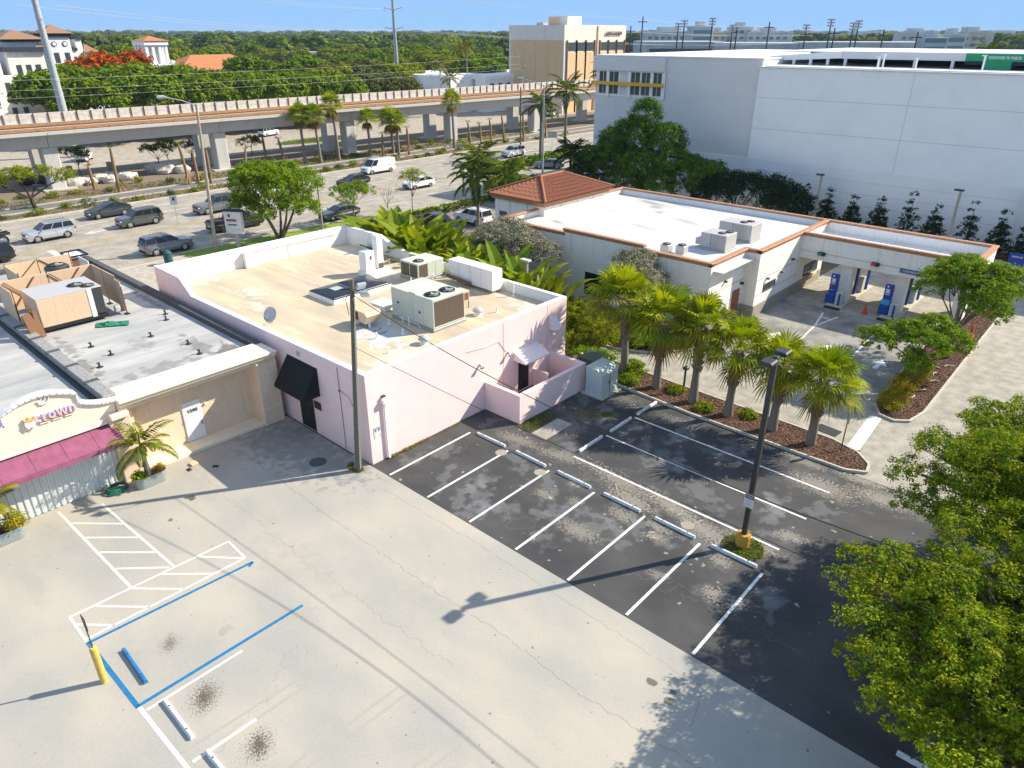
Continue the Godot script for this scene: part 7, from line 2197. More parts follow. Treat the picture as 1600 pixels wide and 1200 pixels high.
func cars() -> void:
	var silver := paintm("car_silver", lin(0.52, 0.54, 0.57), 0.5)
	var coal := paintm("car_charcoal", lin(0.045, 0.055, 0.065), 0.3)
	var grey := paintm("car_grey", lin(0.11, 0.115, 0.12), 0.4)
	var mid := paintm("car_mid", lin(0.20, 0.21, 0.23), 0.5)
	var olive := paintm("car_olive", lin(0.17, 0.185, 0.195), 0.4)
	var black := paintm("car_black", lin(0.012, 0.012, 0.014), 0.1)
	var white := paintm("car_white", lin(0.76, 0.77, 0.78), 0.0)
	var teal := paintm("car_teal", lin(0.02, 0.05, 0.075), 0.3)
	var G := "cars on the road"
	# nose towards -z at turn 0; PI turns the nose towards +z
	car("silver_suv", "silver family suv waiting behind the truck chassis", "car", "suv", Vector2(-59.0, -4.2), PI + 0.02, silver, G)
	car("charcoal_hatchback", "charcoal fastback hatchback with smooth dark wheels in the far lane", "car", "hatch", Vector2(-65.2, -12.3), PI, coal, G)
	car("grey_suv", "dark grey suv waiting behind the silver one", "car", "suv", Vector2(-58.3, -13.0), PI, grey, G)
	car("grey_crossover", "mid grey crossover driving along the near kerb", "car", "suv", Vector2(-45.35, -10.2), 0.0, mid, G)
	car("boxy_suv", "boxy grey green off road suv with black roof beside the pickup", "car", "boxy", Vector2(-58.3, -21.9), PI, olive, G)
	car("black_pickup", "black pickup truck half hidden by the verge tree", "pickup truck", "pickup", Vector2(-49.1, -19.5), 0.0, black, G)
	car("white_van", "plain white cargo van in the far lane", "van", "van", Vector2(-65.3, -51.3), PI, white, G)
	car("dark_sedan", "dark sedan partly behind the small verge tree beyond the post", "car", "sedan", Vector2(-44.7, -29.7), PI, grey, G)
	car("dark_sedan", "black sedan on the road just before the white van", "car", "sedan", Vector2(-59.6, -42.6), PI, black, G)
	car("white_sedan", "white sedan on the road behind the thin verge tree", "car", "sedan", Vector2(-51.8, -47.8), PI, white, G)
	car("white_suv", "white suv far along the road beyond the hedge", "car", "suv", Vector2(-60.8, -77.0), PI, white, G)
	car("black_suv", "black suv on the road just behind the painted stop line", "car", "suv", Vector2(-53.6, 2.9), PI, black, G)
	car("white_sedan", "white sedan driving away beyond the boxy suv", "car", "sedan", Vector2(-62.6, -30.5), PI, white, G)
	car("parked_sedan", "dark teal sedan parked in the small lot by the paddle leaf plants", "car", "sedan", Vector2(-35.0, -31.4), PI / 2, teal, "cars in the small lot")
	car("parked_sedan", "black sedan parked between the teal one and the white suv", "car", "sedan", Vector2(-34.2, -34.6), PI / 2, black, "cars in the small lot")
	car("parked_suv", "white suv parked by the slim palms in the small lot", "car", "suv", Vector2(-31.6, -38.3), PI / 2, white, "cars in the small lot")
	car("parked_sedan", "grey sedan parked behind the hedge near the tile roofed block", "car", "sedan", Vector2(-48.6, -71.8), PI / 2 + 0.6, mid)
	car("parked_suv", "white suv parked beyond the viaduct near the low hedge", "car", "suv", Vector2(-116.5, -63.1), 0.3, white)
	car("parked_sedan", "dark sedan parked on the gravel far beyond the viaduct", "car", "sedan", Vector2(-180, -38.6), 0.4, coal)
	car("parked_suv", "white suv parked under the viaduct's far end", "car", "suv", Vector2(-98.5, -133), 0.4, white, "cars at the viaduct's far end")
	car("parked_sedan", "black sedan parked under the viaduct's far end", "car", "sedan", Vector2(-97.0, -127), 0.4, black, "cars at the viaduct's far end")
	car("parked_suv", "white suv parked at the left foot of the viaduct", "car", "suv", Vector2(-110.5, -25.5), 1.0, white)
	# bare truck chassis at the left edge
	var t := thing("truck_chassis", "bare black truck chassis with twin rear axles ahead of the silver suv", "truck", Vector2v(-60.7, 0.5))
	for x in [-0.45, 0.45]: part("frame_rail", Vector3(x - 0.06, 0.85, -1.6), Vector3(x + 0.06, 1.1, 7.0), M.rubber, t)
	part("fifth_wheel", Vector3(-0.5, 1.12, -0.4), Vector3(0.5, 1.25, 0.8), M.black, t, 0.05)
	part("crossmember", Vector3(-0.5, 0.9, -1.6), Vector3(0.5, 1.05, -1.4), M.black, t)
	for z in [-0.7, 0.75]:
		for x in [-1.0, 1.0]:
			var wn := Node3D.new()
			wn.name = "wheel"
			t.add_child(wn, true)
			wn.position = Vector3(x, 0.52, z)
			var y := MB.new()
			y.lathe(Vector3.ZERO, [Vector2(0.3, -0.24), Vector2(0.48, -0.25), Vector2(0.52, -0.2), Vector2(0.52, 0.2), Vector2(0.48, 0.25), Vector2(0.3, 0.24)], 20)
			obj("tyre", y, M.rubber, wn).rotation.z = PI / 2
			y = MB.new()
			y.lathe(Vector3.ZERO, [Vector2(0, -0.14), Vector2(0.12, -0.14), Vector2(0.2, -0.1), Vector2(0.3, -0.22), Vector2(0.3, 0.22), Vector2(0.2, 0.1), Vector2(0.12, 0.14), Vector2(0, 0.14)], 16)
			obj("rim", y, M.stop_white, wn).rotation.z = PI / 2
	part("mudguard", Vector3(-1.2, 1.1, -1.3), Vector3(-0.75, 1.14, 1.4), M.rubber, t)
	part("mudguard", Vector3(0.75, 1.1, -1.3), Vector3(1.2, 1.14, 1.4), M.rubber, t)
	part("cab", Vector3(-1.2, 0.7, 4.2), Vector3(1.2, 3.0, 7.2), M.car_white, t, 0.15)

func Vector2v(x: float, z: float) -> Vector3:
	return Vector3(x, -0.03, z)

# ---------------------------------------------------------------- plants
func sph() -> Vector3:
	var z := rng.randf_range(-1, 1)
	var a := rng.randf() * TAU
	var r := sqrt(1.0 - z * z)
	return Vector3(r * cos(a), z, r * sin(a))

func leaf(b: MB, p: Vector3, nn: Vector3, along: Vector3, l: float, w: float, c: Color) -> void:
	var t := (along - nn * along.dot(nn))
	if t.length_squared() < 1e-6: t = nn.cross(Vector3(0.3, 0.5, 0.8))
	t = t.normalized()
	var s := nn.cross(t)
	var k := b.v.size()
	b.col = c
	var q := t * l * 0.5
	b.vert(p - q, nn); b.vert(p + s * w * 0.5 + t * l * 0.05 + nn * l * 0.06, nn); b.vert(p + q - nn * l * 0.08, nn); b.vert(p - s * w * 0.5 + t * l * 0.05 + nn * l * 0.06, nn)
	b.i.append(k); b.i.append(k + 1); b.i.append(k + 2); b.i.append(k); b.i.append(k + 2); b.i.append(k + 3)

# clumps: [centre, radii]; bunches of leaves spread over and into each clump
func foliage(b: MB, clumps: Array, bunches: int, per: int, br: float, l: float, cols: Array, inside := 0.55, low := -0.55) -> void:
	b.colored = true
	var wsum := 0.0
	for q in clumps: wsum += q[1].x * q[1].z + q[1].y * q[1].x
	for q in clumps:
		var n := int(bunches * (q[1].x * q[1].z + q[1].y * q[1].x) / wsum) + 1
		for k in n:
			var d := sph()
			if d.y < low: d.y = -d.y
			var f := lerpf(inside, 1.04, sqrt(rng.randf()))
			var c: Vector3 = q[0] + Vector3(d.x * q[1].x, d.y * q[1].y, d.z * q[1].z) * f
			var tone: Color = cols[rng.randi() % cols.size()]
			var rr := br * rng.randf_range(0.6, 1.35)
			for j in per:
				var e := sph()
				var p := c + e * rr * pow(rng.randf(), 0.45) * Vector3(1, 0.75, 1)
				var nn := (e * 0.45 + d * 0.35 + Vector3(0, 0.45, 0) + sph() * 0.65).normalized()
				var s := rng.randf_range(0.7, 1.25)
				var t2: Color = cols[rng.randi() % cols.size()]
				leaf(b, p, nn, e + sph() * 0.6, l * s, l * s * 0.56, tone.lerp(t2, 0.45))
	b.col = Color(1, 1, 1)

func limb(b: MB, a: Vector3, c: Vector3, r0: float, r1: float, bend := 0.15, sides := 7) -> void:
	var m := a.lerp(c, 0.5) + Vector3(rng.randf_range(-1, 1), rng.randf_range(-0.2, 0.6), rng.randf_range(-1, 1)) * a.distance_to(c) * bend
	var pts := []
	var rad := []
	for k in 6:
		var t := k / 5.0
		pts.append(a.lerp(m, t).lerp(m.lerp(c, t), t))
		rad.append(lerpf(r0, r1, t))
	b.tube(pts, rad, sides, false)

func tree_parts(t: Node3D, fork: Vector3, r0: float, clumps: Array, bunches: int, per: int, br: float, l: float, cols: Array, lm: Material, bm: Material, inside := 0.55) -> void:
	var b := MB.new()
	b.tube([Vector3(0, -0.2, 0), Vector3(0, 0.15, 0), fork * 0.5 + Vector3(rng.randf_range(-0.1, 0.1), 0, rng.randf_range(-0.1, 0.1)), fork], [r0 * 1.35, r0, r0 * 0.82, r0 * 0.7], 10, false)
	for q in clumps:
		limb(b, fork * 0.93, q[0], r0 * 0.5, r0 * 0.1)
		for k in 3:
			var d := sph()
			limb(b, fork.lerp(q[0], 0.6), q[0] + Vector3(d.x * q[1].x, absf(d.y) * q[1].y, d.z * q[1].z) * 0.8, r0 * 0.2, r0 * 0.03, 0.1, 5)
	obj("trunk", b, bm, t)
	b = MB.new()
	foliage(b, clumps, bunches, per, br, l, cols, inside)
	obj("crown", b, lm, t)

func round_clumps(n: int, c: Vector3, R: Vector3, r: float) -> Array:
	var a := []
	for k in n:
		var ang := TAU * (k + rng.randf_range(-0.3, 0.3)) / n * 2.4
		var f := sqrt((k + 0.4) / n)
		var y := sqrt(maxf(0.0, 1.0 - f * f))
		var s := rng.randf_range(0.75, 1.2)
		a.append([c + Vector3(cos(ang) * R.x * f, (y * 1.0 - 0.35 + rng.randf_range(-0.2, 0.2)) * R.y * 0.7, sin(ang) * R.z * f), Vector3(r, r * 0.72, r) * s])
	return a

# each big clump becomes a few flat sprays of leaves with air between them
func pads(list: Array) -> Array:
	var a := []
	for q in list:
		for k in 5:
			var d := Vector3(cos(k * 2.5 + q[1] * 9.0), rng.randf_range(-0.6, 0.6), sin(k * 2.5 + q[1] * 9.0))
			a.append([q[0] + Vector3(d.x, d.y * 0.5, d.z) * q[1] * 0.68, Vector3(1, 0.4, 1) * q[1] * rng.randf_range(0.48, 0.78)])
	return a

const OAK := [Color(0.128, 0.203, 0.011), Color(0.173, 0.247, 0.012), Color(0.090, 0.150, 0.011), Color(0.225, 0.277, 0.016)]
const LIME := [Color(0.238, 0.287, 0.013), Color(0.315, 0.336, 0.015), Color(0.161, 0.217, 0.013), Color(0.378, 0.371, 0.020), Color(0.105, 0.161, 0.010)]
const FRESH := [Color(0.152, 0.261, 0.013), Color(0.217, 0.326, 0.016), Color(0.102, 0.189, 0.013), Color(0.290, 0.362, 0.018)]
const DEEP := [Color(0.034, 0.085, 0.015), Color(0.051, 0.119, 0.020), Color(0.076, 0.153, 0.023), Color(0.025, 0.060, 0.014)]
const SILVER := [Color(0.28, 0.275, 0.19), Color(0.36, 0.34, 0.24), Color(0.19, 0.19, 0.12), Color(0.24, 0.22, 0.16)]
const OLIVE := [Color(0.140, 0.168, 0.057), Color(0.196, 0.210, 0.076), Color(0.098, 0.126, 0.038)]

func fan_leaf(b: MB, base: Vector3, d: Vector3, pet: float, R: float, c: Color, droop: float) -> void:
	var side := d.cross(Vector3.UP)
	if side.length_squared() < 0.01: side = Vector3.RIGHT
	side = side.normalized()
	var up := side.cross(d).normalized()
	var e := base + d * pet - Vector3(0, droop * pet * 0.12, 0)
	b.col = c.lerp(Color(0.2, 0.2, 0.05), 0.5)
	b.quad(base - side * 0.03, base + side * 0.03, e + side * 0.015, e - side * 0.015, up)
	var n := 21
	for j in n:
		var a := lerpf(-2.15, 2.15, (j + rng.randf_range(-0.2, 0.2)) / (n - 1))
		var dd := (d * cos(a) + side * sin(a)).normalized()
		var fold := up * (0.22 * absf(sin(a)))
		var len2 := R * (0.72 + 0.28 * cos(a * 0.6)) * rng.randf_range(0.88, 1.08)
		var w := R * 0.046
		var s2 := dd.cross(up).normalized() * w
		var p1 := e + (dd + fold) * len2 * 0.55 - Vector3(0, droop * len2 * 0.06, 0)
		var p2 := e + (dd + fold * 0.4) * len2 - Vector3(0, droop * len2 * (0.3 + 0.2 * rng.randf()), 0)
		b.col = c * rng.randf_range(0.82, 1.15)
		var n1 := s2.cross(p1 - e).normalized()
		if n1.y < 0: n1 = -n1
		var n2 := s2.cross(p2 - p1).normalized()
		if n2.y < 0: n2 = -n2
		b.tri(e, p1 - s2, p1 + s2, n1)
		b.tri(p1 - s2, p1 + s2, p2, n2)

func fan_palm(called: String, label: String, at: Vector3, h: float, R: float, lean: Vector3, boots: bool, group: String, skirt := 6, trunk_r := 0.19, gold := 0.0) -> Node3D:
	var t := thing(called, label, "palm", at, rng.randf() * TAU, group)
	var b := MB.new()
	var pts := []
	var rad := []
	for k in 12:
		var f := k / 11.0
		pts.append(Vector3(lean.x * f * f, h * f - 0.1, lean.z * f * f))
		rad.append(trunk_r * (1.25 - 0.35 * f + (0.35 * pow(1.0 - f, 6.0)) + rng.randf_range(-0.05, 0.05)) * (1.25 if boots and f > 0.55 else 1.0))
	b.tube(pts, rad, 10)
	if boots:
		for k in 46:
			var f := lerpf(0.45, 0.99, k / 45.0)
			var a := k * 2.4
			var c := Vector3(lean.x * f * f, h * f, lean.z * f * f)
			var o := Vector3(cos(a), 0, sin(a))
			b.box(c + o * trunk_r * 1.25, Vector3(0.09, 0.36, 0.15), 0.01, Basis(Vector3.UP, -a) * Basis(Vector3.BACK, -0.45))
	obj("trunk", b, M.bark_palm, t)
	b = MB.new()
	b.colored = true
	var top := Vector3(lean.x, h, lean.z)
	var n := 36
	for k in n:
		var f := float(k) / n
		var a := k * 2.399 + rng.randf_range(-0.2, 0.2)
		var el := lerpf(1.35, -0.3, pow(f, 0.8)) + rng.randf_range(-0.2, 0.2)
		var d := Vector3(cos(a) * cos(el), sin(el), sin(a) * cos(el))
		var c := Color(0.15, 0.235, 0.012).lerp(Color(0.40, 0.42, 0.02), rng.randf())
		if f > 0.82: c = c.lerp(Color(0.30, 0.22, 0.04), rng.randf() * 0.6 + gold)
		elif gold > 0.0 and rng.randf() < gold: c = c.lerp(Color(0.33, 0.25, 0.03), 0.7)
		fan_leaf(b, top + Vector3(0, 0.1, 0), d, R * rng.randf_range(0.5, 0.75), R * rng.randf_range(0.5, 0.66), c, lerpf(0.5, 1.2, f) * rng.randf_range(0.7, 1.4))
	for k in skirt:
		var a := k * TAU / maxi(1, skirt) + rng.randf()
		var d := Vector3(cos(a) * 0.55, -0.8, sin(a) * 0.55).normalized()
		fan_leaf(b, top - Vector3(0, 0.15, 0), d, R * 0.4, R * 0.5, Color(0.24, 0.16, 0.06), 1.5)
	b.col = Color(1, 1, 1)
	obj("crown", b, M.leaf_palm, t)
	return t

func frond(b: MB, base: Vector3, az: float, el: float, L: float, curve: float, c: Color, n := 26, ll := 0.78) -> void:
	var o := Vector3(cos(az), 0, sin(az))
	var side := Vector3(-sin(az), 0, cos(az))
	var p := base
	var ang := el
	var st := L / n
	for k in n:
		var f := float(k) / n
		var d := o * cos(ang) + Vector3.UP * sin(ang)
		var up := (Vector3.UP * cos(ang) - o * sin(ang))
		var q := p + d * st
		var w := 0.028 * (1.0 - f * 0.7)
		b.col = c.lerp(Color(0.22, 0.22, 0.05), 0.4)
		b.quad(p - side * w, p + side * w, q + side * w, q - side * w, up)
		if f > 0.12:
			var l2 := ll * L * 0.3 * sin(PI * clampf(0.16 + f * 0.82, 0, 1)) + 0.06
			for s in [-1.0, 1.0]:
				var ld: Vector3 = (side * s * 0.85 + d * 0.5 + up * 0.12 - Vector3.UP * (0.25 + 0.25 * rng.randf())).normalized()
				var nn: Vector3 = (up - ld * up.dot(ld)).normalized()
				leaf(b, q + ld * l2 * 0.5, nn, ld, l2, st * 0.95, c * rng.randf_range(0.8, 1.15))
		ang -= curve / n * (0.5 + f)
		p = q

func feather_palm(called: String, label: String, at: Vector3, h: float, L: float, n: int, group: String, c0: Color, c1: Color, r := 0.13, shaft := 0.0, dens := 26, lean := Vector3.ZERO) -> Node3D:
	var t := thing(called, label, "palm", at, 0, group)
	var b := MB.new()
	b.tube([Vector3(0, -0.1, 0), Vector3(0, 0.3, 0), lean * 0.4 + Vector3(0, h * 0.5, 0), lean + Vector3(0, h, 0)], [r * 1.5, r * 1.15, r, r * 0.85], 10)
	obj("trunk", b, M.bark_palm, t)
	if shaft > 0.0:
		b = MB.new()
		b.tube([lean + Vector3(0, h, 0), lean + Vector3(0, h + shaft * 0.4, 0), lean + Vector3(0, h + shaft, 0)], [r * 0.95, r * 1.05, r * 0.5], 10)
		obj("crown_shaft", b, M.lawn, t)
	b = MB.new()
	b.colored = true
	for k in n:
		var f := float(k) / n
		frond(b, lean + Vector3(0, h + shaft, 0), k * 2.399 + rng.randf() * 0.3, lerpf(1.35, -0.35, f), L * rng.randf_range(0.85, 1.1), rng.randf_range(1.1, 1.7), c0.lerp(c1, rng.randf()), dens)
	b.col = Color(1, 1, 1)
	obj("crown", b, M.leaf_palm, t)
	return t

func paddle_plant(label: String, at: Vector3, h: float, n: int) -> void:
	var t := thing("paddle_leaf_plant", label, "plant", at, 0, "paddle leaf plants behind the pink building")
	var st := MB.new()
	var b := MB.new()
	b.colored = true
	for k in n:
		var az := rng.randf() * TAU
		var el := rng.randf_range(1.05, 1.52)
		var o := Vector3(cos(az), 0, sin(az))
		var side := Vector3(-sin(az), 0, cos(az))
		var base := o * rng.randf_range(0.05, 0.5) + side * rng.randf_range(-0.3, 0.3)
		var hh := h * rng.randf_range(0.55, 1.0)
		var d := o * cos(el) + Vector3.UP * sin(el)
		var j := base + d * hh * 0.5
		st.tube([base, j], [0.06, 0.03], 6, false)
		var c := Color(0.13, 0.21, 0.016).lerp(Color(0.36, 0.38, 0.03), pow(rng.randf(), 1.5))
		var m := 9
		var L := hh * 0.6
		var W := hh * 0.075 + 0.08
		var pts := []
		var ang := el
		var p := j
		for q in m + 1:
			var f := float(q) / m
			var dd := o * cos(ang) + Vector3.UP * sin(ang)
			var nn := Vector3.UP * cos(ang) - o * sin(ang)
			pts.append([p, W * sin(PI * clampf(0.1 + 0.88 * f, 0, 1)), nn])
			p += dd * L / m
			ang -= 0.09 + 0.05 * f
		for q in m:
			for s in [-1.0, 1.0]:
				if rng.randf() < 0.06: continue
				b.col = c * rng.randf_range(0.88, 1.1)
				var a: Array = pts[q]
				var e: Array = pts[q + 1]
				var gap := 0.06 if rng.randf() < 0.3 else 0.0
				b.quad(a[0], e[0], e[0] + side * s * e[1] * (1.0 - gap) + e[2] * e[1] * 0.35, a[0] + side * s * a[1] + a[2] * a[1] * 0.35, a[2])
	b.col = Color(1, 1, 1)
	obj("stalks", st, M.lawn, t)
	obj("leaves", b, M.leaf_palm, t)

func shrub(called: String, label: String, at: Vector3, R: Vector3, bunches: int, per: int, l: float, cols: Array, lm: Material, group := "", cat := "shrub") -> Node3D:
	var t := thing(called, label, cat, at, 0, group)
	var b := MB.new()
	for k in 5:
		var d := sph()
		limb(b, Vector3(d.x, 0, d.z) * 0.1 - Vector3(0, 0.05, 0), Vector3(d.x * R.x * 0.6, R.y * 1.1, d.z * R.z * 0.6), 0.05, 0.012, 0.15, 5)
	obj("stems", b, M.bark, t)
	b = MB.new()
	var cl := []
	var n := 6
	for k in n:
		var a := TAU * k / n
		cl.append([Vector3(cos(a) * R.x * 0.5, R.y * rng.randf_range(0.75, 1.1), sin(a) * R.z * 0.5), Vector3(R.x * 0.62, R.y * 0.75, R.z * 0.62)])
	cl.append([Vector3(0, R.y * 1.2, 0), R * 0.7])
	foliage(b, cl, bunches, per, 0.22, l, cols, 0.6, -0.9)
	obj("foliage", b, lm, t)
	return t

func grass_patch(called: String, label: String, c: Vector2, R: Vector2, n: int, h: float, cols: Array, y := 0.0) -> void:
	var b := MB.new()
	b.colored = true
	for k in n:
		var a := rng.randf() * TAU
		var r := pow(rng.randf(), 0.6)
		var p := Vector3(c.x + cos(a) * r * R.x, y, c.y + sin(a) * r * R.y)
		var d := Vector3(rng.randf_range(-1, 1), rng.randf_range(0.5, 1.6), rng.randf_range(-1, 1)).normalized()
		var hh := h * rng.randf_range(0.5, 1.3)
		leaf(b, p + d * hh * 0.45, sph(), d, hh, 0.03 + hh * 0.12, cols[rng.randi() % cols.size()])
	var o := obj(called, b, M.leaf_bright)
	stuff(o)
	tag(o, label, "grass")

func plants_near() -> void:
	var nn := 0
	# row of cabbage palms in the mulch bed
	var ps := [[3.2, -16.9, 4.6, 1.9, 0.1], [5.74, -16.56, 4.0, 1.9, 0.0], [8.3, -16.35, 4.2, 1.65, 0.3], [10.5, -16.3, 3.9, 1.6, 0.1], [13.0, -16.4, 3.4, 1.5, 0.05], [15.1, -16.3, 3.4, 1.65, 0.0]]
	var pl := ["fan palm at the head of the row beside the grey cabinet", "second fan palm of the row, counted from the grey cabinet", "fan palm with golden fronds in the middle of the row", "fourth fan palm of the row, counted from the grey cabinet", "fan palm next to the last of the row, by the black lamp pole", "last fan palm of the row, beside the thin sign post"]
	for k in ps.size():
		var q: Array = ps[k]
		fan_palm("fan_palm", pl[k], Vector3(q[0], 0.06, q[1]), q[2] + 0.2, q[3] * 1.18, Vector3(rng.randf_range(-0.1, 0.5), 0, rng.randf_range(-0.5, 0.2)), true, "fan palms in the mulch bed", 2, 0.19, q[4])
	# big shade trees at the right
	var t := thing("shade_tree", "large yellow green shade tree overhanging the far end of the asphalt lot", "tree", Vector3(26.6, 0, -11.5), 0, "large shade trees")
	tree_parts(t, Vector3(-0.3, 2.8, 0.2), 0.32, pads([[Vector3(-4.3, 4.4, 3.0), 1.5], [Vector3(-4.4, 5.2, 0.9), 1.4], [Vector3(-3.4, 5.7, -1.2), 1.4], [Vector3(-2.2, 5.7, -3.6), 1.5], [Vector3(-2.0, 6.5, 2.6), 1.7], [Vector3(-0.6, 7.2, -0.4), 1.9], [Vector3(1.2, 6.6, -3.6), 1.8], [Vector3(2.6, 6.4, 0.6), 1.9], [Vector3(0.2, 5.6, 4.4), 1.7], [Vector3(-2.6, 4.3, 1.2), 1.3], [Vector3(-0.2, 6.2, -5.6), 1.5], [Vector3(1.8, 5.8, 3.6), 1.7], [Vector3(3.6, 6.4, -3.0), 1.7], [Vector3(-1.0, 4.6, 2.6), 1.5], [Vector3(-1.4, 4.7, -3.0), 1.5], [Vector3(-0.8, 5.6, 6.0), 1.5], [Vector3(0.8, 5.0, -0.6), 1.7], [Vector3(-3.0, 4.8, -0.4), 1.4], [Vector3(-0.4, 4.4, 0.6), 1.6], [Vector3(-3.2, 5.6, 2.2), 1.6], [Vector3(-3.2, 4.8, -2.4), 1.5], [Vector3(-2.6, 5.2, 4.2), 1.5], [Vector3(-1.2, 5.6, -1.4), 1.7]]), 5000, 36, 0.23, 0.105, LIME + FRESH, M.leaf_bright, M.bark, 0.45)
	t = thing("shade_tree", "large yellow green shade tree with wide low limbs over the lot's near corner", "tree", Vector3(27.4, 0, -1.5), 0, "large shade trees")
	tree_parts(t, Vector3(-0.4, 2.4, 0.3), 0.34, pads([[Vector3(-5.6, 4.2, -1.4), 1.25], [Vector3(-4.4, 4.6, 1.0), 1.3], [Vector3(-3.2, 5.2, -2.8), 1.4], [Vector3(-2.6, 5.7, -0.2), 1.6], [Vector3(-2.8, 4.7, 3.4), 1.4], [Vector3(-0.6, 6.2, -2.2), 1.8], [Vector3(0.2, 6.5, 1.4), 1.8], [Vector3(-1.0, 5.2, 5.2), 1.5], [Vector3(2.6, 5.8, -0.6), 1.8], [Vector3(2.0, 5.4, 3.6), 1.7], [Vector3(-1.2, 4.9, -4.8), 1.4], [Vector3(0.6, 6.2, -4.4), 1.6], [Vector3(0.4, 4.4, 3.0), 1.6], [Vector3(-0.6, 4.3, -1.2), 1.6], [Vector3(3.2, 5.0, 2.0), 1.6], [Vector3(-1.6, 5.6, 2.2), 1.5], [Vector3(-4.2, 4.9, -0.6), 1.4], [Vector3(-3.6, 4.4, 1.8), 1.4], [Vector3(-2.4, 4.5, -1.8), 1.4]]), 3900, 36, 0.22, 0.105, LIME + FRESH, M.leaf_bright, M.bark, 0.45)
	t = thing("shade_tree", "yellow green shade tree standing past the other two along the drive", "tree", Vector3(30.5, 0, -19.5), 0, "large shade trees")
	tree_parts(t, Vector3(0, 2.6, 0), 0.3, round_clumps(9, Vector3(0, 5.4, 0), Vector3(4.2, 2.6, 4.0), 2.0), 600, 34, 0.36, 0.17, LIME, M.leaf_bright, M.bark)
	# island trees by the bank lanes
	t = thing("island_tree", "small flat topped green tree at the rounded end of the lane island", "tree", Vector3(16.9, 0.07, -26.6), 0)
	tree_parts(t, Vector3(0.0, 1.7, 0.1), 0.11, [[Vector3(-2.0, 3.2, 1.6), Vector3(1.15, 0.62, 0.9)], [Vector3(-0.8, 3.5, 0.2), Vector3(1.3, 0.7, 1.0)], [Vector3(0.5, 3.3, 1.1), Vector3(1.2, 0.65, 1.0)], [Vector3(1.3, 3.2, -0.6), Vector3(1.2, 0.7, 1.1)], [Vector3(0.2, 3.7, -1.2), Vector3(1.1, 0.6, 1.0)], [Vector3(0.3, 2.5, 1.9), Vector3(0.9, 0.6, 0.8)]], 520, 32, 0.26, 0.14, FRESH, M.leaf_bright, M.bark)
	t = thing("island_tree", "broad domed green tree over the lane island beside the canopy", "tree", Vector3(17.4, 0.07, -33.0), 0)
	tree_parts(t, Vector3(0.0, 2.0, -0.2), 0.14, round_clumps(10, Vector3(0, 4.5, -0.6), Vector3(2.5, 2.0, 2.4), 1.35), 900, 34, 0.3, 0.15, FRESH, M.leaf_bright, M.bark)
	# low golden hedge and shrubs on the island
	for k in 9: shrub("golden_shrub", "golden green low shrub in the lane island hedge", Vector3(16.75 + rng.randf_range(-0.12, 0.12), 0.07, -22.9 - k * 0.9), Vector3(0.72, 0.46, 0.62), 80, 24, 0.085, [Color(0.44, 0.29, 0.02), Color(0.34, 0.29, 0.02), Color(0.17, 0.21, 0.02), Color(0.48, 0.36, 0.03)], M.leaf_bright, "golden hedge shrubs on the island")
	# silver bushes by the bank
	t = thing("silver_tree", "wide silvery grey leaved tree against the bank's parapet end", "tree", Vector3(-11.6, 0.07, -22.8), 0, "silvery trees by the bank")
	tree_parts(t, Vector3(0, 1.8, 0), 0.16, round_clumps(11, Vector3(0, 3.9, 0), Vector3(2.8, 2.4, 2.4), 1.4), 950, 32, 0.3, 0.125, SILVER, M.leaf_silver, M.bark)
	t = thing("silver_tree", "smaller silvery grey leaved tree in front of the raised bank parapet", "tree", Vector3(-1.4, 0.07, -24.2), 0, "silvery trees by the bank")
	tree_parts(t, Vector3(0, 1.6, 0), 0.13, round_clumps(9, Vector3(0, 3.5, 0), Vector3(2.0, 2.0, 1.6), 1.15), 650, 32, 0.28, 0.12, SILVER, M.leaf_silver, M.bark)
	# paddle leaf plants behind the pink building
	var pp := [[-20.4, -18.3, 5.6], [-18.6, -17.2, 6.2], [-16.8, -18.0, 6.0], [-15.2, -17.0, 5.8], [-13.4, -17.6, 5.4], [-19.4, -19.6, 5.4], [-16.0, -19.8, 5.4], [-9.4, -17.4, 5.0], [-7.6, -17.9, 5.2], [-5.6, -17.2, 5.0], [-4.2, -18.2, 4.4], [-11.4, -18.4, 4.8]]
	for k in pp.size():
		paddle_plant("clump of tall upright paddle leaved plants behind the pink building" if k < 7 else "paddle leaved plant between the pink roof and the silvery tree", Vector3(pp[k][0], 0, pp[k][1]), pp[k][2] * 1.16, 30)
	# shrubs round the pink building's back corner and the bank bed
	var sh := [[-2.6, -20.6, 1.3, 1.5, 1], [-0.9, -20.2, 1.3, 1.6, 1], [-3.8, -18.4, 1.3, 1.7, 1], [-1.6, -17.4, 1.1, 1.3, 1], [0.6, -16.2, 0.9, 1.1, 0], [1.6, -16.8, 1.0, 1.0, 0], [2.6, -21.8, 1.0, 0.8, 0], [1.2, -21.2, 1.1, 0.9, 0], [3.4, -23.2, 0.9, 0.8, 0], [-6.6, -21.2, 1.3, 1.4, 2], [-8.6, -20.6, 1.2, 1.3, 2], [-4.8, -22.2, 1.3, 1.4, 2], [4.2, -15.9, 0.6, 0.55, 0], [6.9, -16.9, 0.5, 0.3, 1], [9.2, -16.0, 0.5, 0.3, 1], [11.4, -16.9, 0.45, 0.25, 1], [3.6, -17.4, 0.8, 0.7, 0]]
	for q in [[-2.2, -19.2, 1.5, 2.6, 1], [-0.2, -18.8, 1.3, 2.3, 1], [-5.6, -19.4, 1.3, 2.2, 1], [-3.4, -16.6, 1.1, 2.4, 1], [-8.0, -22.4, 1.4, 2.0, 2]]: sh.append(q)
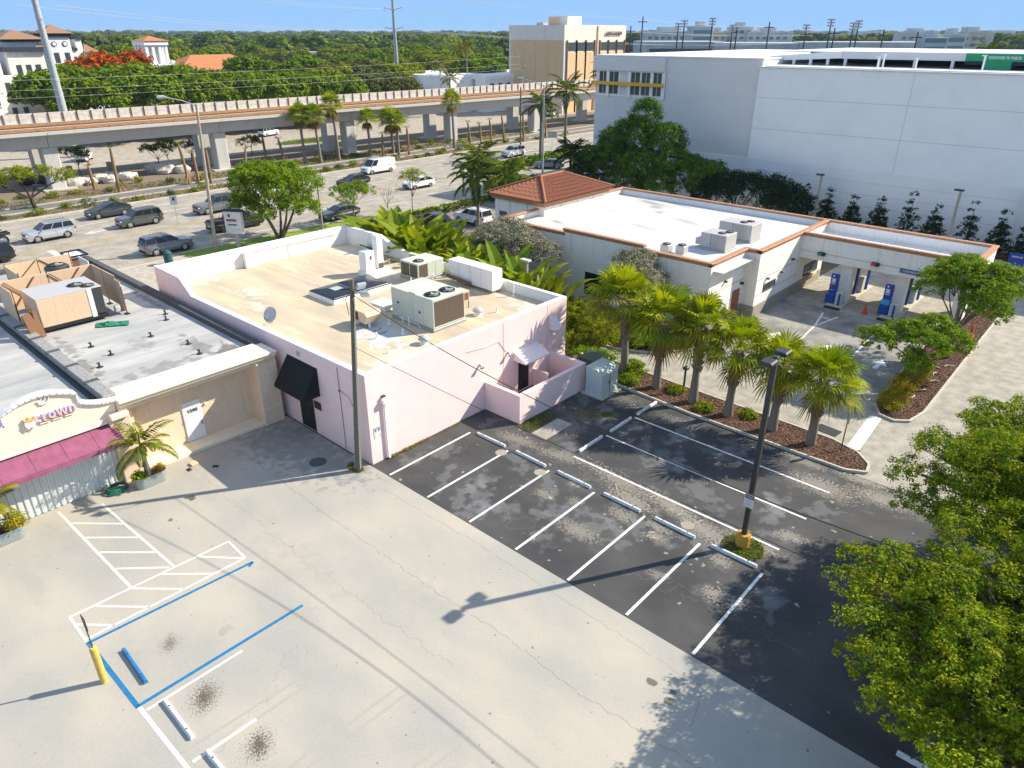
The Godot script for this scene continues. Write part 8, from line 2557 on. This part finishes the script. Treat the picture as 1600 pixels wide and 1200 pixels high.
	for q in sh:
		shrub("garden_shrub", ["dark leafy shrub in the beds near the row of palms", "yellow green shrub in the beds near the row of palms", "deep green shrub under the silvery trees"][q[4]], Vector3(q[0], 0.05, q[1]), Vector3(q[2], q[3] * 0.6, q[2]), int(90 * q[2] * q[2]) + 30, 24, 0.12, [FRESH, LIME, DEEP][q[4]], [M.leaf_bright, M.leaf_bright, M.leaf_deep][q[4]], ["dark garden shrubs", "yellow green garden shrubs", "deep green garden shrubs"][q[4]])
	# weeds
	var dry := [Color(0.30, 0.24, 0.08), Color(0.20, 0.20, 0.05), Color(0.36, 0.27, 0.12)]
	var lush := [Color(0.12, 0.19, 0.02), Color(0.19, 0.24, 0.03), Color(0.24, 0.22, 0.05)]
	grass_patch("weed_patch", "grass growing round the base of the black light pole", Vector2(16.3, -6.35), Vector2(0.85, 0.8), 1500, 0.13, lush)
	grass_patch("weed_patch", "dry weeds along the foot of the pink yard wall", Vector2(3.15, -8.7), Vector2(0.6, 1.3), 1100, 0.09, [lush[0], lush[2], dry[0], dry[1]])
	grass_patch("weed_patch", "patch of low brown weeds on the dark asphalt near the cabinet", Vector2(4.6, -11.2), Vector2(0.9, 0.9), 900, 0.06, dry)
	grass_patch("weed_patch", "small yellowish weed tuft on the asphalt near the cabinet", Vector2(5.5, -11.9), Vector2(0.35, 0.3), 260, 0.08, lush)
	grass_patch("weed_patch", "tuft of dry grass at the foot of the wooden pole", Vector2(-0.35, 0.75), Vector2(0.5, 0.3), 420, 0.16, [dry[0], lush[2], dry[1]])
	grass_patch("weed_patch", "line of dry weeds along the base of the sunlit pink wall", Vector2(0.14, -2.2), Vector2(0.1, 1.4), 420, 0.12, dry)
	grass_patch("weed_patch", "sparse weeds further along the base of the sunlit pink wall", Vector2(0.12, -5.6), Vector2(0.08, 1.8), 200, 0.08, dry)
	# potted palms and flowers in the tubs
	feather_palm("potted_palm", "potted palm with arching yellow green fronds in the tub by the shop door", Vector3(-6.45, 0.5, 8.05), 1.3, 1.75, 13, "", Color(0.12, 0.17, 0.02), Color(0.26, 0.27, 0.03), 0.12, 0.3, 24)
	feather_palm("potted_palm", "potted palm with drooping yellow fronds beneath the awning end", Vector3(-6.9, 0.4, 14.3), 1.0, 1.7, 13, "", Color(0.16, 0.18, 0.02), Color(0.34, 0.30, 0.03), 0.12, 0.3, 24)
	shrub("flower_clump", "bright yellow flowering clump in the tub under the awning", Vector3(-6.4, 0.5, 13.5), Vector3(0.42, 0.4, 0.45), 70, 18, 0.09, [Color(0.55, 0.42, 0.02), Color(0.42, 0.36, 0.03), Color(0.15, 0.19, 0.02)], M.leaf_bright, "", "flowers")
	shrub("flower_clump", "small orange flowering clump in the tub by the shop door", Vector3(-6.4, 0.5, 7.55), Vector3(0.22, 0.2, 0.22), 24, 14, 0.07, [Color(0.55, 0.33, 0.02), Color(0.2, 0.22, 0.02)], M.leaf_bright, "", "flowers")
	shrub("round_leaf_plant", "small round leaved green plant in the tub by the shop door", Vector3(-6.35, 0.45, 8.5), Vector3(0.25, 0.22, 0.25), 16, 8, 0.2, FRESH, M.leaf_bright, "", "plant")

func plants_street() -> void:
	# verge trees
	var t := thing("verge_tree", "full bright green tree with spreading trunks beside the roadside sign", "tree", Vector3(-41.6, 0, -20.2))
	var b := MB.new()
	for k in 5:
		var a := TAU * k / 5
		limb(b, Vector3(cos(a) * 0.15, -0.1, sin(a) * 0.15), Vector3(cos(a) * 2.2, 4.2, sin(a) * 2.4), 0.17, 0.06, 0.1)
	obj("trunk", b, M.bark, t)
	b = MB.new()
	var vc := round_clumps(13, Vector3(0, 5.2, 0), Vector3(3.3, 3.0, 3.6), 1.6)
	for k in 7: vc.append([Vector3(cos(k * 0.9) * 3.0, 3.4 + rng.randf_range(-0.4, 0.5), sin(k * 0.9) * 3.3), Vector3(1.3, 0.9, 1.3)])
	foliage(b, vc, 1400, 30, 0.42, 0.2, FRESH, 0.5)
	obj("crown", b, M.leaf_bright, t)
	t = thing("verge_tree", "small bright tree in the verge in front of the dark sedan", "tree", Vector3(-42.0, 0, -29.8))
	tree_parts(t, Vector3(0, 1.5, 0), 0.07, round_clumps(7, Vector3(0, 3.0, 0), Vector3(2.0, 1.5, 2.2), 1.0), 240, 24, 0.3, 0.16, FRESH, M.leaf_bright, M.bark)
	t = thing("verge_tree", "thin airy young tree in the verge in front of the white sedan", "tree", Vector3(-39.6, 0, -36.4))
	tree_parts(t, Vector3(0, 2.2, 0), 0.06, round_clumps(8, Vector3(0, 4.0, 0), Vector3(1.5, 1.7, 1.5), 0.75), 110, 18, 0.3, 0.14, LIME, M.leaf_bright, M.bark)
	t = thing("verge_tree", "nearly leafless young tree in the grass verge", "tree", Vector3(-40.2, 0, -33.2))
	tree_parts(t, Vector3(0, 1.4, 0), 0.05, round_clumps(6, Vector3(0, 2.8, 0), Vector3(1.1, 1.4, 1.1), 0.6), 14, 8, 0.3, 0.1, OLIVE, M.leaf_bright, M.bark)
	t = thing("low_spreading_tree", "low twisted tree with a wide yellow green crown across the road", "tree", Vector3(-76.3, 0, -7.9))
	tree_parts(t, Vector3(0.2, 1.3, 0.2), 0.24, [[Vector3(-0.5, 3.6, 3.6), Vector3(1.8, 0.9, 1.8)], [Vector3(0.6, 4.0, 1.2), Vector3(1.8, 0.9, 1.8)], [Vector3(-0.4, 3.9, -1.6), Vector3(1.8, 0.9, 1.7)], [Vector3(0.5, 3.4, -4.0), Vector3(1.6, 0.8, 1.6)], [Vector3(-2.0, 3.8, 0.4), Vector3(1.8, 0.9, 1.8)]], 300, 24, 0.35, 0.2, LIME, M.leaf_bright, M.bark_dark)
	# hedge along the verge and the lot
	for k in 9: shrub("verge_hedge", "olive green clipped hedge shrub along the lot side of the verge", Vector3(-38.0, 0, -30.0 - k * 2.6), Vector3(0.9, 0.5, 1.5), 70, 18, 0.16, [Color(0.11, 0.12, 0.02), Color(0.15, 0.14, 0.025), Color(0.07, 0.09, 0.016)], M.leaf_bright, "hedge along the verge")
	for k in 8: shrub("street_hedge", "bright green grassy hedge shrub between road and side lane", Vector3(-51.6 - k * 0.3, 0, -63.5 - k * 2.9), Vector3(1.5, 0.8, 1.7), 90, 20, 0.28, FRESH, M.leaf_bright, "green hedge by the road")
	for q in [[-38.6, -50.0, 2.3], [-36.2, -52.4, 2.2], [-40.0, -53.6, 2.4], [-37.6, -55.4, 2.0]]:
		shrub("leafy_bush", "leafy bright green bush behind the slim palms", Vector3(q[0], 0, q[1]), Vector3(1.9, q[2] * 0.6, 1.9), 170, 22, 0.26, FRESH, M.leaf_bright, "bushes behind the slim palms")
	# slim palms in the small lot
	for q in [[-28.3, -35.8, 6.6, "slim tall palm with arching fronds in the small lot"], [-29.4, -36.8, 4.6, "slim palm leaning beside the taller one in the small lot"], [-26.0, -37.4, 5.2, "slim palm standing nearest the tile roofed block"], [-31.4, -38.9, 5.0, "slim palm beside the parked white suv"]]:
		feather_palm("slim_palm", q[3], Vector3(q[0], 0, q[1]), q[2], 3.5, 17, "slim palms in the small lot", Color(0.055, 0.10, 0.014), Color(0.14, 0.18, 0.02), 0.12, 0.6, 26, Vector3(rng.randf_range(-0.5, 0.5), 0, rng.randf_range(-0.5, 0.5)))
	# royal palms by the road, dark palms beside the big tree
	for q in [[-56.0, -85.2, 9.0, 4.6, "tall royal palm with dark hanging fronds against the office block"], [-55.0, -77.4, 7.4, 4.0, "shorter royal palm beside the grey street lamp"], [-47.0, -84.5, 11.5, 4.0, "tallest royal palm just left of the store's window band"]]:
		feather_palm("royal_palm", q[4] if not q[4].contains("left") else "tallest royal palm close beside the store's yellow railed windows", Vector3(q[0], 0, q[1]), q[2], q[3], 17, "royal palms by the road", Color(0.03, 0.055, 0.010), Color(0.10, 0.15, 0.02), 0.24, 1.2, 30)
	for q in [[-28.6, -53.8, 4.6], [-31.5, -56.2, 5.4], [-26.6, -52.4, 3.6], [-33.5, -58.0, 4.8]]:
		feather_palm("dark_palm", "dark bushy palm in the group beside the big store tree", Vector3(q[0], 0, q[1]), q[2], 3.0, 17, "dark palms beside the big tree", Color(0.02, 0.045, 0.010), Color(0.05, 0.085, 0.015), 0.16, 0.3, 26)
	t = thing("big_store_tree", "big dark green tree standing against the grey store wall", "tree", Vector3(-21.0, 0, -56.0))
	tree_parts(t, Vector3(0, 2.6, 0), 0.34, [[Vector3(-0.4, 10.8, 0), Vector3(1.8, 1.6, 1.8)], [Vector3(-1.4, 8.6, 0.6), Vector3(2.6, 1.9, 2.4)], [Vector3(2.0, 8.2, -0.4), Vector3(2.5, 1.8, 2.4)], [Vector3(3.6, 6.2, 0.4), Vector3(2.2, 1.6, 2.2)], [Vector3(-3.6, 6.2, 0.2), Vector3(2.4, 1.7, 2.4)], [Vector3(-5.2, 7.6, -0.8), Vector3(1.8, 1.4, 1.8)], [Vector3(0.4, 5.6, 1.6), Vector3(2.8, 1.9, 2.4)], [Vector3(-1.6, 3.6, 1.6), Vector3(2.4, 1.6, 2.0)], [Vector3(2.6, 3.8, 1.2), Vector3(2.4, 1.6, 2.0)]], 1700, 32, 0.5, 0.23, [DEEP[1], DEEP[2], FRESH[2], Color(0.07, 0.13, 0.015), FRESH[0]], M.leaf_deep, M.bark)
	for q in [[-27.5, -57.0, 7.4, 3.4, "rounded dark green tree merging with the palms by the store"], [-15.6, -58.6, 6.8, 3.0, "rounded dark green tree between the big tree and the dark mass"]]:
		t = thing("store_tree", q[4], "tree", Vector3(q[0], 0, q[1]))
		tree_parts(t, Vector3(0, 1.6, 0), 0.2, round_clumps(12, Vector3(0, q[2] * 0.6, 0), Vector3(q[3], q[2] * 0.5, q[3]), q[3] * 0.45), 620, 26, 0.42, 0.22, [DEEP[1], DEEP[2], FRESH[2], FRESH[0]], M.leaf_deep, M.bark)
	shrub("leafy_bush", "small lime green bush beside the tile roofed block", Vector3(-23.4, 0, -50.4), Vector3(1.3, 1.6, 1.3), 150, 22, 0.2, LIME, M.leaf_bright)
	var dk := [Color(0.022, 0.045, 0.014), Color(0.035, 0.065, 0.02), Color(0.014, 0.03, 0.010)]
	for q in [[-13.6, -57.6, 4.6, 2.6], [-10.4, -58.2, 5.6, 3.0], [-6.8, -58.4, 5.6, 2.8], [-4.2, -58.0, 4.2, 2.2]]:
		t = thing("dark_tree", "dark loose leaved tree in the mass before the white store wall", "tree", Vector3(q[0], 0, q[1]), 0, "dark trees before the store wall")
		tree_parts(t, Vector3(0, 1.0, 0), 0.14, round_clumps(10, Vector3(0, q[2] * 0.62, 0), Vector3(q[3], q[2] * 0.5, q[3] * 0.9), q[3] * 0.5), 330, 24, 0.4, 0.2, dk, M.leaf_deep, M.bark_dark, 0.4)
	# columnar shrubs along the white wall
	for k in 9:
		var x: float = [-1.5, 1.05, 3.75, 6.55, 8.85, 11.85, 14.4, 16.6, -4.0][k]
		t = thing("columnar_shrub", "dark conical shrub in the row along the white store wall", "tree", Vector3(x, 0.05, -61.2), 0, "conical shrubs along the store wall")
		b = MB.new()
		var hh: float = [4.2, 3.8, 4.0, 4.9, 4.0, 4.8, 4.3, 4.4, 4.4][k]
		b.tube([Vector3(0, -0.05, 0), Vector3(0, hh * 0.9, 0)], [0.07, 0.02], 6)
		obj("trunk", b, M.bark_dark, t)
		b = MB.new()
		var cl := []
		for j in 6:
			var f := j / 5.0
			for e in (4 if f < 0.8 else 1):
				var a := e * TAU / 4 + j * 0.9
				var rr := lerpf(0.75, 0.0, f)
				cl.append([Vector3(cos(a) * rr, lerpf(0.9, hh, f), sin(a) * rr), Vector3(0.62, 0.42, 0.62) * lerpf(1.15, 0.6, f) * rng.randf_range(0.7, 1.25)])
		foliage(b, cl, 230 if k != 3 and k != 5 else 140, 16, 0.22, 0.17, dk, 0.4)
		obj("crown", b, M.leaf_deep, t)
	# palms of the planting under the viaduct
	for q in [[-80.4, -48.4, 7.4, 2.0], [-79.0, -50.4, 7.2, 2.0], [-79.5, -54.3, 8.6, 2.1], [-78.3, -60.0, 6.2, 1.8], [-78.4, -65.0, 5.6, 2.4], [-76.4, -64.6, 5.6, 2.0], [-74.9, -76.4, 8.2, 2.0]]:
		fan_palm("tall_fan_palm", "tall fan palm with shaggy skirt planted before the viaduct", Vector3(q[0], 0, q[1]), q[2], q[3], Vector3(rng.randf_range(-0.6, 0.6), 0, rng.randf_range(-0.5, 0.5)), false, "tall fan palms before the viaduct", 10, 0.2)
	var nb := 0
	for q in [[-78.7, -18.7, 5.6], [-83.2, -17.2, 3.0], [-77.1, -27.5, 5.4], [-77.6, -29.1, 4.0], [-75.9, -30.1, 4.4], [-82.7, -46.0, 3.8], [-87.6, -45.6, 3.8], [-74.6, -65.4, 4.5], [-75.1, -80.8, 4.1], [-74.8, -83.4, 3.6], [-74.0, -85.4, 4.3], [-73.4, -88.2, 4.8], [-77.5, -62.0, 3.6], [-72.6, -93.0, 5.0], [-76.8, -36.0, 3.8], [-72.3, -99.5, 4.2]]:
		t = thing("braced_palm_trunk", "newly planted stubby palm trunk propped by wooden braces", "palm", Vector3(q[0], 0, q[1]), rng.randf() * TAU, "braced palm trunks before the viaduct")
		b = MB.new()
		var ln := Vector3(rng.randf_range(-0.5, 0.5), 0, rng.randf_range(-0.5, 0.5))
		b.tube([Vector3.ZERO, ln * 0.3 + Vector3(0, q[2] * 0.4, 0), ln * 0.6 + Vector3(0, q[2] * 0.75, 0), ln + Vector3(0, q[2], 0)], [0.22, 0.19, 0.21, 0.14], 9)
		obj("trunk", b, M.bark_tan, t)
		for k in 3:
			b = MB.new()
			var a := TAU * k / 3.0
			b.tube([Vector3(cos(a) * 1.0, 0, sin(a) * 1.0), Vector3(cos(a) * 0.16, 1.5, sin(a) * 0.16)], [0.045, 0.045], 5)
			obj("brace", b, M.brace_wood, t)
		b = MB.new()
		b.colored = true
		for k in 5: frond(b, ln + Vector3(0, q[2] - 0.05, 0), k * 2.4, 1.1 - k * 0.12, 0.9, 0.8, Color(0.12, 0.16, 0.02).lerp(Color(0.22, 0.2, 0.04), rng.randf()), 10, 0.6)
		b.col = Color(1, 1, 1)
		obj("crown", b, M.leaf_palm, t)
		nb += 1
	# scrub plants on the soil strips
	for k in 70:
		var z := -4.0 - k * 1.5 + rng.randf_range(-0.8, 0.8)
		var x := rng.randf_range(-73.8, -71.2) if k % 2 == 0 else rng.randf_range(-84.0, -78.6)
		shrub("scrub_plant", "low scrubby yellow green plant on the soil strip by the road" if x > -75 else "low scrubby yellow green plant on the bare soil before the viaduct", Vector3(x, -0.03, z), Vector3(rng.randf_range(0.45, 1.1), rng.randf_range(0.2, 0.55), rng.randf_range(0.45, 1.1)), 30, 14, 0.17, LIME if k % 3 else OLIVE, M.leaf_bright, "scrub on the soil strips")
	grass_patch("roadside_grass", "dry grass and weeds on the planted strip beyond the road", Vector2(-72.4, -40), Vector2(1.8, 44), 5200, 0.32, [Color(0.30, 0.24, 0.10), Color(0.20, 0.18, 0.05), Color(0.13, 0.16, 0.03)], -0.03)
	grass_patch("roadside_grass", "dry grass and weeds on the soil between cycle path and viaduct", Vector2(-80.5, -50), Vector2(2.6, 52), 6000, 0.34, [Color(0.26, 0.21, 0.09), Color(0.17, 0.16, 0.05), Color(0.11, 0.14, 0.03)], -0.03)
	grass_patch("lawn_patch", "bright lawn patch beyond the viaduct piers", Vector2(-103, -66), Vector2(3.2, 9), 3400, 0.4, [Color(0.13, 0.2, 0.02), Color(0.17, 0.22, 0.03)], -0.02)
	for q in [[-97, -33.5, 3.6], [-94.5, -31.0, 3.4], [-98, -20.5, 3.6], [-96, -37, 3.0], [-96.5, -48, 2.6]]:
		t = thing("under_tree", "small grey green tree under the viaduct's far girder", "tree", Vector3(q[0], 0, q[1]), 0, "small trees under the viaduct")
		tree_parts(t, Vector3(0, 1.2, 0), 0.08, round_clumps(6, Vector3(0, q[2] * 0.75, 0), Vector3(1.9, 1.2, 2.0), 0.95), 120, 20, 0.35, 0.2, OLIVE, M.leaf_bright, M.bark)

# ---------------------------------------------------------------- distant trees
func far_tree_proto(called: String, label: String, cols: Array, R: float, h: float, lm: Material, group: String, bunches := 260, dens := 10) -> Node3D:
	var t := thing(called, label, "tree", Vector3.ZERO, 0, group)
	tree_parts(t, Vector3(0, h * 0.35, 0), 0.3, round_clumps(12, Vector3(0, h * 0.62, 0), Vector3(R, h * 0.42, R), R * 0.42), bunches, dens, R * 0.13, R * 0.12, cols, lm, M.bark, 0.6)
	return t

func plants_far() -> void:
	var oak := far_tree_proto("grove_oak", "dense dark green oak in the grove behind the viaduct", OAK, 6.5, 12.0, M.leaf_deep, "oaks in the grove behind the viaduct", 720, 14)
	var oak2 := far_tree_proto("grove_oak", "dense dark green oak in the grove behind the viaduct", [OAK[1], OAK[3], FRESH[2], OAK[0]], 6.5, 12.0, M.leaf_deep, "oaks in the grove behind the viaduct", 720, 14)
	var olv := far_tree_proto("olive_tree", "grey green broad tree beyond the viaduct", [Color(0.14, 0.15, 0.05), Color(0.10, 0.115, 0.035), Color(0.18, 0.18, 0.06)], 6.0, 11.0, M.leaf_deep, "trees beyond the viaduct", 600, 12)
	var lime := far_tree_proto("lime_tree", "yellow green broad tree beyond the viaduct", LIME, 6.0, 11.0, M.leaf_bright, "trees beyond the viaduct", 600, 12)
	# grove: [x, z, scale, kind]
	var first := [true, true, true, true]
	var protos := [oak, oak2, olv, lime]
	var labels := ["dense dark green oak in the grove behind the viaduct", "dense dark green oak in the grove behind the viaduct", "grey green broad tree beyond the viaduct", "yellow green broad tree beyond the viaduct"]
	var spots := []
	for q in [[-128, -36, 0.95, 0], [-127, -46, 1.0, 1], [-126, -56, 0.95, 0], [-125, -66, 0.95, 1], [-124, -76, 0.9, 0], [-122, -86, 0.85, 1], [-138, -33, 1.05, 1], [-138, -44, 1.1, 0], [-137, -54, 1.08, 1], [-136, -65, 0.97, 0], [-136, -76, 0.9, 1], [-134, -87, 0.85, 0], [-148, -40, 1.1, 0], [-148, -52, 1.1, 1], [-148, -64, 0.95, 0], [-147, -76, 0.9, 1], [-145, -88, 0.9, 0], [-160, -46, 1.0, 1], [-160, -62, 0.9, 0], [-160, -74, 0.9, 1],
			[-133, -100, 0.95, 2], [-128, -107, 0.9, 2], [-138, -108, 1.0, 2], [-146, -100, 1.0, 3], [-158, -108, 1.05, 3], [-168, -118, 1.0, 3], [-176, -108, 1.0, 3], [-180, -136, 1.05, 2], [-150, -120, 0.95, 2],
			[-230, -92, 1.2, 3], [-222, -100, 1.1, 3], [-236, -76, 1.25, 3], [-246, -84, 1.3, 1], [-232, -108, 1.2, 1]]: spots.append(q)
	var r2 := RandomNumberGenerator.new()
	r2.seed = 99
	for k in 190:
		var bear := deg_to_rad(r2.randf_range(-77.0, -44.0))
		var d := 215.0 + pow(r2.randf(), 1.4) * 420.0
		var p := Vector2(25.0 + sin(bear) * d, 17.3 - cos(bear) * d)
		if p.x > -222 and p.x < -188 and p.y > -128 and p.y < -72: continue
		if p.x > -214 and p.x < -155 and p.y > -86 and p.y < 0: continue
		if absf(p.x + 110) < 16 and p.y > -172 and p.y < -130: continue
		spots.append([p.x, p.y, r2.randf_range(0.8, 1.25), [0, 1, 1, 2, 3, 3, 2][r2.randi() % 7]])
	for q in spots:
		var k: int = q[3]
		var o: Node3D
		if first[k]:
			first[k] = false
			o = protos[k]
			o.position = Vector3(q[0], 0, q[1])
			o.scale = Vector3.ONE * q[2]
		else:
			o = copy(protos[k], Vector3(q[0], 0, q[1]), r2.randf() * TAU, labels[k], q[2])
		if k < 2 and (q[0] < -165 or q[1] < -95):
			o.set_meta("label", "dark green tree in the distant suburb beyond the grove")
			o.set_meta("group", "trees of the distant suburb")
		elif Vector2(q[0], q[1]).length() > 230:
			o.set_meta("label", ["dark green tree in the distant suburb beyond the grove", "dark green tree in the distant suburb beyond the grove", "grey green tree in the distant suburb", "yellow green tree in the distant suburb"][k])
			o.set_meta("group", "trees of the distant suburb")
	# flame tree among the oaks
	var fl := far_tree_proto("flame_tree", "flame tree covered in orange red blossom among the oaks", [Color(0.55, 0.085, 0.012), Color(0.62, 0.13, 0.015), Color(0.42, 0.06, 0.012), Color(0.10, 0.13, 0.015)], 6.5, 9.0, M.leaf_bright, "", 560, 14)
	fl.position = Vector3(-166, 0, -53.5)
	fl.scale = Vector3(1.0, 1.66, 1.45)
	# palms showing over the viaduct
	for q in [[-170, -66, 0.0], [-128, -122, 11.0], [-128, -132, 15.0], [-118, -116, 8.5], [-150, -150, 14.0], [-196, -84, 9.0]]:
		if q[2] == 0.0: continue
		feather_palm("distant_palm", "palm with a ragged brown green crown beyond the viaduct", Vector3(q[0], 0, q[1]), q[2], 3.6, 15, "palms beyond the viaduct", Color(0.10, 0.11, 0.03), Color(0.22, 0.19, 0.06), 0.22, 0.3, 16)
	var lone := feather_palm("roof_palm", "green palm crown rising behind the store's car park storey", Vector3(-30, 0, -165), 15.5, 4.2, 17, "", Color(0.04, 0.08, 0.014), Color(0.09, 0.13, 0.02), 0.25, 0.3, 20)
	lone.position = Vector3(-6.0, 0, -140)
	# wooded plain to the horizon: too many to count
	var mm := MultiMesh.new()
	mm.transform_format = MultiMesh.TRANSFORM_3D
	mm.use_colors = true
	var b := MB.new()
	foliage(b, round_clumps(7, Vector3(0, 5.0, 0), Vector3(5.0, 4.5, 5.0), 2.6), 60, 7, 1.1, 1.9, [Color(1, 1, 1), Color(0.8, 0.85, 0.8), Color(0.65, 0.72, 0.65)], 0.6)
	mm.mesh = b.mesh()
	var n := 6600
	mm.instance_count = n
	for k in n:
		var bear := deg_to_rad(r2.randf_range(-108.0, 8.0))
		var d := 520.0 + pow(r2.randf(), 1.7) * 3600.0
		if bear > deg_to_rad(-36.0): d = maxf(d, 760.0)
		var s := r2.randf_range(0.8, 1.7) * (1.0 + d / 3500.0)
		mm.set_instance_transform(k, Transform3D(Basis(Vector3.UP, r2.randf() * TAU).scaled(Vector3(s * 1.25, s * r2.randf_range(0.75, 1.1), s * 1.25)), Vector3(25.0 + sin(bear) * d, -0.6, 17.3 - cos(bear) * d)))
		var c: Color = [Color(0.11, 0.165, 0.012), Color(0.14, 0.195, 0.013), Color(0.19, 0.225, 0.014), Color(0.25, 0.27, 0.014), Color(0.13, 0.145, 0.04)][r2.randi() % 5]
		mm.set_instance_color(k, c)
	var mi := MultiMeshInstance3D.new()
	mi.name = "wooded_plain"
	mi.multimesh = mm
	mi.material_override = M.leaf_deep
	stuff(mi)
	add_child(mi)
	tag(mi, "continuous tree canopy of the flat suburb reaching the horizon", "woods")
	# middle-distance trees right of the pole, behind store roof
	var pm := MultiMesh.new()
	pm.transform_format = MultiMesh.TRANSFORM_3D
	pm.use_colors = true
	pm.mesh = mm.mesh
	pm.instance_count = 260
	for k in 260:
		var bear := deg_to_rad(r2.randf_range(-36.0, -8.0))
		var d := r2.randf_range(380.0, 500.0)
		var s := r2.randf_range(0.55, 0.95)
		pm.set_instance_transform(k, Transform3D(Basis(Vector3.UP, r2.randf() * TAU).scaled(Vector3.ONE * s), Vector3(25.0 + sin(bear) * d, -0.4, 17.3 - cos(bear) * d)))
		pm.set_instance_color(k, [Color(0.05, 0.085, 0.02), Color(0.085, 0.10, 0.03), Color(0.14, 0.14, 0.03)][r2.randi() % 3])
	mi = MultiMeshInstance3D.new()
	mi.name = "campus_greenery"
	mi.multimesh = pm
	mi.material_override = M.leaf_deep
	stuff(mi)
	add_child(mi)
	tag(mi, "low belt of trees in front of the distant campus", "woods")
